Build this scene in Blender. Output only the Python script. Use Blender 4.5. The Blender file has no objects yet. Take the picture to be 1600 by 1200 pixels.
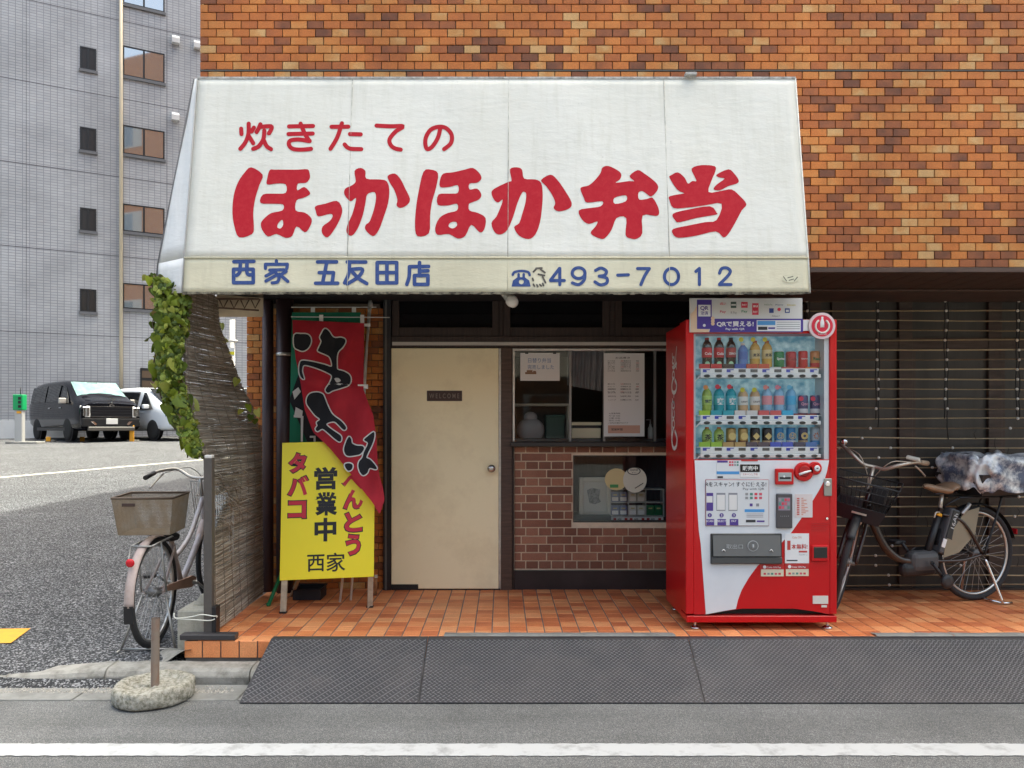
import bpy, bmesh, math, random
from mathutils import Vector, Matrix, Quaternion
R = math.radians
random.seed(7)
SC = bpy.context.scene
COL = SC.collection

# ------------------------------------------------------------------ camera
H = 1.428                     # eye height above the road, metres
FPX, CX, CY = 1200.0, 785.0, 667.0   # focal length and vanishing point measured in the 1600x1200 photograph
cam_d = bpy.data.cameras.new('camera')
cam_d.sensor_width = 36.0
cam_d.lens = FPX / 1600 * 36.0
cam_d.shift_x = (800 - CX) / 1600
cam_d.shift_y = (CY - 600) / 1600
cam_d.clip_end = 500
cam_d.clip_start = 0.05
cam = bpy.data.objects.new('camera', cam_d)
cam.location = (0, 0, H)
cam.rotation_euler = (R(90), 0, 0)
COL.objects.link(cam)
SC.camera = cam

# ------------------------------------------------------------------ light
SUN_EL, SUN_AZ = R(71.5), math.atan2(0.78, 0.62)
TO_SUN = Vector((math.sin(SUN_AZ) * math.cos(SUN_EL), math.cos(SUN_AZ) * math.cos(SUN_EL), math.sin(SUN_EL)))
world = bpy.data.worlds.new('World')
SC.world = world
world.use_nodes = True
wn = world.node_tree.nodes
bg = wn['Background']
sky = wn.new('ShaderNodeTexSky')
sky.sky_type = 'NISHITA'
sky.sun_disc = False
sky.sun_elevation = SUN_EL
sky.sun_rotation = SUN_AZ
sky.air_density = 1.0
sky.dust_density = 9.0
sky.ozone_density = 0.0
world.node_tree.links.new(sky.outputs[0], bg.inputs[0])
bg.inputs[1].default_value = 0.15
sun_d = bpy.data.lights.new('sun', 'SUN')
sun_d.energy = 2.0
sun_d.angle = R(0.53)
sun_d.color = (1.0, 0.95, 0.87)
sun = bpy.data.objects.new('sun', sun_d)
sun.rotation_euler = TO_SUN.to_track_quat('Z', 'Y').to_euler()
sun.location = (20, 20, 40)
COL.objects.link(sun)
SC.view_settings.view_transform = 'Standard'
SC.view_settings.look = 'None'
SC.view_settings.exposure = 1.82
SC.view_settings.gamma = 1.0
SC.view_settings.use_curve_mapping = False
SC.view_settings.use_white_balance = True          # camera balanced for open shade
SC.view_settings.white_balance_temperature = 6560
SC.view_settings.white_balance_tint = 0
SC.cycles.use_denoising = True
SC.cycles.max_bounces = 8
SC.cycles.diffuse_bounces = 4
SC.cycles.glossy_bounces = 4
SC.cycles.transmission_bounces = 8
SC.cycles.transparent_max_bounces = 12
SC.cycles.caustics_reflective = False
SC.cycles.caustics_refractive = False
SC.cycles.sample_clamp_indirect = 6.0

def at(x, y, Y):
    """world point of a photograph pixel at a known depth Y"""
    return Vector(((x - CX) * Y / FPX, Y, H - (y - CY) * Y / FPX))
def ax(x, Y): return (x - CX) * Y / FPX
def az(y, Y): return H - (y - CY) * Y / FPX

# ------------------------------------------------------------------ mesh helpers
class MB:
    def __init__(s): s.v = []; s.f = []; s.sm = []
    def add(s, vs, fs, smooth=False):
        o = len(s.v)
        s.v += [tuple(p) for p in vs]
        s.f += [tuple(i + o for i in f) for f in fs]
        s.sm += [smooth] * len(fs)
        return s
    def box(s, x0, x1, y0, y1, z0, z1, M=None):
        vs = [Vector(p) for p in ((x0,y0,z0),(x1,y0,z0),(x1,y1,z0),(x0,y1,z0),(x0,y0,z1),(x1,y0,z1),(x1,y1,z1),(x0,y1,z1))]
        if M is not None: vs = [M @ p for p in vs]
        return s.add(vs, [(0,3,2,1),(4,5,6,7),(0,1,5,4),(1,2,6,5),(2,3,7,6),(3,0,4,7)])
    def cbox(s, c, d, M=None):
        return s.box(c[0]-d[0]/2, c[0]+d[0]/2, c[1]-d[1]/2, c[1]+d[1]/2, c[2]-d[2]/2, c[2]+d[2]/2, M)
    def poly(s, pts, smooth=False): return s.add(pts, [tuple(range(len(pts)))], smooth)
    def prism(s, pts, d, smooth=False):
        """polygon (3D points) swept along vector d, closed"""
        n = len(pts); d = Vector(d)
        vs = [Vector(p) for p in pts] + [Vector(p) + d for p in pts]
        fs = [tuple(range(n - 1, -1, -1)), tuple(range(n, 2 * n))]
        o = len(s.f)
        s.add(vs, fs + [(i, (i + 1) % n, n + (i + 1) % n, n + i) for i in range(n)])
        if smooth:
            for k in range(o + 2, len(s.f)): s.sm[k] = True
        return s
    def tube(s, path, r, n=8, caps=True, closed=False):
        P = [Vector(p) for p in path]; m = len(P)
        rs = r if isinstance(r, (list, tuple)) else [r] * m
        T = []
        for i in range(m):
            if closed: t = P[(i + 1) % m] - P[i - 1]
            else: t = P[min(i + 1, m - 1)] - P[max(i - 1, 0)]
            T.append(t.normalized() if t.length > 1e-9 else Vector((0, 0, 1)))
        u = T[0].orthogonal().normalized()
        vs = []
        for i in range(m):
            u = (u - T[i] * u.dot(T[i]))
            u = u.normalized() if u.length > 1e-6 else T[i].orthogonal().normalized()
            w = T[i].cross(u)
            for k in range(n):
                a = 2 * math.pi * k / n
                vs.append(P[i] + (u * math.cos(a) + w * math.sin(a)) * rs[i])
        fs = []
        for i in range(m if closed else m - 1):
            a, b = i * n, ((i + 1) % m) * n
            for k in range(n):
                fs.append((a + k, a + (k + 1) % n, b + (k + 1) % n, b + k))
        o = len(s.f)
        s.add(vs, fs, True)
        if caps and not closed:
            base = len(s.v) - len(vs)
            s.f += [tuple(base + k for k in range(n - 1, -1, -1)), tuple(base + (m - 1) * n + k for k in range(n))]
            s.sm += [False, False]
        return s
    def lathe(s, prof, n=16, M=None, smooth=True):
        """profile [(r,z)] round local z"""
        vs = []
        for r_, z in prof:
            for k in range(n):
                a = 2 * math.pi * k / n
                p = Vector((r_ * math.cos(a), r_ * math.sin(a), z))
                vs.append(M @ p if M is not None else p)
        fs = [(i*n+k, i*n+(k+1)%n, (i+1)*n+(k+1)%n, (i+1)*n+k) for i in range(len(prof)-1) for k in range(n)]
        s.add(vs, fs, smooth)
        base = len(s.v) - len(vs)
        s.f += [tuple(base + k for k in range(n-1, -1, -1)), tuple(base + (len(prof)-1)*n + k for k in range(n))]
        s.sm += [False, False]
        return s
    def ball(s, c, r, n=10, m=6, sc=(1,1,1)):
        prof = [(max(1e-4, math.sin(math.pi*i/m))*r, -math.cos(math.pi*i/m)*r) for i in range(m+1)]
        return s.lathe(prof, n, Matrix.Translation(c) @ Matrix.Diagonal((*sc, 1)))
    def grid(s, fn, nu, nv, smooth=True, thick=None):
        vs = [fn(i/nu, j/nv) for j in range(nv+1) for i in range(nu+1)]
        fs = [(j*(nu+1)+i, j*(nu+1)+i+1, (j+1)*(nu+1)+i+1, (j+1)*(nu+1)+i) for j in range(nv) for i in range(nu)]
        return s.add(vs, fs, smooth)
    def xf(s, M):
        if M is not None: s.v = [tuple(M @ Vector(p)) for p in s.v]
        return s
    def mesh(s, name, mat=None, bevel=0.0, seg=1):
        me = bpy.data.meshes.new(name)
        me.from_pydata(s.v, [], s.f)
        me.polygons.foreach_set('use_smooth', s.sm)
        if bevel > 0:
            bm = bmesh.new(); bm.from_mesh(me)
            es = [e for e in bm.edges if len(e.link_faces) == 2 and e.calc_face_angle(0) > R(35)]
            bmesh.ops.bevel(bm, geom=es, offset=bevel, segments=seg, affect='EDGES', profile=0.5, clamp_overlap=True)
            bm.to_mesh(me); bm.free()
        me.update()
        if mat: me.materials.append(mat)
        return me
    def build(s, name, mat, parent=None, bevel=0.0, seg=1, solid=0.0):
        return link(name, s.mesh(name, mat, bevel, seg), parent, solid)

ROOTLOC = {}
def link(name, data, parent=None, solid=0.0):
    o = bpy.data.objects.new(name, data)
    COL.objects.link(o)
    if parent is not None:
        o.parent = parent
        l = ROOTLOC.get(rootof(parent).name)
        o.matrix_parent_inverse = Matrix.Translation(-l) if (l is not None and parent.parent is None) else Matrix()
    if solid:
        md = o.modifiers.new('thickness', 'SOLIDIFY'); md.thickness = solid; md.offset = 0
    return o
def rootof(o):
    while o.parent is not None: o = o.parent
    return o
def tag(o, label, cat, group=None, kind=None):
    if label: o['label'] = label
    if cat: o['category'] = cat
    if group: o['group'] = group
    if kind: o['kind'] = kind
    return o
def thing(name, label, cat, loc=(0,0,0), group=None, kind=None):
    o = bpy.data.objects.new(name, None)
    COL.objects.link(o)
    o.empty_display_size = 0.1
    o.location = loc
    ROOTLOC[o.name] = Vector(loc)
    return tag(o, label, cat, group, kind)
def struct(name, mb, mat, bevel=0.0):
    o = mb.build(name, mat, None, bevel) if isinstance(mb, MB) else link(name, mb)
    o['kind'] = 'structure'
    return o
def copy_tree(o, parent=None):
    c = o.copy(); COL.objects.link(c)
    if parent is not None: c.parent = parent
    for ch in list(o.children): copy_tree(ch, c)
    return c

# ------------------------------------------------------------------ materials
MATS = {}
def mat(name, col=(.5,.5,.5), rough=.6, metal=0.0, var=0.0, vscale=6.0, bump=0.0, bscale=60.0, spec=.5, coat=0.0,
        trans=0.0, ior=1.45, alpha=1.0, emit=0.0, col2=None, v2scale=None, detail=6.0, stretch=(1,1,1), sub=0.0, rvar=0.0):
    if name in MATS: return MATS[name]
    m = bpy.data.materials.new(name); m.use_nodes = True
    N = m.node_tree.nodes; L = m.node_tree.links; b = N['Principled BSDF']
    b.inputs['Base Color'].default_value = (*col, 1)
    b.inputs['Roughness'].default_value = rough
    b.inputs['Metallic'].default_value = metal
    b.inputs['Specular IOR Level'].default_value = spec
    b.inputs['Coat Weight'].default_value = coat
    b.inputs['Coat Roughness'].default_value = .06
    b.inputs['Transmission Weight'].default_value = trans
    b.inputs['IOR'].default_value = ior
    b.inputs['Alpha'].default_value = alpha
    b.inputs['Subsurface Weight'].default_value = sub
    if emit: b.inputs['Emission Color'].default_value = (*col, 1); b.inputs['Emission Strength'].default_value = emit
    if var or bump or col2 or rvar:
        tc = N.new('ShaderNodeTexCoord'); mp = N.new('ShaderNodeMapping')
        mp.inputs['Scale'].default_value = stretch
        L.new(tc.outputs['Object'], mp.inputs['Vector'])
    if var or col2:
        nz = N.new('ShaderNodeTexNoise'); nz.inputs['Scale'].default_value = vscale; nz.inputs['Detail'].default_value = detail
        nz.inputs['Roughness'].default_value = .65
        L.new(mp.outputs[0], nz.inputs['Vector'])
        rp = N.new('ShaderNodeValToRGB')
        c2 = col2 if col2 else tuple(max(0, c * (1 - var)) for c in col)
        c1 = col if col2 else tuple(min(1, c * (1 + var)) for c in col)
        rp.color_ramp.elements[0].position = .33; rp.color_ramp.elements[1].position = .67
        rp.color_ramp.elements[0].color = (*c2, 1); rp.color_ramp.elements[1].color = (*c1, 1)
        L.new(nz.outputs['Fac'], rp.inputs['Fac']); L.new(rp.outputs['Color'], b.inputs['Base Color'])
        if rvar:
            mr = N.new('ShaderNodeMapRange')
            mr.inputs['To Min'].default_value = max(.03, rough - rvar); mr.inputs['To Max'].default_value = min(1, rough + rvar)
            L.new(nz.outputs['Fac'], mr.inputs['Value']); L.new(mr.outputs[0], b.inputs['Roughness'])
    if bump:
        n2 = N.new('ShaderNodeTexNoise'); n2.inputs['Scale'].default_value = bscale; n2.inputs['Detail'].default_value = 5
        L.new(mp.outputs[0], n2.inputs['Vector'])
        bp = N.new('ShaderNodeBump'); bp.inputs['Strength'].default_value = bump; bp.inputs['Distance'].default_value = .01
        L.new(n2.outputs['Fac'], bp.inputs['Height']); L.new(bp.outputs[0], b.inputs['Normal'])
    MATS[name] = m
    return m

def tile_mat(name, stops, source='object', rough=.45, vary=.35, bump=.12, speck=0.0, vscale=9.0, weather=.28):
    """fired tile: colour drawn per piece, flamed inside each piece"""
    if name in MATS: return MATS[name]
    m = bpy.data.materials.new(name); m.use_nodes = True
    N = m.node_tree.nodes; L = m.node_tree.links; b = N['Principled BSDF']
    tc = N.new('ShaderNodeTexCoord')
    if source == 'object':
        oi = N.new('ShaderNodeObjectInfo'); rnd = oi.outputs['Random']
    else:
        ge = N.new('ShaderNodeNewGeometry'); rnd = ge.outputs['Random Per Island']
    off = N.new('ShaderNodeVectorMath'); off.operation = 'SCALE'
    cmb = N.new('ShaderNodeCombineXYZ')
    for i in range(3): L.new(rnd, cmb.inputs[i])
    L.new(cmb.outputs[0], off.inputs[0]); off.inputs['Scale'].default_value = 137.0
    ad = N.new('ShaderNodeVectorMath'); ad.operation = 'ADD'
    L.new(tc.outputs['Object'], ad.inputs[0]); L.new(off.outputs[0], ad.inputs[1])
    nz = N.new('ShaderNodeTexNoise'); nz.inputs['Scale'].default_value = vscale; nz.inputs['Detail'].default_value = 4
    L.new(ad.outputs[0], nz.inputs['Vector'])
    mu = N.new('ShaderNodeMath'); mu.operation = 'MULTIPLY_ADD'
    L.new(nz.outputs['Fac'], mu.inputs[0]); mu.inputs[1].default_value = vary; mu.inputs[2].default_value = -vary / 2
    su = N.new('ShaderNodeMath'); su.operation = 'ADD'; su.use_clamp = True
    L.new(rnd, su.inputs[0]); L.new(mu.outputs[0], su.inputs[1])
    rp = N.new('ShaderNodeValToRGB')
    els = rp.color_ramp.elements
    while len(els) < len(stops): els.new(.5)
    for e, (p, c) in zip(els, stops): e.position = p; e.color = (*c, 1)
    L.new(su.outputs[0], rp.inputs['Fac'])
    b.inputs['Specular IOR Level'].default_value = .3
    # fine soot and grain
    n3 = N.new('ShaderNodeTexNoise'); n3.inputs['Scale'].default_value = 160; n3.inputs['Detail'].default_value = 5
    L.new(ad.outputs[0], n3.inputs['Vector'])
    mr = N.new('ShaderNodeMapRange'); mr.inputs['From Min'].default_value = .3; mr.inputs['From Max'].default_value = .7
    mr.inputs['To Min'].default_value = .82; mr.inputs['To Max'].default_value = 1.1
    L.new(n3.outputs['Fac'], mr.inputs['Value'])
    # weather: large stains and rain streaks that run over many pieces
    g2 = N.new('ShaderNodeNewGeometry'); mpw = N.new('ShaderNodeMapping'); mpw.inputs['Scale'].default_value = (1.6, 1.6, .55)
    L.new(g2.outputs['Position'], mpw.inputs['Vector'])
    nw = N.new('ShaderNodeTexNoise'); nw.inputs['Scale'].default_value = 1.5; nw.inputs['Detail'].default_value = 9; nw.inputs['Roughness'].default_value = .62
    L.new(mpw.outputs[0], nw.inputs['Vector'])
    mw = N.new('ShaderNodeMapRange'); mw.inputs['From Min'].default_value = .32; mw.inputs['From Max'].default_value = .66; mw.inputs['To Min'].default_value = 1-weather; mw.inputs['To Max'].default_value = 1+weather*.35
    L.new(nw.outputs['Fac'], mw.inputs['Value'])
    mm = N.new('ShaderNodeMath'); mm.operation = 'MULTIPLY'; L.new(mr.outputs[0], mm.inputs[0]); L.new(mw.outputs[0], mm.inputs[1])
    mx = N.new('ShaderNodeVectorMath'); mx.operation = 'SCALE'
    L.new(rp.outputs['Color'], mx.inputs[0]); L.new(mm.outputs[0], mx.inputs['Scale'])
    L.new(mx.outputs[0], b.inputs['Base Color'])
    b.inputs['Roughness'].default_value = rough
    bp = N.new('ShaderNodeBump'); bp.inputs['Strength'].default_value = bump; bp.inputs['Distance'].default_value = .004
    L.new(n3.outputs['Fac'], bp.inputs['Height']); L.new(bp.outputs[0], b.inputs['Normal'])
    MATS[name] = m
    return m

def asphalt_mat(name, dark, mid, light, scale=260, patch=.25, rough=.9, tint=None):
    m = bpy.data.materials.new(name); m.use_nodes = True
    N = m.node_tree.nodes; L = m.node_tree.links; b = N['Principled BSDF']
    tc = N.new('ShaderNodeTexCoord')
    vo = N.new('ShaderNodeTexVoronoi'); vo.inputs['Scale'].default_value = scale
    L.new(tc.outputs['Object'], vo.inputs['Vector'])
    sp = N.new('ShaderNodeSeparateColor'); L.new(vo.outputs['Color'], sp.inputs[0])
    rp = N.new('ShaderNodeValToRGB'); e = rp.color_ramp.elements
    e[0].position = .1; e[0].color = (*dark, 1); e[1].position = 1; e[1].color = (*light, 1)
    k = e.new(.62); k.color = (*mid, 1)
    L.new(sp.outputs[0], rp.inputs['Fac'])
    n1 = N.new('ShaderNodeTexNoise'); n1.inputs['Scale'].default_value = 1.4; n1.inputs['Detail'].default_value = 8; n1.inputs['Roughness'].default_value = .6
    L.new(tc.outputs['Object'], n1.inputs['Vector'])
    mr = N.new('ShaderNodeMapRange'); mr.inputs['From Min'].default_value = .3; mr.inputs['From Max'].default_value = .7
    mr.inputs['To Min'].default_value = 1 - patch; mr.inputs['To Max'].default_value = 1 + patch
    L.new(n1.outputs['Fac'], mr.inputs['Value'])
    mps = N.new('ShaderNodeMapping'); mps.inputs['Scale'].default_value = (.25, 4.0, 1)
    L.new(tc.outputs['Object'], mps.inputs['Vector'])
    n2 = N.new('ShaderNodeTexNoise'); n2.inputs['Scale'].default_value = 1.3; n2.inputs['Detail'].default_value = 8; n2.inputs['Roughness'].default_value = .65
    L.new(mps.outputs[0], n2.inputs['Vector'])
    m2 = N.new('ShaderNodeMapRange'); m2.inputs['From Min'].default_value = .3; m2.inputs['From Max'].default_value = .7; m2.inputs['To Min'].default_value = 1-patch*.7; m2.inputs['To Max'].default_value = 1+patch*.7
    L.new(n2.outputs['Fac'], m2.inputs['Value'])
    mm = N.new('ShaderNodeMath'); mm.operation = 'MULTIPLY'; L.new(mr.outputs[0], mm.inputs[0]); L.new(m2.outputs[0], mm.inputs[1])
    # hairline cracks
    vc = N.new('ShaderNodeTexVoronoi'); vc.feature = 'DISTANCE_TO_EDGE'; vc.inputs['Scale'].default_value = .55
    nd = N.new('ShaderNodeTexNoise'); nd.inputs['Scale'].default_value = 6; nd.inputs['Detail'].default_value = 6
    L.new(tc.outputs['Object'], nd.inputs['Vector'])
    av = N.new('ShaderNodeVectorMath'); av.operation = 'MULTIPLY_ADD'; av.inputs[1].default_value = (.22,.22,0)
    L.new(nd.outputs['Color'], av.inputs[0]); L.new(tc.outputs['Object'], av.inputs[2]); L.new(av.outputs[0], vc.inputs['Vector'])
    mc = N.new('ShaderNodeMapRange'); mc.inputs['From Min'].default_value = .0; mc.inputs['From Max'].default_value = .0035; mc.inputs['To Min'].default_value = .86; mc.inputs['To Max'].default_value = 1
    L.new(vc.outputs['Distance'], mc.inputs['Value'])
    m3 = N.new('ShaderNodeMath'); m3.operation = 'MULTIPLY'; L.new(mm.outputs[0], m3.inputs[0]); L.new(mc.outputs[0], m3.inputs[1])
    mx = N.new('ShaderNodeVectorMath'); mx.operation = 'SCALE'
    L.new(rp.outputs['Color'], mx.inputs[0]); L.new(m3.outputs[0], mx.inputs['Scale'])
    L.new(mx.outputs[0], b.inputs['Base Color'])
    b.inputs['Roughness'].default_value = rough
    bp = N.new('ShaderNodeBump'); bp.inputs['Strength'].default_value = .5; bp.inputs['Distance'].default_value = .004
    L.new(vo.outputs['Distance'], bp.inputs['Height']); L.new(bp.outputs[0], b.inputs['Normal'])
    MATS[name] = m
    return m

def worn_mat(name, col, dirt, amount=.5, scale=5, rough=.5, stretch=(1,1,1), bump=.05, fine=80, spec=.5, lo=.45, hi=.8):
    """paint or plastic with a mottled layer of grime"""
    m = bpy.data.materials.new(name); m.use_nodes = True
    N = m.node_tree.nodes; L = m.node_tree.links; b = N['Principled BSDF']
    tc = N.new('ShaderNodeTexCoord'); mp = N.new('ShaderNodeMapping'); mp.inputs['Scale'].default_value = stretch
    L.new(tc.outputs['Object'], mp.inputs['Vector'])
    n1 = N.new('ShaderNodeTexNoise'); n1.inputs['Scale'].default_value = scale; n1.inputs['Detail'].default_value = 9; n1.inputs['Roughness'].default_value = .7
    L.new(mp.outputs[0], n1.inputs['Vector'])
    n2 = N.new('ShaderNodeTexNoise'); n2.inputs['Scale'].default_value = fine; n2.inputs['Detail'].default_value = 4
    L.new(mp.outputs[0], n2.inputs['Vector'])
    mr = N.new('ShaderNodeMapRange'); mr.inputs['From Min'].default_value = lo; mr.inputs['From Max'].default_value = hi
    mr.inputs['To Max'].default_value = amount
    L.new(n1.outputs['Fac'], mr.inputs['Value'])
    mi = N.new('ShaderNodeMix'); mi.data_type = 'RGBA'
    mi.inputs['A'].default_value = (*col, 1); mi.inputs['B'].default_value = (*dirt, 1)
    L.new(mr.outputs[0], mi.inputs['Factor']); L.new(mi.outputs['Result'], b.inputs['Base Color'])
    b.inputs['Roughness'].default_value = rough; b.inputs['Specular IOR Level'].default_value = spec
    bp = N.new('ShaderNodeBump'); bp.inputs['Strength'].default_value = bump; bp.inputs['Distance'].default_value = .005
    L.new(n2.outputs['Fac'], bp.inputs['Height']); L.new(bp.outputs[0], b.inputs['Normal'])
    MATS[name] = m
    return m

def glass_mat(name, tint=(1,1,1), refl=1.0, rough=.02):
    """thin pane: clear with a Fresnel reflection"""
    if name in MATS: return MATS[name]
    m = bpy.data.materials.new(name); m.use_nodes = True
    N = m.node_tree.nodes; L = m.node_tree.links
    N.remove(N['Principled BSDF'])
    t = N.new('ShaderNodeBsdfTransparent'); t.inputs[0].default_value = (*tint, 1)
    g = N.new('ShaderNodeBsdfGlossy'); g.inputs['Roughness'].default_value = rough
    f = N.new('ShaderNodeFresnel'); f.inputs['IOR'].default_value = 1.5
    mu = N.new('ShaderNodeMath'); mu.operation = 'MULTIPLY'; mu.inputs[1].default_value = refl; mu.use_clamp = True
    mx = N.new('ShaderNodeMixShader')
    L.new(f.outputs[0], mu.inputs[0]); L.new(mu.outputs[0], mx.inputs[0])
    L.new(t.outputs[0], mx.inputs[1]); L.new(g.outputs[0], mx.inputs[2])
    L.new(mx.outputs[0], N['Material Output'].inputs[0])
    MATS[name] = m
    return m

# ------------------------------------------------------------------ lettering
def spline_mesh(name, loops, to3d, sub=0):
    """filled outline(s): loops of 2D points (even-odd holes) mapped to 3D by to3d"""
    cu = bpy.data.curves.new(name, 'CURVE'); cu.dimensions = '2D'; cu.fill_mode = 'BOTH'
    for lp in loops:
        sp = cu.splines.new('POLY'); sp.points.add(len(lp) - 1); sp.use_cyclic_u = True
        for p, q in zip(sp.points, lp): p.co = (q[0], q[1], 0, 1)
    ob = bpy.data.objects.new(name, cu); COL.objects.link(ob)
    dg = bpy.context.evaluated_depsgraph_get()
    me = bpy.data.meshes.new_from_object(ob.evaluated_get(dg))
    COL.objects.unlink(ob); bpy.data.objects.remove(ob); bpy.data.curves.remove(cu)
    if sub:
        bm = bmesh.new(); bm.from_mesh(me)
        for _ in range(4):
            es = [e for e in bm.edges if e.calc_length() > sub]
            if not es: break
            bmesh.ops.subdivide_edges(bm, edges=es, cuts=1)
            bmesh.ops.triangulate(bm, faces=[f for f in bm.faces if len(f.verts) > 3])
        bm.to_mesh(me); bm.free()
    for v in me.vertices: v.co = to3d(v.co.x, v.co.y)
    me.materials.clear()
    return me
def smooth_loop(pts, k=4):
    n = len(pts); out = []
    for i in range(n):
        p0, p1, p2, p3 = pts[i-1], pts[i], pts[(i+1) % n], pts[(i+2) % n]
        for j in range(k):
            t = j / k
            out.append(tuple(.5*(2*p1[c] + (-p0[c]+p2[c])*t + (2*p0[c]-5*p1[c]+4*p2[c]-p3[c])*t*t + (-p0[c]+3*p1[c]-3*p2[c]+p3[c])*t**3) for c in (0, 1)))
    return out
def smooth_line(pts, k=5):
    if len(pts) < 3: return list(pts)
    out = []
    n = len(pts)
    for i in range(n - 1):
        p0, p1, p2, p3 = pts[max(i-1, 0)], pts[i], pts[i+1], pts[min(i+2, n-1)]
        for j in range(k):
            t = j / k
            out.append(tuple(.5*(2*p1[c] + (-p0[c]+p2[c])*t + (2*p0[c]-5*p1[c]+4*p2[c]-p3[c])*t*t + (-p0[c]+3*p1[c]-3*p2[c]+p3[c])*t**3) for c in range(len(p1))))
    out.append(tuple(pts[-1]))
    return out
def stroke_loop(pts, w, smooth=True, w2=None):
    """outline of a brush stroke with round ends"""
    P = smooth_line(pts) if smooth and len(pts) > 2 else list(pts)
    P = [Vector(p[:2]) for p in P]; n = len(P); L_, R_ = [], []
    for i in range(n):
        d = (P[min(i+1, n-1)] - P[max(i-1, 0)])
        d = d.normalized() if d.length > 1e-9 else Vector((1, 0))
        q = Vector((-d.y, d.x)); hw = (w + ((w2 - w) * i / (n-1) if w2 is not None else 0)) / 2
        L_.append(P[i] + q*hw); R_.append(P[i] - q*hw)
    def cap(c, d, hw):
        a0 = math.atan2(d.y, d.x) + math.pi/2
        return [c + Vector((math.cos(a0 - math.pi*k/6), math.sin(a0 - math.pi*k/6)))*hw for k in range(1, 6)]
    hwe = (w2 if w2 is not None else w)/2
    e = cap(P[-1], (P[-1]-P[-2]), hwe)
    s_ = cap(P[0], (P[0]-P[1]), w/2)
    return [tuple(p) for p in L_ + e + R_[::-1] + s_]
def strokes_mesh(name, strokes, w, to3d_h, step=.00012, smooth=True):
    """each stroke a flat piece, each a hair above the last; to3d_h(x,y,h)"""
    mb = MB()
    for i, st in enumerate(strokes):
        lp = stroke_loop(st, w, smooth)
        n = (len(lp)-10)//2
        h = step * i
        pts = [to3d_h(p[0], p[1], h) for p in lp]
        # strip triangulation along the stroke, plus caps
        Lx = list(range(n)); e = list(range(n, n+5)); Rx = list(range(n+5, 2*n+5)); s_ = list(range(2*n+5, 2*n+10))
        Rr = Rx[::-1]
        fs = [(Lx[k], Rr[k], Rr[k+1], Lx[k+1]) for k in range(n-1)]
        fs.append(tuple([Lx[-1]] + e + [Rx[0]]))
        fs.append(tuple([Rr[0]] + s_ + [Lx[0]]))
        mb.add(pts, fs)
    return mb.mesh(name)
_TC = {}
def text_mesh(body, bold=0.0, align='CENTER', line=1.0, shear=0.0):
    key = (body, bold, align, line, shear)
    if key in _TC: return _TC[key]
    cu = bpy.data.curves.new('text', 'FONT'); cu.body = body; cu.size = 1.0; cu.offset = bold
    cu.align_x = align; cu.fill_mode = 'FRONT'; cu.resolution_u = 3; cu.space_line = line; cu.shear = shear
    ob = bpy.data.objects.new('text', cu); COL.objects.link(ob)
    dg = bpy.context.evaluated_depsgraph_get()
    me = bpy.data.meshes.new_from_object(ob.evaluated_get(dg))
    COL.objects.unlink(ob); bpy.data.objects.remove(ob); bpy.data.curves.remove(cu)
    vs = [(v.co.x, v.co.y) for v in me.vertices]; fs = [tuple(p.vertices) for p in me.polygons]
    bpy.data.meshes.remove(me)
    x0 = min(v[0] for v in vs); x1 = max(v[0] for v in vs); y0 = min(v[1] for v in vs); y1 = max(v[1] for v in vs)
    _TC[key] = (vs, fs, x0, x1, y0, y1)
    return _TC[key]
def put_text(parent, body, m, o, ux, uy, w=None, h=None, bold=0.0, name='lettering', align='CENTER', line=1.0, shear=0.0, ref=None):
    """text fitted into a w x h rectangle centred at o on the plane spanned by unit vectors ux (reading direction) and uy (up)"""
    vs, fs, x0, x1, y0, y1 = text_mesh(body, bold, align, line, shear)
    if ref: _, _, x0, x1, y0, y1 = text_mesh(*ref)
    sx = w / (x1 - x0) if w else None; sy = h / (y1 - y0) if h else None
    sx = sx or sy; sy = sy or sx
    o = Vector(o); ux = Vector(ux); uy = Vector(uy)
    cx, cy = (x0 + x1)/2, (y0 + y1)/2
    me = bpy.data.meshes.new(name)
    me.from_pydata([o + ux*((x-cx)*sx) + uy*((y-cy)*sy) for x, y in vs], [], fs)
    me.update(); me.materials.append(m)
    return link(name, me, parent)
# ================================================================== SETTING
M_ROAD = asphalt_mat('road_asphalt', (.105,.107,.106), (.15,.152,.15), (.30,.30,.29), 300, .22)
M_SIDE = asphalt_mat('side_asphalt', (.013,.014,.016), (.040,.042,.046), (.34,.34,.35), 115, .18)
M_CONC = worn_mat('kerb_concrete', (.34,.33,.30), (.13,.125,.105), .85, 11, .9, bump=.5, fine=90, lo=.42, hi=.68)
M_CONC2 = worn_mat('gutter_concrete', (.27,.27,.255), (.14,.14,.13), .8, 6, .9, bump=.4, fine=120, lo=.42, hi=.68)
M_STONE = worn_mat('mossy_concrete', (.44,.42,.36), (.11,.105,.062), .9, 48, .95, bump=1.0, fine=60, lo=.42, hi=.64)
M_WHITEPAINT = worn_mat('road_paint_white', (.53,.54,.54), (.24,.24,.24), .8, 9, .75, bump=.2, fine=150, lo=.5, hi=.72)
M_YELLOWPAINT = worn_mat('road_paint_yellow', (.82,.40,.04), (.35,.22,.08), .6, 16, .8, bump=.2, fine=150)
M_MORTAR = worn_mat('tile_grout', (.15,.115,.085), (.08,.065,.05), .7, 20, .95)
M_MORTAR2 = worn_mat('brick_mortar', (.72,.60,.45), (.45,.36,.27), .6, 20, .95)
M_GROUTG = worn_mat('porch_grout', (.15,.135,.12), (.3,.28,.25), .8, 6, .95)
BRICKS = [(0,(.19,.072,.036)),(.12,(.31,.105,.042)),(.30,(.46,.142,.040)),(.55,(.57,.185,.044)),(.80,(.62,.232,.058)),(.93,(.60,.290,.095)),(1.0,(.64,.38,.16))]
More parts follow.
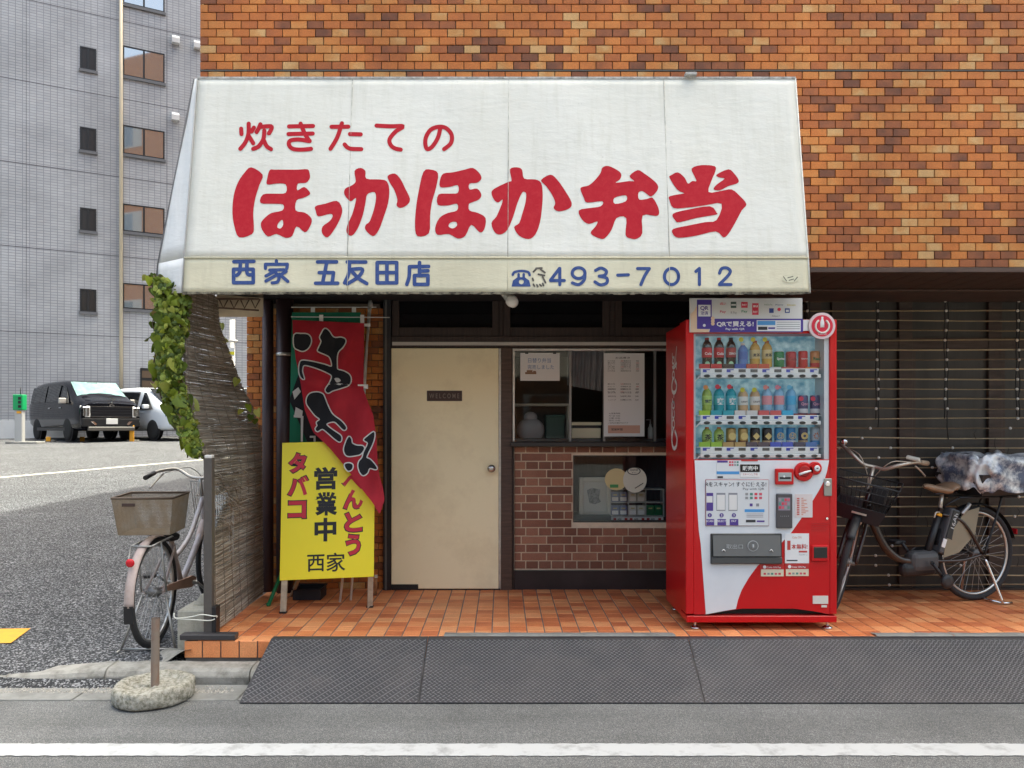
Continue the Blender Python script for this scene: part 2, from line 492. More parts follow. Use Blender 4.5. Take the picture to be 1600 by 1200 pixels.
def tile_far_mat(name, c1, c2, mortar, w, h):
    m = bpy.data.materials.new(name); m.use_nodes = True
    N = m.node_tree.nodes; L = m.node_tree.links; b = N['Principled BSDF']
    tc = N.new('ShaderNodeTexCoord'); sp = N.new('ShaderNodeSeparateXYZ'); cm = N.new('ShaderNodeCombineXYZ'); ad = N.new('ShaderNodeMath')
    L.new(tc.outputs['Object'], sp.inputs[0]); L.new(sp.outputs[0], ad.inputs[0]); L.new(sp.outputs[1], ad.inputs[1])
    L.new(ad.outputs[0], cm.inputs[0]); L.new(sp.outputs[2], cm.inputs[1])
    br = N.new('ShaderNodeTexBrick'); br.inputs['Scale'].default_value = 1; br.inputs['Brick Width'].default_value = w; br.inputs['Row Height'].default_value = h; br.inputs['Mortar Size'].default_value = .003
    br.inputs['Color1'].default_value = (*c1, 1); br.inputs['Color2'].default_value = (*c2, 1); br.inputs['Mortar'].default_value = (*mortar, 1)
    L.new(cm.outputs[0], br.inputs['Vector']); L.new(br.outputs['Color'], b.inputs['Base Color']); b.inputs['Roughness'].default_value = .45
    MATS[name] = m
    return m
M_BRICK = tile_mat('facade_tile_glaze', BRICKS, 'object', .42, .5)
M_BRICKI = tile_mat('facade_tile_glaze_field', BRICKS, 'island', .42, .5)
PORCH = [(0,(.52,.15,.060)),(.3,(.68,.215,.080)),(.6,(.77,.28,.108)),(.9,(.82,.35,.15))]
M_FT = tile_mat('porch_tile_clay', PORCH, 'object', .5, .5, .2, weather=.16)
M_FTI = tile_mat('porch_tile_clay_field', PORCH, 'island', .5, .5, .2, weather=.16)
LOWB = [(0,(.20,.088,.058)),(.5,(.28,.125,.082)),(1,(.40,.19,.12))]
M_LOWB = tile_mat('counter_brick_clay', LOWB, 'object', .7, .4, .4)

# ---- near road, one sheet out past the horizon
mb = MB(); mb.grid(lambda u, v: (-150+300*u, -150+154.2*v, 0), 30, 16, False)
struct('road', mb, M_ROAD)
# ---- side road climbing away beside the shop
def zs(Y): return .075 + .0532*(Y-4.4)
mb = MB()
mb.add([(-150,4.16,.0),(-1.80,4.16,.0),(-150,4.3,.052),(-1.80,4.3,.062),(-150,4.42,zs(4.42)),(-1.80,4.42,zs(4.42)),
        (-150,20,zs(20)),(-1.80,20,zs(20)),(-150,34,zs(26)),(-1.80,34,zs(26)),(-150,300,zs(26)),(-1.8,300,zs(26))],
       [(0,1,3,2),(2,3,5,4),(4,5,7,6),(6,7,9,8),(8,9,11,10)])
struct('side_road', mb, M_SIDE)
# ---- painted lines
mb = MB(); n = 900
ed = [[(-60 + 52*i/40 if i <= 40 else (-8+16*(i-40)/(n-80) if i <= n-40 else 8+52*(i-n+40)/40), y0 + random.gauss(0,.0022), .004) for i in range(n+1)] for y0 in (3.327, 3.455)]
mb.add(ed[0]+ed[1], [(i, i+1, n+2+i, n+1+i) for i in range(n)])
struct('road_edge_line', mb, M_WHITEPAINT)
def on_side(x, y):
    # pixel to the sloping side road
    b = (y-CY)/FPX; k = .0532; t = (H - .075 + k*4.4)/(b + k)
    return Vector(((x-CX)/FPX*t, t, zs(t)))
l0, l1 = on_side(0, 746.5), on_side(325, 718)
dl = (l1-l0).normalized(); nl = Vector((-dl.y, dl.x, 0))*.07
mb = MB(); a_, b_ = l0-dl*9, l1+dl*3
mb.add([Vector((p.x,p.y,zs(p.y)+.006)) for p in (a_-nl, b_-nl, b_+nl, a_+nl)], [(0,1,2,3)])
struct('side_road_line', mb, worn_mat('old_line_paint', (.75,.70,.55), (.3,.3,.28), .9, 5, .8))
yy = [on_side(-160,986), on_side(-140,1008), on_side(17,1006), on_side(48,983)]
mb = MB(); mb.add([p+Vector((0,0,.006)) for p in yy], [(0,1,2,3)])
struct('side_road_yellow_mark', mb, M_YELLOWPAINT)

# ---- kerb stones along the road, dropping low beside the side road
kerb = thing('kerb', None, None, kind='structure')
def kerb_piece(xa, xb, za, zb, ya, yb):
    def sec(x, z, y): return [(x,y+.02,-.05),(x,y,.0),(x,y-.004,z*.55),(x,y+.012,z*.85),(x,y+.035,z),(x,y+.15,z+.004),(x,y+.15,-.05)]
    m_ = MB(); n = 10; ps = []
    for i in range(n+1):
        t = i/n
        j = random.uniform(-.003,.003) if 0 < i < n else 0
        ps += sec(xa+(xb-xa)*t, za+(zb-za)*t+j, ya+(yb-ya)*t+j)
    k = 7
    fs = [(i*k+q, i*k+(q+1)%k, (i+1)*k+(q+1)%k, (i+1)*k+q) for i in range(n) for q in range(k)]
    fs += [tuple(range(k)), tuple(n*k+q for q in range(k-1,-1,-1))]
    m_.add(ps, fs, False)
    m_.build('kerb_stone', M_CONC, kerb, .004)
KY = 4.245
ks = [(-7.4,-5.6,.05,.05),(-5.595,-4.2,.05,.05),(-4.195,-2.75,.05,.052),(-2.745,-2.2,.052,.085),(-2.195,-1.4,.085,.085),(-1.395,-.6,.085,.085),
      (-.595,.2,.085,.085),(.205,1.0,.085,.085),(1.005,1.8,.085,.085),(1.805,2.6,.085,.085),(2.605,3.4,.085,.085),(3.405,4.2,.085,.085)]
for a, b, za, zb in ks: kerb_piece(a, b, za, zb, KY + (.0 if b > -2.8 else -.03), KY + (0 if b > -2.8 else -.03))
# concrete gutter strip in front of the kerb
mb = MB()
for i in range(14):
    xa = -7.4 + i*.86
    mb.box(xa, xa+.852, 4.0, 4.235, -.05, .006 + random.uniform(0,.002))
struct('gutter', mb, M_CONC2, .003)
# mortar haunch where the kerb meets the porch corner
mb = MB()
def haunch(u, v):
    x = -2.08 + .30*u; y = 4.38 + .2*v
    z = .085 + .07*u*(1-.4*v) + .012*math.sin(9*u+5*v) - .05*(1-u)*(1-v)
    return (x, y, max(z, zs(y)-.03))
mb.grid(haunch, 10, 7)
struct('mortar_patch', mb, M_CONC)
# loose grit against the kerb
mb = MB()
for i in range(1500):
    x = -3.2 + 1.75*random.random(); y = 4.10 + abs(random.gauss(0,.045)); y = min(y, 4.205)
    r = random.choice((.003,.004,.005,.007,.009))
    a = random.random()*6.28
    z = .006
    pts = [(x+math.cos(a+k*2.09)*r*random.uniform(.7,1.2), y+math.sin(a+k*2.09)*r, z) for k in range(3)]
    mb.add(pts+[(x, y, z+r*.9)], [(0,1,3),(1,2,3),(2,0,3)])
o = mb.build('gravel', mat('grit', (.38,.36,.32), .9, var=.5, vscale=60)); tag(o, 'loose pale grit lying along the foot of the kerb', 'gravel', kind='stuff')

# ================================================================== PORCH
PF, PB, PL, PR = 4.41, 5.83, -1.826, 8.0      # front, back, left, right
PZ = .2
porch = thing('porch', None, None, (0, PF, 0), kind='structure')
MB().box(PL+.004, PR, PF+.008, PB+.3, -.05, PZ-.0035).build('porch_slab', M_GROUTG, porch)
def tile_data(w, h, t, m, ch=.0018):
    """a tile facing -Y, its back on y=0"""
    x, z = w/2, h/2; c = ch
    vs = [(-x,0,-z),(x,0,-z),(x,0,z),(-x,0,z),(-x,-t+c,-z),(x,-t+c,-z),(x,-t+c,z),(-x,-t+c,z),(-x+c,-t,-z+c),(x-c,-t,-z+c),(x-c,-t,z-c),(-x+c,-t,z-c)]
    fs = [(0,1,5,4),(1,2,6,5),(2,3,7,6),(3,0,4,7),(4,5,9,8),(5,6,10,9),(6,7,11,10),(7,4,8,11),(8,9,10,11)]
    me = bpy.data.meshes.new('tile'); me.from_pydata(vs, [], fs); me.update(); me.materials.append(m)
    return me
_TD = {}
def tile(name, parent, c, w, h, t, m, rot=None, jit=0.0006):
    key = (round(w,3), round(h,3), t, m.name)
    if key not in _TD: _TD[key] = tile_data(w, h, t, m)
    o = bpy.data.objects.new(name, _TD[key]); COL.objects.link(o); o.parent = parent
    o.location = c
    r = (random.gauss(0,.006), 0, random.gauss(0,.006))
    o.rotation_euler = (r[0] + (rot or 0), 0, r[2]) if not rot else (rot + r[0], r[2]*.6, 0)
    return o
def tile_add(mb, c, w, h, t, up=False, ch=.0018):
    x, z = w/2, h/2; k = ch; j = random.uniform(-.0006,.0006); t = t + j
    vs = [(-x,0,-z),(x,0,-z),(x,0,z),(-x,0,z),(-x,-t+k,-z),(x,-t+k,-z),(x,-t+k,z),(-x,-t+k,z),(-x+k,-t,-z+k),(x-k,-t,-z+k),(x-k,-t,z-k),(-x+k,-t,z-k)]
    if up: vs = [(a, cc, -b) for a, b, cc in vs]
    mb.add([(c[0]+a, c[1]+b, c[2]+d) for a, b, d in vs], [(0,1,5,4),(1,2,6,5),(2,3,7,6),(3,0,4,7),(4,5,9,8),(5,6,10,9),(6,7,11,10),(7,4,8,11),(8,9,10,11)])
TP = .1057
porch_me = MB(); cells = []
ncol = int(7.6/TP)+2
for r_ in range(14):
    for c_ in range(ncol):
        x = ax(772, 5.8) + (c_-18.5)*TP
        y = PF + .002 + (r_+.5)*TP
        if x-TP/2 < PL or y > PB+.02: continue
        cells.append((x, y, r_))
def seen(x, y):
    if 1.08 < x < 2.0 and y < 5.3: return False
    if x > 3.2*y/4.6: return False
    return True
cells.sort(key=lambda c: (not seen(c[0], c[1]), c[1], abs(c[0])))
for i, (x, y, r_) in enumerate(cells):
    if i < 300:
        o = tile('floor_tile', porch, (x, y-PF, PZ-.0045), TP-.007, TP-.007, .0045, M_FT, rot=-math.pi/2)
        o.rotation_euler = (-math.pi/2 + random.gauss(0,.004), random.gauss(0,.004), 0)
    else: tile_add(porch_me, (x, y, PZ-.0045), TP-.007, TP-.007, .0045, up=True)
o = porch_me.build('floor_tile_field', M_FTI, porch); o['kind'] = 'stuff'
for i in range(60):
    x = PL + .05 + i*TP
    if x > 5.6: break
    tile('riser_tile', porch, (x, .006, .15), TP-.008, .094, .008, M_FT)
# cement fillet strips lying on the tile edge above the ramps
for xa, xb, ya, yb in ((695,1052,.0,.06),(1362,1480,.0,.05),(1482,1700,.0,.055)):
    X0, X1 = ax(xa,4.55), ax(xb,4.55)
    n = 14; m_ = MB()
    top = []; bot = []
    for i in range(n+1):
        x = X0+(X1-X0)*i/n
        top.append((x, 4.575+random.uniform(-.006,.006), PZ+.003)); bot.append((x, 4.50, PZ+.011))
    fr = [(p[0], 4.47, PZ+.003) for p in bot]
    m_.add(top+bot+fr, [(n+1+i, n+2+i, i+1, i) for i in range(n)] + [(2*(n+1)+i, 2*(n+1)+i+1, n+2+i, n+1+i) for i in range(n)])
    m_.build('cement_strip', M_CONC2, porch)

# ---- tread plate ramps
M_LUG = worn_mat('lug_worn_highlight_steel', (.20,.195,.205), (.12,.115,.115), .7, 5, .42, spec=.7)  # worn lugs, with their highlight put into a paler colour than the plate
M_PLATE = worn_mat('ramp_steel', (.052,.052,.058), (.115,.105,.105), .8, 3.2, .48, bump=.06, fine=200, spec=.6)
MATS['ramp_steel'].node_tree.nodes['Principled BSDF'].inputs['Metallic'].default_value = .35
def ramp(label, bl, br, tr, tl, chevron):
    """four corners: bottom left/right on the road, top right/left on the porch edge"""
    bl, br, tr, tl = (Vector(p) for p in (bl, br, tr, tl))
    root = thing('ramp_plate', label, 'ramp', (bl+br)/2, 'ramp plates laid from road to porch')
    n = (br-bl).cross(tl-bl).normalized()
    m_ = MB(); m_.prism([bl, br, tr, tl], -n*.005)
    m_.build('plate', M_PLATE, root)
    # small bent lip resting on the tiles
    lp = MB(); e = Vector((0,.05,-.001)); lp.prism([tl, tr, tr+e, tl+e], Vector((0,0,-.005)))
    lp.build('lip', M_PLATE, root)
    # raised lugs
    u = (br-bl).normalized(); v = n.cross(u)
    Lu = max((br-bl).length, (tr-tl).length)+.2; Lv = (tl-bl).dot(v)
    g = MB(); pu, pv = .0275, .0135
    for j in range(int(Lv/pv)):
        vv = (j+.5)*pv
        ti = vv/Lv
        ea = (bl + (tl-bl)*ti); eb = (br + (tr-br)*ti)
        ua, ub = (ea-bl).dot(u)+.008, (eb-bl).dot(u)-.008
        i = 0
        while True:
            uu = math.floor((-0.3)/pu)*pu + i*pu + (pu/2 if j % 2 else 0); i += 1
            if uu > ub: break
            if uu < ua: continue
            c = bl + u*uu + v*vv
            if chevron:
                a = (R(38) if (j//2 + i) % 2 else R(-38))
                ln, wd = .0125, .0030
            else:
                a = R(32) if j % 2 else R(-32)
                ln, wd = .0115, .0032
            d = u*math.cos(a) + v*math.sin(a); q = n.cross(d)
            hgt = n*.0030
            b0 = n*-.0005
            pts = [c-d*ln+b0, c-d*ln*.3+q*wd+b0, c+d*ln*.3+q*wd+b0, c+d*ln+b0, c+d*ln*.3-q*wd+b0, c-d*ln*.3-q*wd+b0,
                   c-d*ln*.7+hgt, c+q*wd*.5+hgt, c+d*ln*.7+hgt, c-q*wd*.5+hgt]
            g.add(pts, [(6,9,8,7),(0,6,7,1),(1,7,2),(2,7,8,3),(3,8,9,4),(4,9,5),(5,9,6,0)])
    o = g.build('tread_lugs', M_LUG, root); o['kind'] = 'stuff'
    return root
def rp(x, y, Y): return at(x, y, Y)
GY = 3.955
def rb(x): return Vector((ax(x, GY), GY, .008))
def rt(x): return Vector((ax(x, 4.425), 4.425, PZ+.009))
ramp('grey ramp plate with chevron tread, beside the bare kerb', rb(374), rb(653.6), rt(668), rt(424), True)
b2 = rb(654.4); ramp('grey tread plate ramp in front of the cream door', b2, rb(1101.2), rt(1075.3), rt(668.8), False)
ramp('grey tread plate ramp in front of the red vending machine', rb(1102), rb(1840), rt(1720), rt(1076.1), False)

# ================================================================== SHOP BUILDING
YU, YW = 4.651, 5.825
ZS = az(417.8, YU)            # underside of the upper wall
shop = thing('shop_building', 'orange brown tiled building with the lunch shop at its foot', 'building', (2.5, YW, .2))
M_WOOD = mat('dark_wood', (.030,.017,.013), .5, var=.45, vscale=5, bump=.15, bscale=40, stretch=(1,1,14))
M_WOODH = mat('dark_wood_rail', (.038,.022,.017), .5, var=.4, vscale=5, bump=.15, bscale=40, stretch=(14,1,1))
M_WOODR = mat('brown_wood', (.075,.042,.030), .5, var=.4, vscale=5, bump=.2, bscale=40, stretch=(1,1,12))
M_DARKIN = mat('dark_interior', (.02,.018,.02), .9)
M_ALU = mat('aluminium', (.55,.53,.50), .4, metal=.6, var=.15, vscale=20)
M_GLASS = glass_mat('window_glass', (.93,.95,.95), .55)
M_DGLASS = mat('dark_glass', (.006,.006,.007), .06, spec=.35)
# upper mass
HB = 25.0
ZM = ZS + 40*.0495 + .012      # top of the part of the wall the street sees close up
core = MB(); sl = .2
fx = lambda Y: ax(312, YU) + .012 + sl*(Y-YU)
pts = [(ax(312,YU)+.012, YU+.012, ZS), (11, YU+.012, ZS), (11, 22, ZS), (fx(22), 22, ZS)]
core.prism(pts, (0,0,ZM-ZS))
uw = core.build('upper_wall', M_MORTAR, shop)
us = MB(); us.prism([(x, y, ZM) for x, y, _ in pts], (0,0,HB-ZM)); us.build('upper_storeys', tile_far_mat('far_facade_tile', (.47,.16,.045), (.56,.23,.07), (.2,.15,.11), .1, .05), shop)
for k in range(7):
    for i in range(3):
        Y0 = 6.4+4.2*i; z0 = 5.2+2.8*k
        a, b = fx(Y0), fx(Y0+2.0)
        sw_ = MB(); sw_.prism([(a-.03,Y0,z0),(b-.03,Y0+2.0,z0),(b+.03,Y0+2.0,z0),(a+.03,Y0,z0)], (0,0,1.5)); f_ = sw_.build('side_window', mat('side_window_frame', (.5,.48,.44), .5), shop)
        sw_ = MB(); sw_.prism([(a-.036,Y0+.1,z0+.1),(b-.036,Y0+1.9,z0+.1),(b-.03,Y0+1.9,z0+.1),(a-.03,Y0+.1,z0+.1)], (0,0,1.3)); sw_.build('pane', mat('side_pane', (.25,.28,.3), .1, metal=.5), f_)

# tile courses on the front
BW, BH, BT = .1, .0495, .011
XL = ax(312, YU); cells = []
for k in range(40):
    z0 = ZS + k*BH + (.010 if k >= 24 else 0)
    if k >= 33.6: pass
    off = .5*BW if k % 2 else 0
    i = 0
    while True:
        xa = XL + i*BW - off; i += 1
        if xa > 6.2: break
        x0, x1 = max(xa, XL), xa+BW
        if x1-x0 < .02: continue
        if -1.80 < x0 and x1 < 1.70 and z0+BH < 3.50: continue      # behind the awning
        cells.append(((x0+x1)/2, z0+BH/2, x1-x0))
cells.sort(key=lambda c: (c[0] > ax(1600,YU)+.02 or c[1] > az(-4,YU), abs(c[0]-1.9)*.35 + abs(c[1]-3.1)))
fld = MB()
for i, (x, z, w) in enumerate(cells):
    if i < 300: tile('facade_tile', uw, (x, YU+.0115, z), w-.005, BH-.0048, BT, M_BRICK)
    else: tile_add(fld, (x, YU+.0115, z), w-.005, BH-.0048, BT)
o = fld.build('facade_tile_field', M_BRICKI, uw); o['kind'] = 'stuff'
o = MB().box(XL+.002, 4.2, YU-.001, YU+.02, ZS+24*BH+.001, ZS+24*BH+.009).build('joint_bead', mat('sealant', (.09,.09,.085), .7), uw)
# tiled side wall seen edge on (and in reflections)
sd = MB()
for k in range(60):
    z0 = ZS + k*BH
    for i in range(40):
        Y = YU + .05 + i*BW + (.05 if k % 2 else 0)
        sd.box(fx(Y)-.010, fx(Y)+.001, Y-.0475, Y+.0475, z0, z0+BH-.005)
o = sd.build('side_tile_field', M_BRICKI, uw); o['kind'] = 'stuff'

# soffit: dark boards running back
sf = MB(); sf.box(XL, 11, YU+.02, YW+.3, ZS-.012, ZS-.002)
sof = sf.build('soffit', M_DARKIN, shop)
M_SOFF = mat('soffit_board', (.07,.036,.022), .55, var=.4, vscale=4, stretch=(1,12,1))
for i in range(46):
    X0 = -1.85 + i*.125
    MB().box(X0, X0+.121, YU+.006, 5.24, ZS-.024, ZS-.012).build('soffit_board', M_SOFF, sof)
MB().box(1.6, 11, 5.24, 5.70, ZS-.040, ZS-.026).build('beam', M_WOODR, shop, .003)
MB().box(1.6, 11, YU-.003, YU+.022, ZS-.030, ZS-.001).build('edge_trim', M_WOODR, shop, .002)

# lower masses round the shop room
lw = MB()
lw.box(-1.93, -.90, YW+.012, 9, .1, ZS-.03)                      # pillar by the banner
lw.box(2.6, 11, 5.86, 22, .1, ZS-.03)
lw.box(-1.93, 2.6, 8.6, 22, .1, ZS-.03)
o = lw.build('lower_wall', M_MORTAR, shop)
lowwall = o
# pillar tiles
PX0 = ax(385, YW); fld = MB()
nrow = int((ZS-.04-.2)/BH)
for k in range(nrow):
    off = .05 if k % 2 else 0
    for i in range(12):
        x0 = max(PX0, PX0 + i*BW - off); x1 = min(PX0 + (i+1)*BW - off, ax(603, YW))
        if x1-x0 < .02: continue
        c = ((x0+x1)/2, YW+.0115, .2+(k+.5)*BH)
        if x1 < ax(462, YW) or x0 > ax(578, YW): tile('pillar_tile', lowwall, c, x1-x0-.005, BH-.0048, BT, M_BRICK)
        else: tile_add(fld, c, x1-x0-.005, BH-.0048, BT)
o = fld.build('pillar_tile_field', M_BRICKI, lowwall); o['kind'] = 'stuff'
sd = MB()
for k in range(nrow):
    for i in range(24):
        Y = YW + .06 + i*BW + (.05 if k % 2 else 0)
        sd.box(PX0-.001, PX0+.010, Y-.0475, Y+.0475, .2+k*BH, .2+(k+1)*BH-.005)
o = sd.build('pillar_side_tile_field', M_BRICKI, lowwall); o['kind'] = 'stuff'

# shop room shell: floor, back wall, ceiling, side
rm = MB()
rm.box(-.9, 2.6, 8.4, 8.6, .1, ZS-.03); rm.box(-.9, 2.6, YW+.02, 8.4, ZS-.2, ZS-.03); rm.box(-.9, 2.6, YW+.02, 8.4, .1, .2)
rm.box(-.93, -.90, YW+.012, 8.4, .1, ZS-.03); rm.box(2.55, 2.6, 5.84, 8.4, .1, ZS-.03)
rm.build('room_shell', mat('room_paint', (.10,.095,.09), .9), shop)
X = lambda x: ax(x, YW)
Z = lambda y: az(y, YW)
# timber frame of the shopfront
def bar(name, x0, x1, y0, y1, m=M_WOOD, ya=YW-.03, yb=YW+.06, bev=.003, parent=shop):
    return MB().box(X(x0), X(x1), ya, yb, Z(y1), Z(y0)).build(name, m, parent, bev)
bar('door_jamb', 600, 612.5, 452, 921, mat('black_jamb', (.012,.011,.013), .4), YW-.05)
bar('door_jamb', 783, 800, 544, 921, M_WOODR, YW-.04)
bar('mullion', 780, 786, 452, 545, M_WOOD, YW-.028)
bar('lintel', 612.6, 1120, 526, 544, M_WOODH, YW-.035)
bar('head_rail', 612.6, 1120, 440, 458, M_WOODH, YW-.03)
bar('mullion', 952, 960, 458, 526, M_WOOD, YW-.025)
bar('light_strip', 614, 1085, 535.2, 540.5, mat('pale_trim', (.52,.49,.45), .5), YW-.044, YW-.0355, .001)
for x0, x1 in ((613, 780), (786.3, 952), (960.3, 1110)):
    w_ = MB()
    for a, b, c, d in ((x0, x0+11, 458.3, 525.7), (x1-11, x1, 458.3, 525.7), (x0+11, x1-11, 458.3, 466), (x0+11, x1-11, 512, 525.7)):
        w_.box(X(a)+.0005, X(b)-.0005, YW-.016, YW+.04, Z(d), Z(c))
    fr = w_.build('transom_window', M_WOODH, shop, .002)
    MB().box(X(x0+11), X(x1-11), YW+.012, YW+.016, Z(512), Z(466)).build('pane', M_DGLASS, fr)
# door
M_DOOR = worn_mat('door_cream', (.93,.83,.55), (.74,.63,.39), .6, 3.5, .5, bump=.04, fine=160, lo=.48, hi=.75)
dr = MB().box(X(612.8), X(779), YW-.045, YW-.005, Z(918), Z(545)).build('door', M_DOOR, shop, .0025)
MB().box(X(779.2), X(782.8), YW-.02, YW+.03, Z(921), Z(545)).build('door_stop', M_ALU, shop)
pl = MB().box(X(668), X(722.5), YW-.050, YW-.0455, Z(627), Z(611)).build('door_plaque', mat('plaque_brown', (.045,.020,.016), .45), dr, .001)
put_text(dr, 'W E L C O M E', mat('plaque_letter', (.22,.17,.14), .5), (X(695), YW-.0507, Z(619)), (1,0,0), (0,0,1), w=.225, h=.036, bold=.006)
kb = MB().lathe([(.005,0),(.024,.0),(.026,.006),(.012,.010),(.012,.03),(.027,.038),(.030,.052),(.024,.064),(.005,.067)], 20,
     Matrix.Translation((X(768), YW-.045, Z(731))) @ Matrix.Rotation(R(90),4,'X')).build('door_knob', mat('knob_steel', (.5,.48,.45), .25, metal=.9), dr)
MB().box(X(612.9), X(654.5), YW-.0475, YW-.0453, Z(919), Z(911)).build('kick_plate', mat('rubber_black', (.012,.012,.013), .6), dr)
bar('threshold', 612.8, 782, 918.3, 921.5, mat('threshold_dark', (.02,.018,.018), .5), YW-.04, YW+.05)
bar('frame_edge', 603, 606, 455, 921, mat('jamb_edge', (.10,.095,.09), .4), YW-.054, YW-.0502, .0)

# order window
wx0, wx1, wy0, wy1 = 801, 1085, 545, 690
w_ = MB()
for a, b, c, d in ((wx0, wx0+3.2, wy0, wy1), (wx1-4, wx1, wy0, wy1), (wx0+3.2, wx1-4, wy0, wy0+3.4)):
    w_.box(X(a), X(b), YW-.02, YW+.05, Z(d), Z(c))
ow = w_.build('order_window', M_ALU, shop, .001)
MB().box(X(wx0+3.2), X(893), YW+.010, YW+.015, Z(wy1), Z(wy0+3.4)).build('pane', M_GLASS, ow)
MB().box(X(944), X(wx1-4), YW+.026, YW+.031, Z(wy1), Z(wy0+3.4)).build('pane', M_GLASS, ow)
for x0 in (889.5, 942.5, 1022):
    MB().box(X(x0), X(x0+3.4), YW+.002, YW+.034, Z(wy1), Z(wy0+3.4)).build('sash_stile', mat('grey_sash', (.22,.215,.21), .4, metal=.5), ow)
bar('window_sill', 797, 1110, 690.3, 697.5, mat('sill_black', (.018,.016,.018), .35), YW-.09, YW+.12, .004)
bar('counter_top', 801, 1100, 686, 690.2, mat('counter_grey', (.12,.12,.12), .4), YW+.125, YW+.5, .002)
bar('frame_post', 800.2, 803, 697.6, 921, M_WOOD, YW-.03)
bar('plinth', 803.2, 1120, 891, 921.3, mat('plinth_dark', (.022,.015,.017), .45, var=.4, vscale=4), YW-.03, YW+.05, .003)
# brick counter front
cw = MB()
yb0, yb1 = 697.6, 890.8
OX0, OY0, OY1 = 895.5, 711.5, 816.5
cw.box(X(803), X(OX0), YW+.003, YW+.1, Z(yb1), Z(yb0)); cw.box(X(OX0), X(1110), YW+.003, YW+.1, Z(yb1), Z(OY1)); cw.box(X(OX0), X(1110), YW+.003, YW+.1, Z(OY0), Z(yb0))
cnt = cw.build('counter_wall', M_MORTAR2, shop)
rowh = 12.95
def bricks(xa, xb, y0, y1, r_):
    x = xa; L = 39.6; Hh = 20.0
    if r_ % 2 == 0: ws = [11.4] + [L]*12
    else: ws = [18.4] + [Hh]*20
    for w in ws:
        x0, x1 = x, min(x+w, xb); x += w
        if x1-x0 < 3: break
        if x0 > 1046: break
        pieces = [(x0, x1)]
        if y1 > OY0+1 and y0 < OY1-1:
            pieces = [(x0, min(x1, OX0))] if x0 < OX0-3 else []
        for p0, p1 in pieces:
            if p1-p0 < 3: continue
            ya, yb = max(y0, yb0), min(y1, yb1)
            tile('brick', cnt, ((X(p0)+X(p1))/2, YW+.0028, (Z(ya)+Z(yb))/2), X(p1)-X(p0)-.009, Z(ya)-Z(yb)-.009, .009, M_LOWB)
for r_ in range(16):
    y0 = 707.8 + (r_-1)*rowh
    if y0+rowh < yb0+4 or y0 > yb1-4: continue
    bricks(803, 1062, y0, y0+rowh, r_+1)

# showcase for cigarettes in the counter wall
sc_ = MB()
sc_.box(X(OX0), X(1080), YW+.42, YW+.44, Z(OY1), Z(OY0)); sc_.box(X(OX0), X(1080), YW+.1, YW+.42, Z(OY1)-.01, Z(OY1)); sc_.box(X(OX0), X(1080), YW+.1, YW+.42, Z(OY0), Z(OY0)+.01)
sc_.box(X(OX0)-.01, X(OX0), YW+.1, YW+.42, Z(OY1), Z(OY0))
scs = sc_.build('showcase', mat('showcase_lining', (.02,.021,.03), .8, var=.5, vscale=8, stretch=(8,1,1)), shop)
MB().box(X(OX0), X(1080), YW+.02, YW+.024, Z(OY1), Z(OY0)).build('pane', M_GLASS, scs)
w_ = MB()
for a, b, c, d in ((OX0, OX0+1.6, OY0, OY1), (OX0, 1080, OY0, OY0+1.4), (OX0, 1080, OY1-1.4, OY1)): w_.box(X(a), X(b), YW+.012, YW+.03, Z(d), Z(c))
w_.build('showcase_frame', mat('black_frame', (.02,.02,.022), .4), scs)
# ================================================================== AWNING
aw = thing('awning', 'white vinyl awning painted with big red brush lettering over the shopfront', 'awning', (0, 4.65, 2.2))
M_VINYL = bpy.data.materials.new('awning_vinyl'); M_VINYL.use_nodes = True
def vinyl(m, base, stain, edge, sl=.5):
    """white vinyl with rain streaks and mildew marks"""
    N = m.node_tree.nodes; L = m.node_tree.links; b = N['Principled BSDF']
    tc = N.new('ShaderNodeTexCoord')
    def noise(scale, st, det=8):
        mp = N.new('ShaderNodeMapping'); mp.inputs['Scale'].default_value = st
        L.new(tc.outputs['Object'], mp.inputs['Vector'])
        n = N.new('ShaderNodeTexNoise'); n.inputs['Scale'].default_value = scale; n.inputs['Detail'].default_value = det; n.inputs['Roughness'].default_value = .68
        L.new(mp.outputs[0], n.inputs['Vector']); return n.outputs['Fac']
    def rng(v, a, b_, c, d):
        mr = N.new('ShaderNodeMapRange'); mr.inputs['From Min'].default_value = a; mr.inputs['From Max'].default_value = b_
        mr.inputs['To Min'].default_value = c; mr.inputs['To Max'].default_value = d
        L.new(v, mr.inputs['Value']); return mr.outputs[0]
    def mix(fac, A, B):
        mi = N.new('ShaderNodeMix'); mi.data_type = 'RGBA'
        for s_, v in (('A', A), ('B', B)):
            if isinstance(v, tuple): mi.inputs[s_].default_value = (*v, 1)
            else: L.new(v, mi.inputs[s_])
        L.new(fac, mi.inputs['Factor']); return mi.outputs['Result']
    c = mix(rng(noise(1.6, (1,1,.5)), .4, .75, 0, sl), base, stain)
    c = mix(rng(noise(7, (3,1,.30)), .50, .72, 0, .55), c, stain)
    c = mix(rng(noise(2.2, (1,1,1.4)), .58, .75, 0, .5), c, stain)
    c = mix(rng(noise(38, (1.2,1,.7), 3), .70, .78, 0, .55), c, edge)
    L.new(c, b.inputs['Base Color'])
    b.inputs['Roughness'].default_value = .55
    bp = N.new('ShaderNodeBump'); bp.inputs['Strength'].default_value = .25; bp.inputs['Distance'].default_value = .02
    L.new(noise(5, (1,1,2.5), 4), bp.inputs['Height']); L.new(bp.outputs[0], b.inputs['Normal'])
vinyl(M_VINYL, (.735,.728,.672), (.60,.59,.51), (.26,.25,.20), .5)
M_VAL = bpy.data.materials.new('awning_valance_vinyl'); M_VAL.use_nodes = True
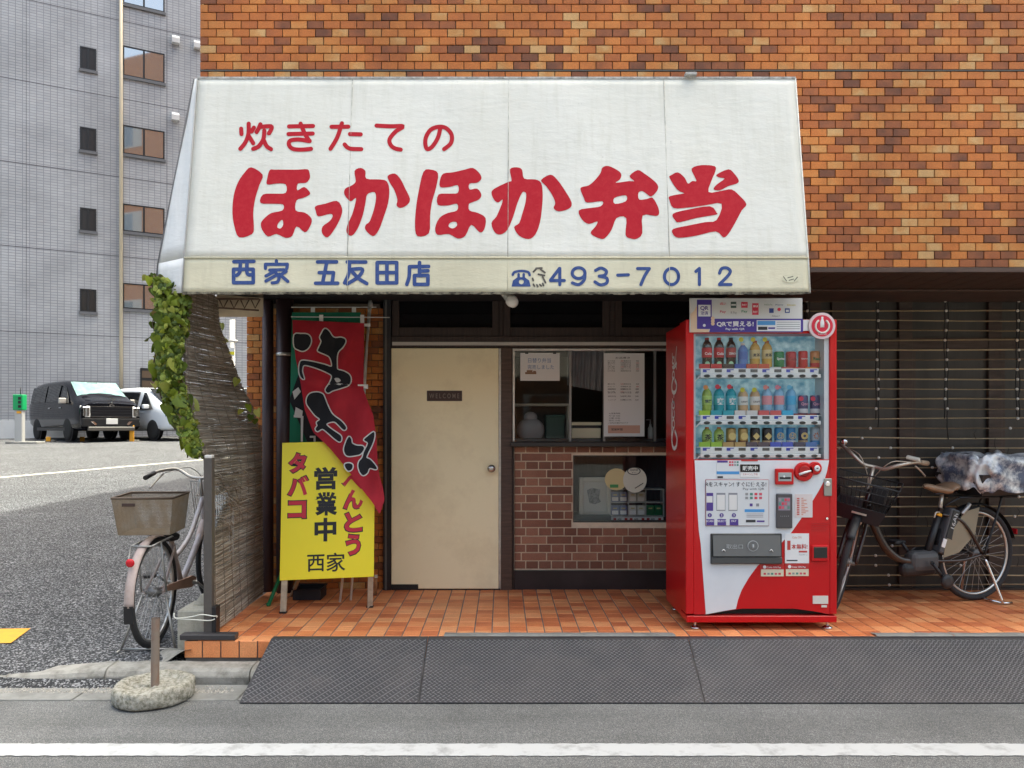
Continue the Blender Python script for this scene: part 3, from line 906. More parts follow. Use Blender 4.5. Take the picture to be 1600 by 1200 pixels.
vinyl(M_VAL, (.66,.62,.46), (.50,.46,.33), (.18,.16,.11), .7)
M_VSIDE = bpy.data.materials.new('awning_side_vinyl'); M_VSIDE.use_nodes = True
vinyl(M_VSIDE, (.72,.73,.73), (.58,.585,.58), (.22,.22,.2), .6)
AT, AC, AB = (4.632, az(122.5, 4.632)), (4.440, az(403, 4.440)), (4.412, az(457.5, 4.412))
XA0, XA1 = -1.838, 1.767
def aw_front(u, z):
    """point on the sloping front at x=u, height z"""
    k = (AT[0]-AC[0])/(AT[1]-AC[1])
    return AC[0] + k*(z-AC[1])
def wob(x, z, a=.004): return a*math.sin(x*3.1+1.3*z)*math.sin(z*4.0+.7*x) + .0025*math.sin(11*x+2*z)
frn = Vector((0, -1, (AT[0]-AC[0])/(AT[1]-AC[1]))).normalized()
m_ = MB()
def f_front(u, v):
    x = XA0 + (XA1-XA0)*u; z = AC[1] + (AT[1]-AC[1])*v
    edge = min(u, 1-u, v, 1-v)
    return (x, aw_front(x, z) - 0.0*edge + (wob(x, z)*min(1, edge*14)), z)
m_.grid(f_front, 60, 24)
front = m_.build('front_sheet', M_VINYL, aw, solid=.003)
def f_val(u, v):
    x = XA0 + (XA1-XA0)*u; y = AC[0] + (AB[0]-AC[0])*(1-v); z = AB[1] + (AC[1]-AB[1])*v
    if v < .1: z += .004*math.sin(37*x)+.003*math.sin(91*x)
    return (x, y, z)
m_ = MB(); m_.grid(f_val, 90, 6); m_.build('valance', M_VAL, aw, solid=.003)
# frayed, dirty hem
m_ = MB(); n = 150
for i in range(n):
    xa = XA0 + (XA1-XA0)*i/n; xb = XA0 + (XA1-XA0)*(i+1)/n
    h = .005 + .006*random.random()
    m_.box(xa, xb+.004, AB[0]-.004, AB[0]+.006, AB[1]-h, AB[1]+.004)
m_.build('hem', worn_mat('hem_grime', (.30,.27,.20), (.05,.045,.035), 1.0, 30, .95, lo=.4, hi=.6), aw)
MB().tube([(XA0, AC[0]-.003, AC[1]), (XA1, AC[0]-.003, AC[1])], .006, 6).build('crease_piping', M_VAL, aw)
# chamfered corner facet, side and end sheets
c0 = Vector((XA0-.001, AB[0]+.002, AB[1])); c1 = Vector((XA0-.001, AC[0]+.002, AC[1])); c2 = Vector((XA0-.001, AT[0], AT[1]))
d0 = Vector((ax(243, 4.50), 4.50, az(458.5, 4.50))); d1 = Vector((ax(247, 4.51), 4.51, az(412, 4.51))); d2 = Vector((ax(302.5, AT[0]), AT[0]+.01, AT[1]))
def quad_sheet(a, b, c, d, nm, m, nu=8, nv=12, amp=.004):
    q = MB()
    def fn(u, v):
        p = (a*(1-u)+b*u)*(1-v) + (d*(1-u)+c*u)*v
        e = min(u,1-u,v,1-v)*8
        return p + Vector((0, amp*math.sin(7*u+9*v)*min(1,e), 0))
    q.grid(fn, nu, nv); return q.build(nm, m, aw, solid=.003)
quad_sheet(d1, c1, c2, d2, 'corner_sheet', M_VSIDE)
quad_sheet(d0, c0, c1, d1, 'corner_valance', M_VSIDE, 6, 4, .001)
e0 = Vector((-2.06, 5.46, d0.z)); e1 = Vector((-2.04, 5.46, d1.z)); e2 = Vector((-1.80, 5.46, AT[1]-.02))
quad_sheet(e1, d1, d2, e2, 'side_sheet', M_VSIDE)
quad_sheet(e0, d0, d1, e1, 'side_valance', M_VSIDE, 6, 4, .001)
g0 = Vector((-1.70, 5.46, d0.z)); g2 = Vector((-1.70, 5.46, AT[1]-.02))
quad_sheet(e0, g0, g2, e2, 'end_sheet', mat('cream_vinyl_inside', (.62,.52,.36), .6, var=.2, vscale=3))
MB().tube([d0, d1, d2], .006, 6).build('edge_rope', mat('dark_piping', (.10,.10,.105), .6), aw)
MB().tube([c0+Vector((0,-.004,0)), c1+Vector((0,-.004,0)), c2+Vector((0,-.004,0))], .004, 6).build('corner_seam', mat('seam_grey', (.35,.35,.34), .6), aw)
MB().tube([(XA1, AB[0], AB[1]), (XA1, AC[0], AC[1]), (XA1, AT[0], AT[1])], .005, 6).build('edge_rope', M_VINYL, aw)
q = MB(); q.add([(XA1, AB[0], AB[1]), (XA1, AC[0], AC[1]), (XA1, AT[0], AT[1]), (XA1, YU+.0, AT[1]), (XA1, YU+.0, AB[1]+.12)], [(0,1,2,3,4)])
q.build('end_sheet', M_VINYL, aw, solid=.003)
# seams between the sheets
M_SEAM = mat('seam_dirt', (.48,.47,.42), .8, var=.5, vscale=20)
for xs, xe in ((551, 543), (795, 793.5), (1037, 1046)):
    p0, p1 = at(xs, 123, AT[0]), at(xe, 403, AC[0])
    n = Vector((0,-.0030,0))
    MB().tube([p0+n, p1+n], .0018, 6).build('seam', M_SEAM, aw)
    p2 = at(xe, 456, AB[0]); MB().tube([p1+n, p2+n], .0015, 5).build('seam', M_VAL, aw)
MB().box(XA0, XA1, AT[0]-.006, AT[0]+.012, AT[1]-.004, AT[1]+.008).build('top_batten', mat('batten', (.45,.44,.42), .6, var=.4, vscale=30), aw)
# inner frame pipes
for x in (-1.7, -.6, .5, 1.65):
    MB().tube([(x, 4.62, AB[1]+.05), (x, 4.47, AB[1]+.05), (x, 4.50, AB[1]+.22)], .012, 6).build('frame_pipe', mat('rusty_pipe', (.16,.10,.07), .7, var=.5, vscale=20), aw)
MB().tube([(-1.9, 4.47, AB[1]+.05), (1.7, 4.47, AB[1]+.05)], .012, 6).build('frame_pipe', MATS['rusty_pipe'], aw)
br = MB(); ya = 5.42
br.tube([(-2.03, ya, 2.33), (-1.72, ya, 2.33)], .007, 6); br.tube([(-2.03, ya, 2.27), (-1.72, ya, 2.25)], .006, 6)
for i in range(4): br.tube([(-2.0+.075*i, ya, 2.33), (-1.97+.075*i, ya, 2.265), (-1.935+.075*i, ya, 2.33)], .005, 5)
br.build('frame_bracket', MATS['rusty_pipe'], aw)

# ---- lettering painted on the awning
KF = (AT[0]-AC[0])/(AT[1]-AC[1]); KV = (AC[0]-AB[0])/(AC[1]-AB[1])
def on_aw(x, y, h=.0):
    a = (x-CX)/FPX; b = (y-CY)/FPX
    if y < 403: t = (AC[0] + KF*(H-AC[1]))/(1+KF*b)
    else: t = (AC[0] + KV*(H-AC[1]))/(1+KV*b)
    p = Vector((a*t, t, H-b*t))
    if y < 403:
        u = (p.x-XA0)/(XA1-XA0); v = (p.z-AC[1])/(AT[1]-AC[1])
        t += wob(p.x, p.z)*min(1, max(0, min(u, 1-u, v, 1-v))*14)
    t -= (.0036 + h)
    return Vector((a*t, t, H-b*t))
S = 420/1600
def cA(p): return (340+p[0]*S, 170+p[1]*S)
def cB(p): return (760+p[0]*S, 170+p[1]*S)
M_RED = worn_mat('sign_red', (.43,.012,.026), (.55,.05,.06), .5, 30, .75, bump=.1, spec=.2)
M_BLUE = worn_mat('sign_blue', (.038,.070,.22), (.10,.15,.32), .7, 40, .75, bump=.1, spec=.2)
def brush(conv, loops, nm='lettering', m=M_RED):
    lps = [[conv(p) for p in smooth_loop(lp, 3)] for lp in loops]
    me = spline_mesh(nm, lps, lambda x, y: on_aw(x, y), 9); me.materials.append(m)
    return link(nm, me, aw)
brush(cA, [[(200,348),(268,392),(250,450),(225,530),(212,620),(216,700),(205,745),(128,765),(100,700),(88,620),(95,520),(120,440),(160,380)]])
brush(cA, [[(310,365),(340,362),(400,362),(480,362),(535,360),(548,385),(548,415),(525,440),(478,445),(475,485),(515,465),(548,495),(546,512),(510,530),(470,545),(465,605),(520,618),(560,655),(550,700),(520,735),(470,700),(445,755),(405,768),(350,745),(300,760),(265,720),(258,680),(280,650),(320,620),(385,605),(390,570),(330,565),(255,560),(270,510),(340,505),(405,500),(405,450),(350,445),(295,450),(295,415)],
           [(385,660),(390,690),(375,712),(355,705),(362,680)]])
brush(cA, [[(582,580),(640,565),(710,548),(740,590),(735,640),(700,710),(655,765),(622,740),(625,700),(665,670),(685,640),(670,625),(600,640),(585,610)]])
brush(cA, [[(815,370),(850,352),(880,370),(885,415),(960,420),(1005,430),(1022,480),(1015,560),(990,640),(960,720),(925,758),(880,720),(882,690),(905,670),(930,600),(942,540),(940,505),(925,495),(890,510),(880,560),(865,630),(835,710),(800,755),(770,740),(770,700),(800,630),(820,560),(822,530),(790,550),(755,510),(760,475),(800,455),(822,430)]])
brush(cA, [[(1012,400),(1055,385),(1090,420),(1115,470),(1145,535),(1130,570),(1090,590),(1065,575),(1070,540),(1050,480),(1025,440)]])
brush(cA, [[(1225,375),(1270,362),(1312,385),(1300,470),(1275,560),(1265,640),(1258,740),(1190,758),(1175,700),(1180,600),(1195,500)]])
brush(cA, [[(1345,385),(1400,378),(1470,362),(1520,352),(1560,385),(1570,415),(1545,440),(1500,445),(1500,480),(1545,475),(1570,510),(1555,540),(1505,560),(1495,570),(1500,605),(1550,620),(1595,650),(1588,715),(1560,735),(1510,690),(1475,755),(1430,772),(1375,745),(1310,750),(1295,710),(1320,650),(1370,620),(1425,605),(1425,565),(1370,575),(1310,570),(1315,510),(1380,505),(1430,500),(1430,455),(1380,465),(1325,465),(1325,420)],
           [(1418,672),(1425,695),(1400,712),(1375,700),(1385,678)]])
brush(cB, [[(140,360),(180,348),(212,362),(225,415),(290,420),(325,440),(335,500),(332,580),(318,680),(290,750),(250,775),(195,755),(165,705),(195,680),(215,620),(232,560),(237,510),(228,495),(212,500),(185,560),(160,640),(125,720),(85,748),(50,735),(30,680),(60,640),(90,570),(95,540),(70,558),(45,540),(30,495),(60,468),(130,435),(150,425)]])
brush(cB, [[(325,425),(380,392),(420,420),(470,490),(508,560),(490,595),(430,610),(400,590),(410,560),(390,510),(355,460)]])
brush(cB, [[(690,350),(725,340),(780,365),(803,390),(795,420),(770,440),(850,430),(880,430),(852,400),(900,365),(940,385),(1000,430),(1022,460),(1015,490),(985,520),(965,515),(930,490),(905,500),(910,540),(960,535),(990,530),(1020,580),(1028,620),(1010,638),(930,635),(928,740),(895,773),(860,772),(828,750),(832,650),(775,650),(745,720),(705,770),(670,770),(620,740),(650,700),(660,670),(610,685),(570,660),(550,605),(620,590),(680,580),(690,550),(600,558),(580,530),(560,480),(570,465),(610,455),(650,420),(680,380)],
           [(762,530),(830,515),(830,550),(765,565)]])
brush(cB, [[(1222,355),(1280,335),(1360,342),(1362,375),(1345,415),(1322,495),(1400,488),(1460,480),(1510,520),(1548,568),(1520,605),(1480,680),(1440,745),(1410,765),(1365,730),(1250,755),(1145,768),(1110,745),(1112,715),(1200,695),(1300,675),(1370,662),(1400,565),(1300,575),(1200,588),(1115,590),(1090,545),(1092,520),(1170,505),(1173,500),(1135,480),(1090,410),(1100,395),(1140,378),(1180,410),(1200,445),(1225,430),(1250,430),(1238,400)]])
brush(cB, [[(1370,392),(1440,360),(1475,385),(1502,425),(1490,445),(1440,460),(1390,485),(1352,478),(1372,450),(1418,416),(1385,408)]])
brush(cB, [[(1110,625),(1200,600),(1330,580),(1370,618),(1365,630),(1250,650),(1150,675),(1125,665)]])
def strokes(conv, sts, w, m, nm='lettering', smooth=True):
    me = strokes_mesh(nm, [[conv(p) for p in st] for st in sts], w*S, lambda x, y, h: on_aw(x, y, h), smooth=smooth)
    me.materials.append(m); return link(nm, me, aw)
strokes(cA, [[(140,118),(142,150)],[(185,88),(183,150),(165,200),(135,238)],[(216,112),(202,135)],[(188,165),(212,205)],[(255,92),(245,115),(232,138)],[(248,108),(318,104),(316,128),(305,146)],[(278,130),(272,180),(245,222),(212,238)],[(274,185),(292,222),(318,240)]], 25, M_RED)
strokes(cA, [[(425,105),(568,102)],[(422,150),(566,147)],[(494,88),(520,150),(548,192)],[(545,192),(480,182),(432,190),(425,215),(448,238),(500,243),(556,238)]], 25, M_RED)
strokes(cA, [[(678,107),(778,106)],[(740,86),(712,170),(672,238)],[(788,150),(852,152)],[(756,212),(785,236),(855,240)]], 25, M_RED)
strokes(cA, [[(946,100),(1030,104),(1104,104),(1060,135),(1024,180),(1030,215),(1055,235),(1090,243)]], 25, M_RED)
strokes(cA, [[(1326,112),(1312,170),(1280,222),(1250,240),(1237,215),(1240,170),(1268,125),(1315,107),(1360,115),(1393,155),(1388,205),(1348,240)]], 25, M_RED)
bx = lambda x0, y0, x1, y1: [[(x0,y0),(x1,y0)],[(x1,y0),(x1,y1)],[(x1,y1),(x0,y1)],[(x0,y1),(x0,y0)]]
strokes(cA, [[(97,910),(215,908)]] + bx(95,955,212,1035) + [[(135,915),(132,970),(112,992)],[(175,912),(176,980),(204,988)]], 22, M_BLUE)
strokes(cA, [[(350,905),(350,925)],[(285,950),(285,926)],[(285,926),(415,925)],[(415,925),(412,950)],[(310,960),(395,958)],[(345,965),(288,995)],[(350,990),(288,1025)],[(338,968),(364,1000),(356,1030),(325,1036)],[(408,968),(372,990)],[(368,985),(418,1027)]], 20, M_BLUE)
strokes(cA, [[(595,911),(708,911)],[(650,912),(625,1035)],[(605,975),(690,975)],[(690,975),(682,1035)],[(583,1038),(715,1038)]], 22, M_BLUE)
strokes(cA, [[(772,912),(882,912)],[(785,912),(780,980),(756,1036)],[(800,955),(862,955),(838,1000),(772,1042)],[(800,968),(840,1010),(888,1040)]], 22, M_BLUE)
strokes(cA, bx(950,915,1066,1036) + [[(1008,915),(1008,1036)],[(950,975),(1066,975)]], 22, M_BLUE)
strokes(cA, [[(1202,915),(1202,940)],[(1142,940),(1256,938)],[(1142,940),(1140,1000),(1126,1045)],[(1202,945),(1202,985)],[(1202,966),(1252,964)]] + bx(1172,992,1252,1045), 22, M_BLUE)
strokes(cB, [[(435,950),(382,1020)],[(382,1022),(464,1022)],[(437,950),(437,1046)]], 19, M_BLUE)
cir = lambda cx, cy, rx, ry, n=16, a0=0, a1=360: [(cx+rx*math.cos(R(a0+(a1-a0)*k/n)), cy+ry*math.sin(R(a0+(a1-a0)*k/n))) for k in range(n+1)]
strokes(cB, [cir(549,978,38,32), [(587,978),(582,1018),(550,1046),(512,1036)]], 19, M_BLUE)
strokes(cB, [[(650,962),(682,948),(714,966),(704,990),(672,996)],[(672,996),(716,1008),(716,1036),(680,1048),(646,1030)]], 19, M_BLUE)
strokes(cB, [[(782,990),(845,988)]], 19, M_BLUE)
strokes(cB, [[(900,951),(970,951)],[(970,951),(942,995),(920,1046)]], 19, M_BLUE)
strokes(cB, [cir(1102,998,42,48,20)], 19, M_BLUE)
strokes(cB, [[(1247,968),(1268,950)],[(1268,950),(1268,1046)]], 19, M_BLUE)
strokes(cB, [[(1388,978),(1400,952),(1430,947),(1452,966),(1436,996),(1388,1044)],[(1388,1046),(1456,1046)]], 19, M_BLUE)
tl = [[(150,1058),(158,1022),(185,1002),(228,1002),(255,1022),(264,1058)], [(208+15*math.cos(R(a)), 1030+14*math.sin(R(a))) for a in range(0,360,30)]]
me = spline_mesh('telephone_mark', [[cB(p) for p in lp] for lp in tl], lambda x, y: on_aw(x, y)); me.materials.append(M_BLUE); link('telephone_mark', me, aw)
strokes(cB, [[(157,988),(168,972),(208,965),(248,972),(258,990)],[(192,985),(192,1004)],[(222,985),(222,1004)]], 15, M_BLUE, 'telephone_mark')
# scraped off digit
sm = MATS.get('scrape') or mat('scrape', (.10,.09,.08), .8, var=.5, vscale=60)
random.seed(3)
sts = [[(280,970),(300,950)],[(296,950),(330,948)],[(322,955),(348,975)],[(310,985),(345,992)],[(335,1000),(352,1035)],[(280,1045),(286,1055)],[(300,1048),(306,1058)],[(318,1046),(326,1054)],[(335,1040),(340,1052)],[(275,1010),(279,1022)]]
strokes(cB, sts, 11, sm, 'scraped_digit')
# small oval emblem at the hem corner
m_ = MB()
ov = [on_aw(1235+13*math.cos(R(a)), 436+5.5*math.sin(R(a)), .0005) for a in range(0,360,20)]
m_.poly(ov); m_.build('maker_patch', mat('patch_cream', (.62,.60,.44), .6), aw)
for a, b in (((1224,432),(1229,439)),((1231,434),(1239,432)),((1233,438),(1240,436)),((1241,439),(1246,433))):
    me = strokes_mesh('emblem_mark', [[a, b]], 1.3, lambda x, y, h: on_aw(x, y, h+.001)); me.materials.append(sm); link('emblem_mark', me, aw)
MB().box(ax(1070,4.62), ax(1088,4.62), 4.60, 4.64, AT[1]+.008, AT[1]+.026).build('top_hook', MATS['batten'], aw, .003)
# spot lamp under the hem
lamp = thing('spot_lamp', 'small white spot lamp hanging under the awning hem', 'lamp', at(792, 462, 4.7))
p0 = at(783, 455, 4.72); p1 = at(797, 468, 4.66); d = (p1-p0).normalized()
Mx = Matrix.Translation(p0) @ d.to_track_quat('Z','Y').to_matrix().to_4x4()
ll = (p1-p0).length
MB().lathe([(.012,-.05),(.017,0),(.021,ll*.5),(.026,ll*.95)], 14, Mx).build('lamp_holder', mat('lamp_grey', (.50,.49,.46), .5), lamp)
MB().lathe([(.024,ll*.95),(.036,ll*1.05),(.037,ll*1.25),(.028,ll*1.5),(.004,ll*1.6)], 16, Mx).build('bulb', mat('bulb_white', (.82,.80,.76), .25), lamp)
MB().tube([p0-d*.05, p0-d*.05+Vector((0,.03,.10))], .008, 6).build('lamp_arm', MATS['lamp_grey'], lamp)
random.seed(11)
# ================================================================== BACKGROUND
def gz(Y):
    if Y < 20: return zs(Y)
    if Y < 34: return zs(20) + (zs(26)-zs(20))*(Y-20)/14
    return zs(26)
def stack_tile_mat(name, c1, c2, mortar, w, h, msize, rough=.35, var=.2):
    m = bpy.data.materials.new(name); m.use_nodes = True
    N = m.node_tree.nodes; L = m.node_tree.links; b = N['Principled BSDF']
    tc = N.new('ShaderNodeTexCoord'); sp = N.new('ShaderNodeSeparateXYZ'); cm = N.new('ShaderNodeCombineXYZ')
    L.new(tc.outputs['Object'], sp.inputs[0]); L.new(sp.outputs[0], cm.inputs[0]); L.new(sp.outputs[2], cm.inputs[1])
    br = N.new('ShaderNodeTexBrick'); br.offset = 0; br.offset_frequency = 1; br.squash = 1
    br.inputs['Scale'].default_value = 1; br.inputs['Brick Width'].default_value = w; br.inputs['Row Height'].default_value = h
    br.inputs['Mortar Size'].default_value = msize; br.inputs['Mortar Smooth'].default_value = .1; br.inputs['Bias'].default_value = 0
    br.inputs['Color1'].default_value = (*c1, 1); br.inputs['Color2'].default_value = (*c2, 1); br.inputs['Mortar'].default_value = (*mortar, 1)
    L.new(cm.outputs[0], br.inputs['Vector'])
    n = N.new('ShaderNodeTexNoise'); n.inputs['Scale'].default_value = .6; n.inputs['Detail'].default_value = 7
    L.new(tc.outputs['Object'], n.inputs['Vector'])
    mr = N.new('ShaderNodeMapRange'); mr.inputs['From Min'].default_value = .3; mr.inputs['From Max'].default_value = .7; mr.inputs['To Min'].default_value = 1-var; mr.inputs['To Max'].default_value = 1+var*.6
    L.new(n.outputs['Fac'], mr.inputs['Value'])
    mx = N.new('ShaderNodeVectorMath'); mx.operation = 'SCALE'
    L.new(br.outputs['Color'], mx.inputs[0]); L.new(mr.outputs[0], mx.inputs['Scale']); L.new(mx.outputs[0], b.inputs['Base Color'])
    b.inputs['Roughness'].default_value = rough
    bp = N.new('ShaderNodeBump'); bp.invert = True; bp.inputs['Strength'].default_value = .5; bp.inputs['Distance'].default_value = .01
    L.new(br.outputs['Fac'], bp.inputs['Height']); L.new(bp.outputs[0], b.inputs['Normal'])
    MATS[name] = m
    return m
M_GREYT = stack_tile_mat('grey_office_tile', (.40,.415,.45), (.455,.47,.50), (.27,.28,.31), .205, .095, .012)
M_MIRROR = mat('office_glass', (.55,.56,.57), .03, metal=.85)
M_SMOKE = mat('smoked_glass', (.03,.024,.022), .12, spec=.4)
M_BFRAME = mat('window_frame_black', (.02,.02,.022), .35)
U = Vector((.8796,.4757,0)); Nn = Vector((.4757,-.8796,0)); P0 = Vector((-14.7,27,0))
ANG = math.atan2(.4757,.8796)
off = thing('office_building', 'tall grey tiled office block with black sliding windows and a cream downpipe', 'building', (0,0,0))
def gb(x, y):
    a = (x-CX)/FPX
    t = P0.dot(Nn)/(a*Nn.x+Nn.y)
    p = Vector((a*t, t, H-(y-CY)/FPX*t))
    return ((p-P0).dot(U), p.z)
def gq(m_, x0, x1, y0, y1, d0, d1):
    """box on the wall face between the pixel columns; d = distance in front of the face (local -y)"""
    u0, zt = gb(x0, y0); u1, _ = gb(x1, y0); _, zb = gb(x0, y1)
    m_.box(u0, u1, -d1, -d0, zb, zt)
    return u0, u1, zb, zt
m_ = MB()
m_.box(-16, 14, 0, 14, 0, 24)
ob = m_.build('wall', M_GREYT, off)
m_ = MB(); u0, z0 = gb(0, 657)
m_.box(-16, gb(118,600)[0]+.0, -.05, -.001, 0, z0); m_.build('plinth', worn_mat('white_plinth', (.68,.70,.72), (.5,.5,.5), .5, 2, .7), off)
for yj in (31, 153, 276, 400, 526):
    _, z = gb(184, yj)
    MB().box(-16, 14, -.004, .02, z-.012, z+.012).build('floor_joint', mat('joint_dark', (.13,.13,.15), .7), off)
for xj in (41, 261):
    u, _ = gb(xj, 300); MB().box(u-.008, u+.008, -.003, .02, 0, 24).build('panel_joint', MATS['joint_dark'], off)
def office_window(x0, x1, y0, y1, nm='sliding_window', gm=None):
    u0, zt = gb(x0, y0); u1, _ = gb(x1, y0); _, zb = gb(x0, y1)
    f = MB(); w = .045
    f.box(u0, u0+w, -.03, .05, zb, zt); f.box(u1-w, u1, -.03, .05, zb, zt); f.box(u0+w, u1-w, -.03, .05, zt-w, zt)
    f.box(u0+w, u1-w, -.03, .05, zb, zb+w); uc = (u0+u1)/2; f.box(uc-.03, uc+.03, -.028, .05, zb+w, zt-w)
    fr = f.build(nm, M_BFRAME, off)
    # a dark reveal shows round the panes
    MB().box(u0+w, uc-.03, -.012, -.006, zb+w, zt-w).build('pane', gm or M_MIRROR, fr)
    MB().box(uc+.03, u1-w, -.018, -.012, zb+w, zt-w).build('pane', gm or M_MIRROR, fr)
    s_ = MB(); s_.box(u0-.04, u1+.04, -.07, .02, zb-.10, zb-.002); s_.build('sill', mat('sill_grey', (.14,.145,.16), .5), fr)
for y0, y1 in ((72,107),(198,234),(324,359.5),(451,486.5)): office_window(125, 150.5, y0, y1, gm=M_SMOKE)
for y0, y1 in ((-54,5),(71,118),(195,240),(318,361),(442,482),): office_window(192, 257, y0, y1)
office_window(-60, -30, 72, 107)
u0, zt = gb(219, 575); u1, _ = gb(246, 575); _, zb = gb(219, 610)
f = MB(); f.box(u0, u1, -.04, .02, zb, zt); fr = f.build('louvre_window', M_BFRAME, off)
for k in range(2): MB().box(u0+.06, u1-.06, -.05, -.041, zb+.1+k*(zt-zb-.1)/2, zb+(k+1)*(zt-zb-.1)/2).build('pane', mat('brown_glass', (.12,.085,.06), .25), fr)
u, _ = gb(189, 300)
_, zb = gb(189, 612)
MB().tube([(u, -.10, zb), (u, -.10, 24)], .062, 12).build('downpipe', mat('cream_pipe', (.66,.58,.44), .5), off)
for x, y in ((274, 64), (308, 72), (273.5, 184)):
    u, z = gb(x, y)
    v = MB(); v.prism([(u-.13, -.001, z-.14), (u-.13, -.20, z-.14), (u-.13, -.22, z+.04), (u-.13, -.12, z+.15), (u-.13, -.001, z+.17)], (.26,0,0))
    v.build('vent_hood', mat('vent_white', (.74,.75,.76), .45), off, .01)
off.location = P0; off.rotation_euler = (0, 0, ANG)

# unseen building across the road, added to bounce warm sunlight onto the shopfront
opp = thing('unseen_apartment_block', 'unseen orange tiled apartment block across the road, added for warm fill light', 'building', (0,-18,0))
M_OPP = stack_tile_mat('apartment_tile', (.42,.17,.07), (.50,.23,.10), (.25,.2,.16), .21, .07, .01, .5)
MB().box(-26, 26, -28, -18, 0, 8.0).build('wall', M_OPP, opp)
for k in range(2):
    for i in range(8):
        x = -24+6.2*i
        f = MB().box(x, x+3.4, -17.96, -17.9, 1.0+3.2*k, 2.7+3.2*k).build('window', mat('window_frame_silver', (.5,.5,.5), .4), opp)
        MB().box(x+.08, x+1.66, -17.9, -17.88, 1.08+3.2*k, 2.62+3.2*k).build('pane', M_MIRROR, f)
        MB().box(x+1.74, x+3.32, -17.9, -17.88, 1.08+3.2*k, 2.62+3.2*k).build('pane', M_MIRROR, f)
    MB().box(-26, 26, -18, -16.9, 3.3+3.2*k, 3.5+3.2*k).build('balcony_slab', mat('balcony_cream', (.62,.56,.46), .7), opp)
    if k: MB().box(-26, 26, -17.0, -16.92, 3.4+3.2*(k-1)+.1, 4.3+3.2*(k-1)).build('balcony_parapet', MATS['balcony_cream'], opp)

# ================================================================== CARS
M_TYRE = mat('tyre_rubber', (.018,.018,.019), .85, bump=.2)
M_RIM = mat('alloy_rim', (.48,.48,.5), .3, metal=.85)
M_CGLASS = mat('car_glass', (.012,.014,.016), .04, spec=.8)
M_WSHIELD = mat('windscreen_sunshade', (.20,.33,.32), .12, var=.25, vscale=4, coat=1)
M_BLKPL = mat('black_plastic', (.015,.015,.017), .45)
M_CHROME = mat('chrome', (.75,.75,.77), .15, metal=1.0)
def car(name, label, cat, paint, st, W, win, nose, loc, ang, group):
    """st: stations (x, z_low, z_belt, z_top, w_low, w_belt, w_top)"""
    root = thing(name, label, cat, (0,0,0), group)
    def ring(s_):
        x, zl, zb, zt, wl, wb, wt = s_
        h = [(wl*.94, zl), (wl, zl+.07), (wb*1.005, zl+(zb-zl)*.55), (wb, zb), ((wb*.55+wt*.45), zb+(zt-zb)*.45), (wt, zt-(zt-zb)*.10-.02), (wt*.90, zt-.008), (wt*.5, zt+.012)]
        return [(x, y, z) for y, z in h] + [(x, -y, z) for y, z in h[::-1]]
    m_ = MB(); n = 16; vs = []
    for s_ in st: vs += ring(s_)
    fs = [(i*n+k, i*n+(k+1)%n, (i+1)*n+(k+1)%n, (i+1)*n+k) for i in range(len(st)-1) for k in range(n)]
    m_.add(vs, fs, True); m_.f += [tuple(range(n)), tuple((len(st)-1)*n+k for k in range(n-1,-1,-1))]; m_.sm += [False, False]
    body = m_.build('body', paint, root)
    sm_ = body.modifiers.new('rounding', 'SUBSURF'); sm_.levels = sm_.render_levels = 1
    def P(i, j, s=1):          # ring point j of station i on side s
        p = ring(st[i])[j]; return Vector((p[0], p[1]*s, p[2]))
    def lerp(a, b, t): return a*(1-t)+b*t
    # side glass
    for s in (1, -1):
        for (ia, ta, ib, tb, lo, hi) in win:
            def q(i, t, j): return lerp(P(i, j, s), P(i+1, j, s), t)
            o_ = Vector((0, .006*s, .004))
            a, b = (q(ia, ta, 3), q(ia, ta, 5)), (q(ib, tb, 3), q(ib, tb, 5))
            pts = [lerp(*a, lo)+o_, lerp(*b, lo)+o_, lerp(q(ib,tb,4), q(ib,tb,4), 0)+o_*1.3, lerp(*b, hi)+o_, lerp(*a, hi)+o_, q(ia,ta,4)+o_*1.3]
            w_ = MB(); w_.prism(pts if s == 1 else pts[::-1], (0, .012*s, 0)); w_.build('side_window', M_CGLASS, root)
    return root, P, lerp, body
def wheel_part(root, c, r, w, s):
    Mx = Matrix.Translation(c) @ Matrix.Rotation(R(90), 4, 'X')
    t = MB().lathe([(r*.62,-w/2),(r*.93,-w/2),(r,-w*.36),(r,w*.36),(r*.93,w/2),(r*.62,w/2)], 28, Mx).build('wheel', M_TYRE, root)
    rm = MB()
    y = c[1] + s*(w/2-.02)
    rm.tube([(c[0]+math.cos(a)*r*.62, y, c[2]+math.sin(a)*r*.62) for a in [2*math.pi*k/24 for k in range(24)]], .018, 6, closed=True)
    for k in range(7):
        a = 2*math.pi*k/7
        d = Vector((math.cos(a), 0, math.sin(a))); e = Vector((-math.sin(a), 0, math.cos(a)))
        cc = Vector((c[0], y, c[2]))
        rm.prism([cc+d*.04-e*.03, cc+d*.04+e*.03, cc+d*r*.6+e*.018, cc+d*r*.6-e*.018], (0, .012*s, 0))
    rm.lathe([(.05,-.01),(.05,.012)], 12, Matrix.Translation((c[0], y, c[2])) @ Matrix.Rotation(R(90),4,'X'))
    rm.build('rim', M_RIM, t)
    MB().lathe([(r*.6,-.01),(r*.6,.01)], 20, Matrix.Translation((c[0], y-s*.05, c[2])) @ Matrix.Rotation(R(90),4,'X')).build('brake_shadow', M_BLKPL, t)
    a_ = MB(); a_.lathe([(r*1.16,-.01),(r*1.16,.012)], 28, Matrix.Translation((c[0], c[1]+s*(w/2-.055), c[2])) @ Matrix.Rotation(R(90),4,'X')); a_.build('wheel_arch', M_BLKPL, root)

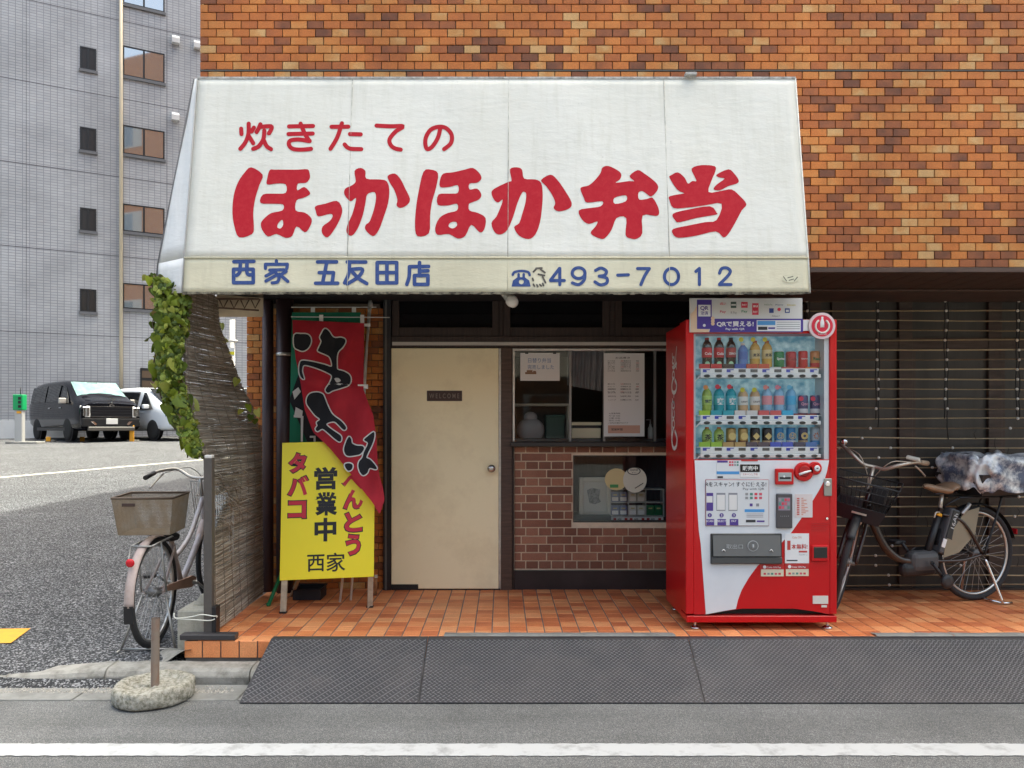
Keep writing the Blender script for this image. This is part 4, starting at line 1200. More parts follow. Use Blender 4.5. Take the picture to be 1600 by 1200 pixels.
# --- dark people carrier
M_VAN = mat('van_paint', (.006,.0065,.010), .08, coat=.0, spec=.45)
st = [(-2.38,.50,1.10,1.66,.82,.84,.70),(-2.25,.34,1.10,1.84,.88,.89,.755),(-.8,.28,1.08,1.88,.90,.90,.77),(.55,.28,1.08,1.87,.90,.90,.77),(.95,.28,1.08,1.80,.90,.90,.76),
      (1.62,.28,1.10,1.335,.90,.90,.80),(2.0,.28,1.06,1.255,.90,.89,.78),(2.30,.30,1.0,1.17,.88,.87,.74),(2.385,.36,.95,1.10,.83,.82,.70)]
van, P, lp_, body = car('people_carrier', 'black people carrier parked nose out before the grey office wall', 'van', M_VAN, st, 1.8, [(1,.1,2,.12,.16,.9),(2,.18,3,.15,.16,.9)], None, None, None, 'vehicles parked in the lot')
# front quarter glass
# windscreen
a, b = P(4, 6), P(4, 6, -1); c, d = P(5, 6, -1), P(5, 6)
k = Vector((.02, 0, .02))
ws = MB(); ws.prism([a*.96+Vector((a.x*.04,0,a.z*.03))+k, Vector((b.x,b.y*.96,b.z*.99))+k, Vector((c.x,c.y*.97,c.z))+k, Vector((d.x,d.y*.97,d.z))+k], (.006,0,.008))
ws.build('windscreen', M_WSHIELD, van)
MB().box(.96, 1.02, -.22, .08, 1.70, 1.79).build('rear_view_mirror', M_BLKPL, van)
for s in (1, -1):
    p = [P(3,3,s)*.3+P(4,3,s)*.7, P(5,3,s), P(4,5,s)*.9+P(5,5,s)*.1, P(3,5,s)*.3+P(4,5,s)*.7]
    p = [q+Vector((0,.008*s,.03 if i < 2 else -.05)) for i, q in enumerate(p)]
    q_ = MB(); q_.prism(p if s == 1 else p[::-1], (0,.01*s,0)); q_.build('side_window', M_CGLASS, van)
    mm = MB(); mm.cbox((1.32, s*1.0, 1.20), (.10,.20,.17)); mm.build('door_mirror', mat('mirror_shell', (.55,.52,.48), .3, coat=.6), van, .03, 2)
    hl = MB(); hl.prism([(2.30, s*.84, .70), (2.41, s*.60, .70), (2.40, s*.60, 1.03), (2.28, s*.84, 1.04)], (.035,0,0)); hl = hl.build('headlight', mat('lamp_lens', (.75,.75,.72), .12, coat=1), van, .01)
    for j in range(2): MB().cbox((2.42, s*(.66+.10*j)-.0, .87), (.05,.06,.26)).build('lamp_unit', M_CHROME, hl, .008)
    fg = MB(); fg.cbox((2.40, s*.72, .52), (.06,.22,.10)); fg.build('fog_lamp', M_BLKPL, van, .01)
    bl_ = MB(); bl_.prism([(2.40,s*.60,.68),(2.44,s*.42,.50),(2.44,s*.46,.46),(2.41,s*.66,.64)], (.02,0,0)); bl_.build('chrome_blade', M_CHROME, van)
    sl_ = MB(); sl_.box(-1.35, 1.25, s*.905, s*.915, .30, .40) if s == 1 else sl_.box(-1.35, 1.25, -.915, -.905, .30, .40)
    sl_.build('side_sill', M_BLKPL, van)
    for xd in (-.15, .85):
        h_ = MB(); h_.cbox((xd, s*.915, 1.0), (.18,.03,.035)); h_.build('door_handle', M_CHROME, van, .008)
MB().box(2.36, 2.425, -.58, .58, .70, 1.03).build('grille', mat('grille_black', (.02,.02,.024), .35), van, .01)
for z in (.705,1.012): MB().box(2.425, 2.44, -.58, .58, z, z+.02).build('grille_chrome', M_CHROME, van)
for z in (.78,.86,.94): MB().box(2.425, 2.437, -.56, .56, z, z+.022).build('grille_bar', mat('grille_bar_dark', (.06,.06,.07), .25, metal=.7), van)
MB().box(2.34, 2.44, -.82, .82, .42, .68).build('bumper', M_BLKPL, van, .03, 2)
MB().box(2.38, 2.47, -.66, .66, .30, .42).build('skid_plate', mat('skid_silver', (.10,.092,.082), .5), van, .015)
pl_ = MB().box(2.445, 2.458, -.165, .165, .50, .665).build('number_plate', mat('plate_white', (.78,.78,.76), .5), van, .004)
em = MB()
for a_ in (90, 210, 330):
    cc = Vector((2.432, math.cos(R(a_))*.048, 1.085+math.sin(R(a_))*.048)); u_ = Vector((0, math.cos(R(a_)), math.sin(R(a_)))); v_ = Vector((0, -u_.z, u_.y))
    em.prism([cc-u_*.048, cc+v_*.028, cc+u_*.048, cc-v_*.028], (.012,0,0))
em.build('emblem', M_CHROME, van)
for x in (-1.45, 1.42):
    for s in (1, -1): wheel_part(van, (x, s*.80, .345), .345, .22, s)
def place(o, px_, Y, ang):
    o.location = (ax(px_, Y), Y, gz(Y)); o.rotation_euler = (math.atan(.03)*0, 0, R(ang))
place(van, 129, 24.6, -43)

# --- white cars
M_WHITE = mat('white_paint', (.74,.77,.80), .22, coat=1.0)
st = [(-2.25,.45,.95,1.50,.80,.82,.66),(-2.1,.32,.95,1.62,.86,.87,.70),(-.9,.26,.93,1.70,.88,.88,.72),(.35,.26,.91,1.68,.88,.88,.71),(.75,.26,.91,1.60,.88,.88,.70),
      (1.55,.26,.93,1.12,.88,.88,.76),(1.95,.26,.86,1.02,.87,.86,.72),(2.25,.28,.74,.86,.82,.80,.62),(2.34,.36,.62,.70,.72,.70,.5)]
wc, P, lp_, body = car('hatchback', 'white hatchback parked beside the black people carrier, half hidden by ivy', 'car', M_WHITE, st, 1.76, [(1,.15,2,.1,.12,.9),(2,.16,3,.2,.12,.9),], None, None, None, 'vehicles parked in the lot')
a, b = P(4, 6), P(4, 6, -1); c, d = P(5, 6, -1), P(5, 6); k = Vector((.02, 0, .02))
ws = MB(); ws.prism([a+k, b+k, Vector((c.x,c.y*.97,c.z))+k, Vector((d.x,d.y*.97,d.z))+k], (.006,0,.008)); ws.build('windscreen', M_CGLASS, wc)
for s in (1, -1):
    p = [P(3,3,s)*.3+P(4,3,s)*.7, P(5,3,s)*.8+P(4,3,s)*.2, P(4,5,s), P(3,5,s)*.3+P(4,5,s)*.7]
    p = [q+Vector((0,.008*s,.03 if i < 2 else -.04)) for i, q in enumerate(p)]
    q_ = MB(); q_.prism(p if s == 1 else p[::-1], (0,.01*s,0)); q_.build('side_window', M_CGLASS, wc)
    MB().cbox((1.12, s*.97, 1.03), (.12,.20,.14)).build('door_mirror', M_WHITE, wc, .03, 2)
    hl = MB(); hl.prism([(2.02,s*.845,.72),(2.22,s*.66,.66),(2.24,s*.60,.76),(2.0,s*.835,.84)], (.04,s*.02,.01)); hl.build('headlight', mat('headlight_blue', (.06,.08,.12), .1, coat=1), wc)
    gr = MB(); gr.prism([(2.30,s*.72,.32),(2.36,s*.45,.32),(2.36,s*.5,.52),(2.28,s*.74,.50)], (.012,0,0)); gr.build('bumper_vent', M_BLKPL, wc)
    for xd in (-.15, .75): MB().cbox((xd, s*.885, .86), (.18,.03,.03)).build('door_handle', M_WHITE, wc, .006)
MB().box(2.29, 2.352, -.42, .42, .34, .56).build('grille', M_BLKPL, wc, .01)
for x in (-1.38, 1.36):
    for s in (1, -1): wheel_part(wc, (x, s*.785, .32), .32, .21, s)
wc2 = copy_tree(wc)
wc2['label'] = 'white hatchback glimpsed between the reed screen and the tiled pillar'
place(wc, 243, 25.3, -36)
place(wc2, 402, 25.5, -60)
# wheel stops in amber
for i, x in enumerate((75.5, 128.5, 206)):
    s_ = thing('flap_lock', ['amber flap lock under the side of the black people carrier', 'amber flap lock under the nose of the black people carrier', 'amber upright marker between the black and the white car'][i], 'parking lock', at(x, 682, 23.4), 'amber parking markers')
    p = at(x, 682, 23.4); p.z = gz(23.4)
    hh = (.14,.15,.5)[i]
    MB().box(p.x-.07, p.x+.07, p.y-.02, p.y+.02, p.z, p.z+hh).build('flap', mat('amber_paint', (.85,.40,.03), .5), s_, .01)
    MB().box(p.x-.16, p.x+.16, p.y+.02, p.y+.16, p.z, p.z+.05).build('base', M_CONC, s_, .01)
# parking meter post
p = at(31, 684, 22.0); p.z = gz(22.0)
pm = thing('parking_meter', 'green headed parking meter on a grey post', 'parking meter', p)
MB().box(p.x-.11, p.x+.11, p.y-.08, p.y+.08, p.z, p.z+.96).build('post', mat('post_grey', (.48,.48,.47), .5), pm, .015)
hd = MB().box(p.x-.14, p.x+.14, p.y-.11, p.y+.11, p.z+.96, p.z+1.40).build('head', mat('meter_green', (.02,.36,.12), .4), pm, .015)
for z in (1.02, 1.14, 1.25): MB().box(p.x+.02, p.x+.10, p.y-.118, p.y-.111, p.z+z, p.z+z+.08).build('display', M_BLKPL, hd)
MB().tube([(p.x+.02, p.y, p.z+1.4), (p.x+.02, p.y, p.z+1.62)], .012, 6).build('antenna', M_BLKPL, pm)
MB().box(p.x-.04, p.x+.09, p.y-.087, p.y-.081, p.z+.86, p.z+.93).build('sticker', mat('amber_paint'), pm)
MB().box(p.x-.3, p.x+.6, p.y-.2, p.y+.25, p.z-.1, p.z+.06).build('footing', M_CONC2, pm, .02)
# sign post seen through the gap behind the reed screen
p = at(363, 670, 21.0); p.z = gz(21.0)
sp = thing('sign_post', 'pale lamp post with a white and yellow plate behind the reed screen', 'sign post', p)
MB().tube([(p.x, p.y, p.z), (p.x, p.y, az(500,21))], .07, 10).build('pole', mat('pole_white', (.66,.64,.6), .5), sp)
MB().box(p.x-.15, p.x+.10, p.y-.12, p.y-.09, az(557,21), az(544,21)).build('plate', mat('plate_white'), sp)
MB().box(p.x-.15, p.x+.10, p.y-.125, p.y-.121, az(555,21), az(550,21)).build('plate_stripe', mat('lemon_paint', (.8,.72,.03), .5), sp)
MB().ball((p.x, p.y, az(533,21)), .10, 10, 6, (1.6,1,.5)).build('collar', mat('pole_white'), sp)
# ================================================================== LEFT SIDE OF THE PORCH
random.seed(21)
def interp(tab, z):
    if z <= tab[0][0]: return tab[0][1]
    for (a, b), (c, d) in zip(tab, tab[1:]):
        if z <= c: return b + (d-b)*(z-a)/(c-a)
    return tab[-1][1]
# ---- reed screen
scr = thing('reed_screen', 'weathered brown reed screen hung along the open end of the porch', 'screen', (-1.72, 5.0, .2))
FX = [(.2,-1.712),(1.12,-1.716),(1.228,-1.748),(1.303,-1.786),(1.492,-1.842),(1.68,-1.872),(2.25,-1.874)]
RX = [(.2,-1.745),(1.35,-1.755),(1.72,-1.80),(2.3,-1.835)]
RY = [(.2,5.60),(1.35,5.60),(1.55,5.50),(1.72,5.30),(2.08,4.95),(2.3,4.93)]
def scr_pt(u, z, d=0.0):
    y0 = 4.53; y1 = interp(RY, z)
    x = interp(FX, z)*(1-u) + interp(RX, z)*u + .012*math.sin(5*z+3*u)*math.sin(math.pi*u) + d
    return Vector((x, y0+(y1-y0)*u, z))
m_ = MB(); z = .215; lay = 0
while z < 2.26 or lay < 1:
    if z >= 2.26: z = .2175; lay = 1
    lo = 0.0; hi = 1.0
    skew = random.uniform(-.006,.006)
    # torn band where the screen has sagged above the fence top
    torn = 1.02 < z < 1.18
    if torn and random.random() < .45: lo = random.uniform(.12,.5)
    if .72 < z < 1.02: 
        lo = max(0, (z-.72)/.30*.42 - random.uniform(0,.12))
    sag = random.gauss(0,.004)
    pts = []
    n = 9
    for i in range(n+1):
        u = lo+(hi-lo)*i/n
        p = scr_pt(u, z + skew*(u-.5) + sag*math.sin(math.pi*u) + random.gauss(0,.0012), random.gauss(0,.002) - .009*lay)
        pts.append(p)
    m_.tube(pts, random.uniform(.0030,.0044), 4, False)
    z += random.uniform(.0040,.0054)
o = m_.build('reeds', tile_mat('reed_straw', [(0,(.24,.205,.16)),(.4,(.37,.32,.252)),(.75,(.49,.43,.35)),(1,(.60,.55,.46))], 'island', .8, .7, .3, vscale=14), scr); o['kind'] = 'stuff'
m_ = MB()
for k in range(7):
    u = .04+.92*k/6
    m_.tube([scr_pt(u, .21+2.04*i/24, .005) for i in range(25)], .0018, 4)
m_.build('binding_strings', mat('string_grey', (.22,.19,.15), .9), scr)
# loose reeds hanging out of the torn band
m_ = MB()
for k in range(46):
    u = random.uniform(.02,.5); zz = random.uniform(.85,1.17)
    p = scr_pt(u, zz, .015); q = p + Vector((random.uniform(-.03,.05), random.uniform(.10,.3), random.uniform(-.14,.02)))
    m_.tube([p, (p+q)/2+Vector((.01,0,.01)), q], .0022, 4)
m_.build('loose_reeds', MATS['reed_straw'], scr)
m_ = MB()
for k in range(12):
    y = 4.56+.035*k; m_.tube([(-1.735, y, .2), (-1.735, y, 1.13)], .004, 5)
for k in range(5): m_.tube([(-1.735, 4.5, .55+.14*k), (-1.735, 5.5, .55+.14*k)], .003, 5)
m_.build('wire_grid', mat('wire_pale', (.42,.41,.38), .5, metal=.4), scr)

# ---- dark post with its base rail
pst = thing('fence_post', 'square dark brown steel post at the porch corner', 'post', (ax(324.5,4.47), 4.47, .2))
M_POST = worn_mat('post_brown', (.085,.075,.068), (.14,.12,.10), .7, 12, .55)
MB().box(ax(318,4.455), ax(331,4.455), 4.455, 4.50, .205, az(716,4.455)).build('post', M_POST, pst, .002)
MB().box(ax(319,4.455), ax(330.5,4.455), 4.457, 4.498, az(716,4.455), az(711,4.455)).build('post_cap', mat('cap_white', (.7,.69,.66), .5), pst, .003)
MB().box(ax(331.2,4.46), ax(338,4.46), 4.452, 4.52, .215, az(948,4.46)).build('bracket', M_BLKPL, pst, .002)
m_ = MB(); m_.box(ax(282,4.42), ax(368,4.42), 4.405, 4.475, .203, .235); m_.build('base_rail', mat('rail_dark', (.045,.042,.045), .45), pst, .004)
m_ = MB(); zz = az(962,4.45)
pts = [(ax(272,4.46),4.46,az(958,4.46)),(ax(277,4.46),4.44,zz-.012),(ax(300,4.45),4.44,zz-.004),(ax(316,4.45),4.44,zz+.008),(ax(334,4.45),4.44,zz),(ax(338,4.46),4.47,zz-.01),(ax(330,4.45),4.44,zz-.025),(ax(300,4.45),4.44,zz-.02),(ax(277,4.45),4.44,zz-.016)]
m_.tube(smooth_line(pts), .0035, 6); m_.build('twine', mat('twine_white', (.72,.72,.64), .8), pst)
# ---- concrete footing block
cb = thing('footing_block', 'stepped concrete footing block behind the dark steel post', 'concrete block', (-1.87, 4.62, .08))
xa, xb, ya, yb = ax(277,4.55), -1.73, 4.55, 4.76
def frus(m_, a, b):
    (x0,x1,y0,y1,z0),(X0,X1,Y0,Y1,z1) = a, b
    m_.add([(x0,y0,z0),(x1,y0,z0),(x1,y1,z0),(x0,y1,z0),(X0,Y0,z1),(X1,Y0,z1),(X1,Y1,z1),(X0,Y1,z1)], [(0,3,2,1),(4,5,6,7),(0,1,5,4),(1,2,6,5),(2,3,7,6),(3,0,4,7)])
zl = [.05, az(955,4.55), az(946,4.6), az(930,4.6)]
m_ = MB()
frus(m_, (xa,xb,ya,yb,zl[0]), (xa,xb,ya,yb,zl[1])); frus(m_, (xa,xb,ya,yb,zl[1]), (xa+.035,xb,ya+.03,yb-.03,zl[2]))
frus(m_, (xa+.07,xb,ya+.05,yb-.05,zl[2]), (xa+.11,xb,ya+.08,yb-.08,zl[3]))
m_.build('block', worn_mat('block_concrete', (.45,.43,.36), (.22,.21,.16), .9, 14, .9, bump=.4), cb, .004)

# ---- rusty pipe set in a concrete ring
wb = thing('weighted_base', 'round mossy concrete weight with a rusty pipe stub standing in the gutter', 'base', (ax(240,4.03), 4.03, .006))
cx, cy = ax(240,4.03), 4.03
prof = [(.001,.006),(.195,.006),(.209,.010),(.214,.025),(.217,.045),(.217,.065),(.215,.085),(.211,.099),(.203,.106),(.185,.108),(.168,.106),(.156,.098),(.15,.086),(.10,.080),(.001,.080)]
m_ = MB(); n = 72
vs = []
for r_, z in prof:
    for k in range(n):
        a = 2*math.pi*k/n
        j = 1 + .012*math.sin(3*a+1)+.010*math.sin(7*a+z*60)+random.uniform(-.012,.010)
        zz = z + (.004*math.sin(5*a) if z > .05 else 0)
        vs.append((cx+r_*.93*j*math.cos(a), cy+r_*.93*j*math.sin(a), zz*.88 + .006*(math.cos(a))*(z/.1)))
m_.add(vs, [(i*n+k, i*n+(k+1)%n, (i+1)*n+(k+1)%n, (i+1)*n+k) for i in range(len(prof)-1) for k in range(n)], True)
m_.build('weight', M_STONE, wb)
m_ = MB(); px_ = cx+.008
m_.tube([(px_, cy, .07),(px_, cy, .2),(px_+.003, cy, .425)], .021, 14, False); m_.tube([(px_+.003, cy, .425),(px_, cy, .2)], .017, 14, False)
m_.build('pipe', worn_mat('rust_pipe', (.24,.19,.15), (.22,.07,.03), 1.0, 12, .8, stretch=(1,1,.5), bump=.3), wb)

# ---- ivy on the outer edge of the screen
ivy = thing('ivy_plant', 'yellow green ivy climbing the outer edge of the reed screen', 'ivy', (-1.95, 4.45, .9))
def leaf_mesh(nm, m, fold):
    o_ = [(0,0),(.30,-.14),(.52,.05),(.50,.38),(.30,.72),(0,1.05),(-.30,.72),(-.50,.38),(-.52,.05),(-.30,-.14)]
    vs = [(0,.0,0),(0,.4,.0),(0,.75,-.02),(0,1.05,-.06)]
    def zf(x, y): return fold*abs(x) - .10*y*y - .12*x*x
    rim = [(x, y, zf(x, y)) for x, y in o_]
    vs2 = rim + [(0,.25,-.02),(0,.6,-.05)]
    fs = [(0,1,10),(1,2,10),(2,3,10),(3,11,10),(3,4,11),(4,5,11),(5,6,11),(6,7,11),(7,10,11),(7,8,10),(8,9,10),(9,0,10)]
    me = bpy.data.meshes.new(nm); me.from_pydata(vs2, [], fs); me.polygons.foreach_set('use_smooth', [True]*len(fs)); me.update(); me.materials.append(m)
    return me
M_LEAF = tile_mat('ivy_leaf', [(0,(.16,.11,.03)),(.04,(.05,.085,.008)),(.35,(.13,.19,.014)),(.7,(.26,.31,.03)),(1,(.46,.48,.14))], 'object', .42, .45, .1, vscale=1.2)
lb = MATS['ivy_leaf'].node_tree.nodes['Principled BSDF']
leafs = [leaf_mesh('leaf', M_LEAF, f) for f in (.15,.35,.55)]
CL = [(425,236,250),(440,236,268),(470,236,300),(500,236,296),(540,238,286),(570,240,284),(600,243,288),(630,252,296),(660,266,305),(690,284,312),(712,292,316)]
def ivx(y):
    for (a, l0, r0), (b, l1, r1) in zip(CL, CL[1:]):
        if a <= y <= b:
            t = (y-a)/(b-a); return l0+(l1-l0)*t, r0+(r1-r0)*t
    return CL[-1][1:]
def add_leaf(x, y, Y, s):
    o = bpy.data.objects.new('leaf', random.choice(leafs)); COL.objects.link(o); o.parent = ivy
    o.matrix_parent_inverse = Matrix.Translation(-ROOTLOC[ivy.name])
    o.location = at(x, y, Y)
    o.scale = (s, s, s)
    tz = random.gauss(0,.7); o.rotation_euler = (R(random.gauss(62,24)) , random.gauss(0,.35), math.pi + tz*1.0 + (random.choice((-.6,.6))))
    # tip hangs down, face towards the street
    q = Quaternion((0,0,1), random.gauss(.5,.55)) @ Quaternion((1,0,0), R(random.gauss(-70,22))) @ Quaternion((0,0,1), random.gauss(0,.6))
    o.rotation_mode = 'QUATERNION'; o.rotation_quaternion = q
for i in range(272):
    y = random.uniform(432, 712); a, b = ivx(y)
    x = random.uniform(a+2, b-1)
    dep = random.random()
    add_leaf(x, y-6, 4.40+.16*dep + (.08 if x > b-12 else 0), random.choice((.026,.034,.044,.056,.07))*(1.1 if y > 560 else .85))
for x, y in ((341,520),(344,532),(351,575),(372,592),(378,640),(392,648),(402,640),(398,655),(388,632),(346,505),(234,433),(230,432),(238,600),(232,528),(308,706),(300,700)):
    add_leaf(x, y, 5.15 if x > 330 else 4.45, random.uniform(.04,.06))
m_ = MB()
for k in range(7):
    pts = []
    for j in range(16):
        y = 430+285*j/15; a, b = ivx(min(y,711)); f = (k+.5)/7
        pts.append(at(a+(b-a)*f+random.uniform(-4,4), y, 4.47+.05*random.random()))
    m_.tube(pts, .004, 5)
m_.build('stems', mat('ivy_stem', (.10,.08,.04), .8), ivy)
m_ = MB()   # dense inner growth
for k in range(2600):
    y = random.uniform(436, 708); a, b = ivx(y); x = random.uniform(a+6, b-2)
    c = at(x, y, random.uniform(4.43,4.60)); s = random.uniform(.010,.026)
    d1 = Vector((random.uniform(-1,1), random.uniform(-.6,.6), random.uniform(-1,1))).normalized()*s; d2 = d1.cross(Vector((random.uniform(-.3,.3),1,random.uniform(-.3,.3)))).normalized()*s*.7
    e_ = d1.cross(d2).normalized()*s*.25
    m_.add([c-d1, c-d1*.5+d2, c+d1*.3+d2*.85, c+d1*1.2, c+d1*.3-d2*.85, c-d1*.5-d2, c+e_], [(0,1,6),(1,2,6),(2,3,6),(3,4,6),(4,5,6),(5,0,6)])
o = m_.build('inner_foliage', tile_mat('ivy_inner', [(0,(.03,.055,.006)),(.5,(.12,.17,.014)),(1,(.30,.34,.06))], 'island', .5, .2, .1), ivy); o['kind'] = 'stuff'

# ---- downpipes on the pillar (parts of the building)
M_DP = mat('downpipe_brown', (.055,.032,.034), .45, var=.3, vscale=3, stretch=(1,1,.3))
MB().tube([(ax(418.5,5.74),5.74,.2),(ax(418.5,5.74),5.74,ZS-.02)], .041, 16).build('downpipe', M_DP, shop)
MB().tube([(ax(445,5.72),5.72,.2),(ax(445,5.72),5.72,ZS-.02)], .062, 20).build('downpipe', M_DP, shop)
zc = az(553,5.66); MB().tube([(ax(445,5.72),5.72,zc-.013),(ax(445,5.72),5.72,zc+.013)], .0645, 20).build('pipe_band', mat('band_steel', (.55,.52,.48), .35, metal=.8), shop)
for k in range(2):
    MB().tube(smooth_line([at(330-8*k,458,4.9), at(430,463+2*k,5.5), at(520,462,5.55), at(590,455-3*k,5.6)]), .0035, 5).build('cable', M_BLKPL, shop)

# ---- yellow standing sign
SB = [at(437,907,5.08), at(584,901,5.15), at(586,688,5.33), at(441,692,5.26)]
ys = thing('standing_sign', 'yellow A-frame board with red and black lettering by the door', 'sign', (SB[0]+SB[1])/2*1.0)
n_ = (SB[1]-SB[0]).cross(SB[3]-SB[0]).normalized()
M_YEL = worn_mat('sign_yellow', (.93,.79,.022), (.84,.69,.02), .4, 3, .4, bump=.02)
m_ = MB(); m_.prism(SB, -n_*.012); m_.build('board', M_YEL, ys, .001)
M_LEG = mat('sign_leg', (.42,.35,.26), .6, var=.25, vscale=15)
def leg(nm, a, b, w): 
    d = (b-a).normalized(); Mx = Matrix.Translation(a) @ d.to_track_quat('Z','Y').to_matrix().to_4x4()
    MB().box(-w/2, w/2, -.012, .012, 0, (b-a).length, Mx).build(nm, M_LEG, ys, .001)
def board(x, y):    # photo pixel to board surface
    a = (x-CX)/FPX; b = -(y-CY)/FPX; d = Vector((a,1,b)); o_ = Vector((0,0,H))
    t = (SB[0]-o_).dot(n_)/d.dot(n_); return o_+d*t
fl = lambda x, y: Vector(((x-CX)*1.228/(y-CY), 1.228*FPX/(y-CY), .2))
leg('leg', fl(442.5,958), board(444,905)-n_*.02, .038); leg('leg', fl(578,949), board(579,900)-n_*.02, .036)
leg('leg', fl(444,937)+Vector((.02,.12,0)), board(460,905)-n_*.05+Vector((0,.10,0)), .022); leg('leg', fl(583,933)+Vector((0,.1,0)), board(583,905)-n_*.05+Vector((0,.10,0)), .022)
for x, y in ((442.5,958),(578,949)):
    p = fl(x, y); MB().box(p.x-.022, p.x+.022, p.y-.015, p.y+.02, .2005, .212).build('foot', M_BLKPL, ys)
ux = (SB[1]-SB[0]).normalized(); uy = n_.cross(ux)
M_SRED = mat('sticker_red', (.58,.02,.045), .45); M_SBLK = mat('sticker_black', (.012,.012,.014), .45)
def sign_char(ch, x0, x1, y0, y1, m, outline=None, bold=.03):
    c = board((x0+x1)/2, (y0+y1)/2); w = (board(x1, y0)-board(x0, y0)).length; h = (board(x0, y0)-board(x0, y1)).length
    if outline:
        put_text(ys, ch, outline, c+n_*.0008, ux, uy, w=w, h=h, bold=bold+.028)
        e = .9
        put_text(ys, ch, m, c+n_*.0016, ux, uy, w=w*e, h=h*e, bold=bold)
    else: put_text(ys, ch, m, c+n_*.0012, ux, uy, w=w, h=h, bold=bold)
for ch, b in (('タ',(449.5,480.5,706,740.5)),('バ',(448,483.5,742,776)),('コ',(449,480,781,811.5))): sign_char(ch, *b, M_SRED, M_SBLK, .045)
for ch, b in (('営',(491,527,729.5,765)),('業',(491,527,769,805.5)),('中',(491.5,525.5,809,846))): sign_char(ch, *b, M_SBLK, None, .036)
for ch, b in (('へ',(533,570,741,766)),('ん',(535,569,763,797)),('と',(537,567,799,832.5)),('う',(539,564.5,833,869.5))): sign_char(ch, *b, M_SRED, M_SBLK, .040)
for ch, b in (('西',(480,507,866.5,893)),('家',(510,539.5,863.5,893))): sign_char(ch, *b, M_SBLK, None, .012)

# ---- nobori banners on white poles
M_POLE = mat('banner_pole', (.72,.70,.66), .4)
def Yb(x, y):
    return 5.56 - .46*(y-500)/300 + .012*math.sin(x/8.0+y/30.0) + .010*math.sin(y/17.0) + (.02*math.sin((x-y*.5)/14) if y > 600 else 0)
LB = [(500,457),(520,457.5),(560,462),(600,470),(640,476),(675,489),(700,515),(730,540),(760,562),(785,582),(802,592)]
RB_ = [(500,569),(560,568.5),(605,568),(625,575),(645,583),(680,588),(720,590),(740,592.5),(760,598),(780,601),(802,594)]
red = thing('red_banner', 'red cloth banner with black brush lettering furled round its white pole', 'banner', fl(531,941))
m_ = MB()
def bn(u, v):
    y = 500+302*v; a = interp(LB, y); b = interp(RB_, y); x = a+(b-a)*u; yy = y + 5*u*(1-v)
    return at(x, yy, Yb(x, yy))
m_.grid(bn, 26, 60); M_RCLOTH = mat('banner_red', (.42,.014,.028), .75, var=.15, vscale=6); m_.build('cloth', M_RCLOTH, red)
M_BW = mat('banner_white', (.72,.70,.66), .8); M_BB = mat('banner_black', (.014,.014,.018), .8)
def grow(lp, d):
    n = len(lp); out = []
    ar = sum(lp[i-1][0]*lp[i][1]-lp[i][0]*lp[i-1][1] for i in range(n))
    for i in range(n):
        a, b = Vector(lp[i-1]), Vector(lp[(i+1) % n]); t = (b-a)
        if t.length < 1e-6: out.append(lp[i]); continue
        t.normalize(); q = Vector((t.y, -t.x)) * (1 if ar > 0 else -1)
        out.append((lp[i][0]+q.x*d, lp[i][1]+q.y*d))
    return out
def banner_shape(lp, oy, hole=None):
    cv = lambda p: (420+p[0]/8, oy+p[1]/8)
    base = smooth_loop(lp, 3)
    for loops, m, d in (([grow(base, 15)], M_BW, .004), ([base] + ([smooth_loop(hole, 3)] if hole else []), M_BB, .006)):
        me = spline_mesh('lettering', [[cv(p) for p in l] for l in loops], lambda x, y: at(x, y, Yb(x, y)-d), 4)
        me.materials.append(m); link('lettering', me, red)
banner_shape([(320,505),(400,495),(480,500),(520,540),(525,600),(490,670),(430,705),(370,690),(320,650)], 460)
banner_shape([(700,430),(750,460),(790,520),(830,545),(900,540),(950,560),(955,600),(920,660),(870,710),(850,780),(850,900),(860,940),(930,960),(1000,1000),(1025,1060),(1000,1130),(900,1170),(800,1200),(740,1230),(710,1190),(760,1110),(790,1020),(720,970),(600,920),(480,885),(430,890),(415,950),(425,1000),(440,1060),(400,1030),(380,960),(385,880),(410,830),(500,835),(600,855),(700,880),(780,905),(790,860),(760,780),(700,745),(620,710),(620,680),(660,590),(640,540),(660,490)], 460, [(820,1050),(870,1045),(900,1080),(850,1100)])
banner_shape([(520,120),(600,105),(670,125),(700,180),(730,260),(780,360),(830,410),(900,460),(960,530),(960,565),(930,570),(870,510),(820,470),(750,480),(720,510),(790,570),(850,610),(900,650),(905,700),(880,720),(820,680),(740,610),(670,560),(610,590),(585,560),(610,520),(600,480),(640,440),(580,390),(510,300),(475,240),(480,170)], 600)
banner_shape([(1000,660),(1030,690),(1040,740),(1100,770),(1170,775),(1190,810),(1150,870),(1090,890),(1000,900),(960,880),(940,820),(960,740)], 600)
banner_shape([(1310,600),(1320,640),(1310,700),(1280,780),(1240,860),(1220,920),(1260,940),(1310,990),(1350,1050),(1330,1065),(1260,1050),(1230,1110),(1180,1140),(1140,1100),(1120,1030),(1130,970),(1170,920),(1190,850),(1240,740),(1190,700),(1240,650)], 600)
banner_shape([(950,1005),(1000,990),(1045,1010),(1040,1060),(1000,1085),(965,1055)], 600)
MB().tube([fl(531,941), at(556,720,5.50), at(579,478,5.66)], .0085, 10).build('pole', M_POLE, red)
MB().tube([at(455,495,5.57), at(609,496,5.57)], .0032, 8).build('cross_bar', M_POLE, red)
MB().tube([at(578,470,5.66), at(581,480,5.66)], .014, 10).build('pole_joint', mat('joint_grey', (.3,.29,.27), .5), red)
for x, y in ((502,493),(566,493)): MB().cbox(at(x, y+7, 5.562), (.028,.006,.075)).build('loop_tape', M_BW, red)
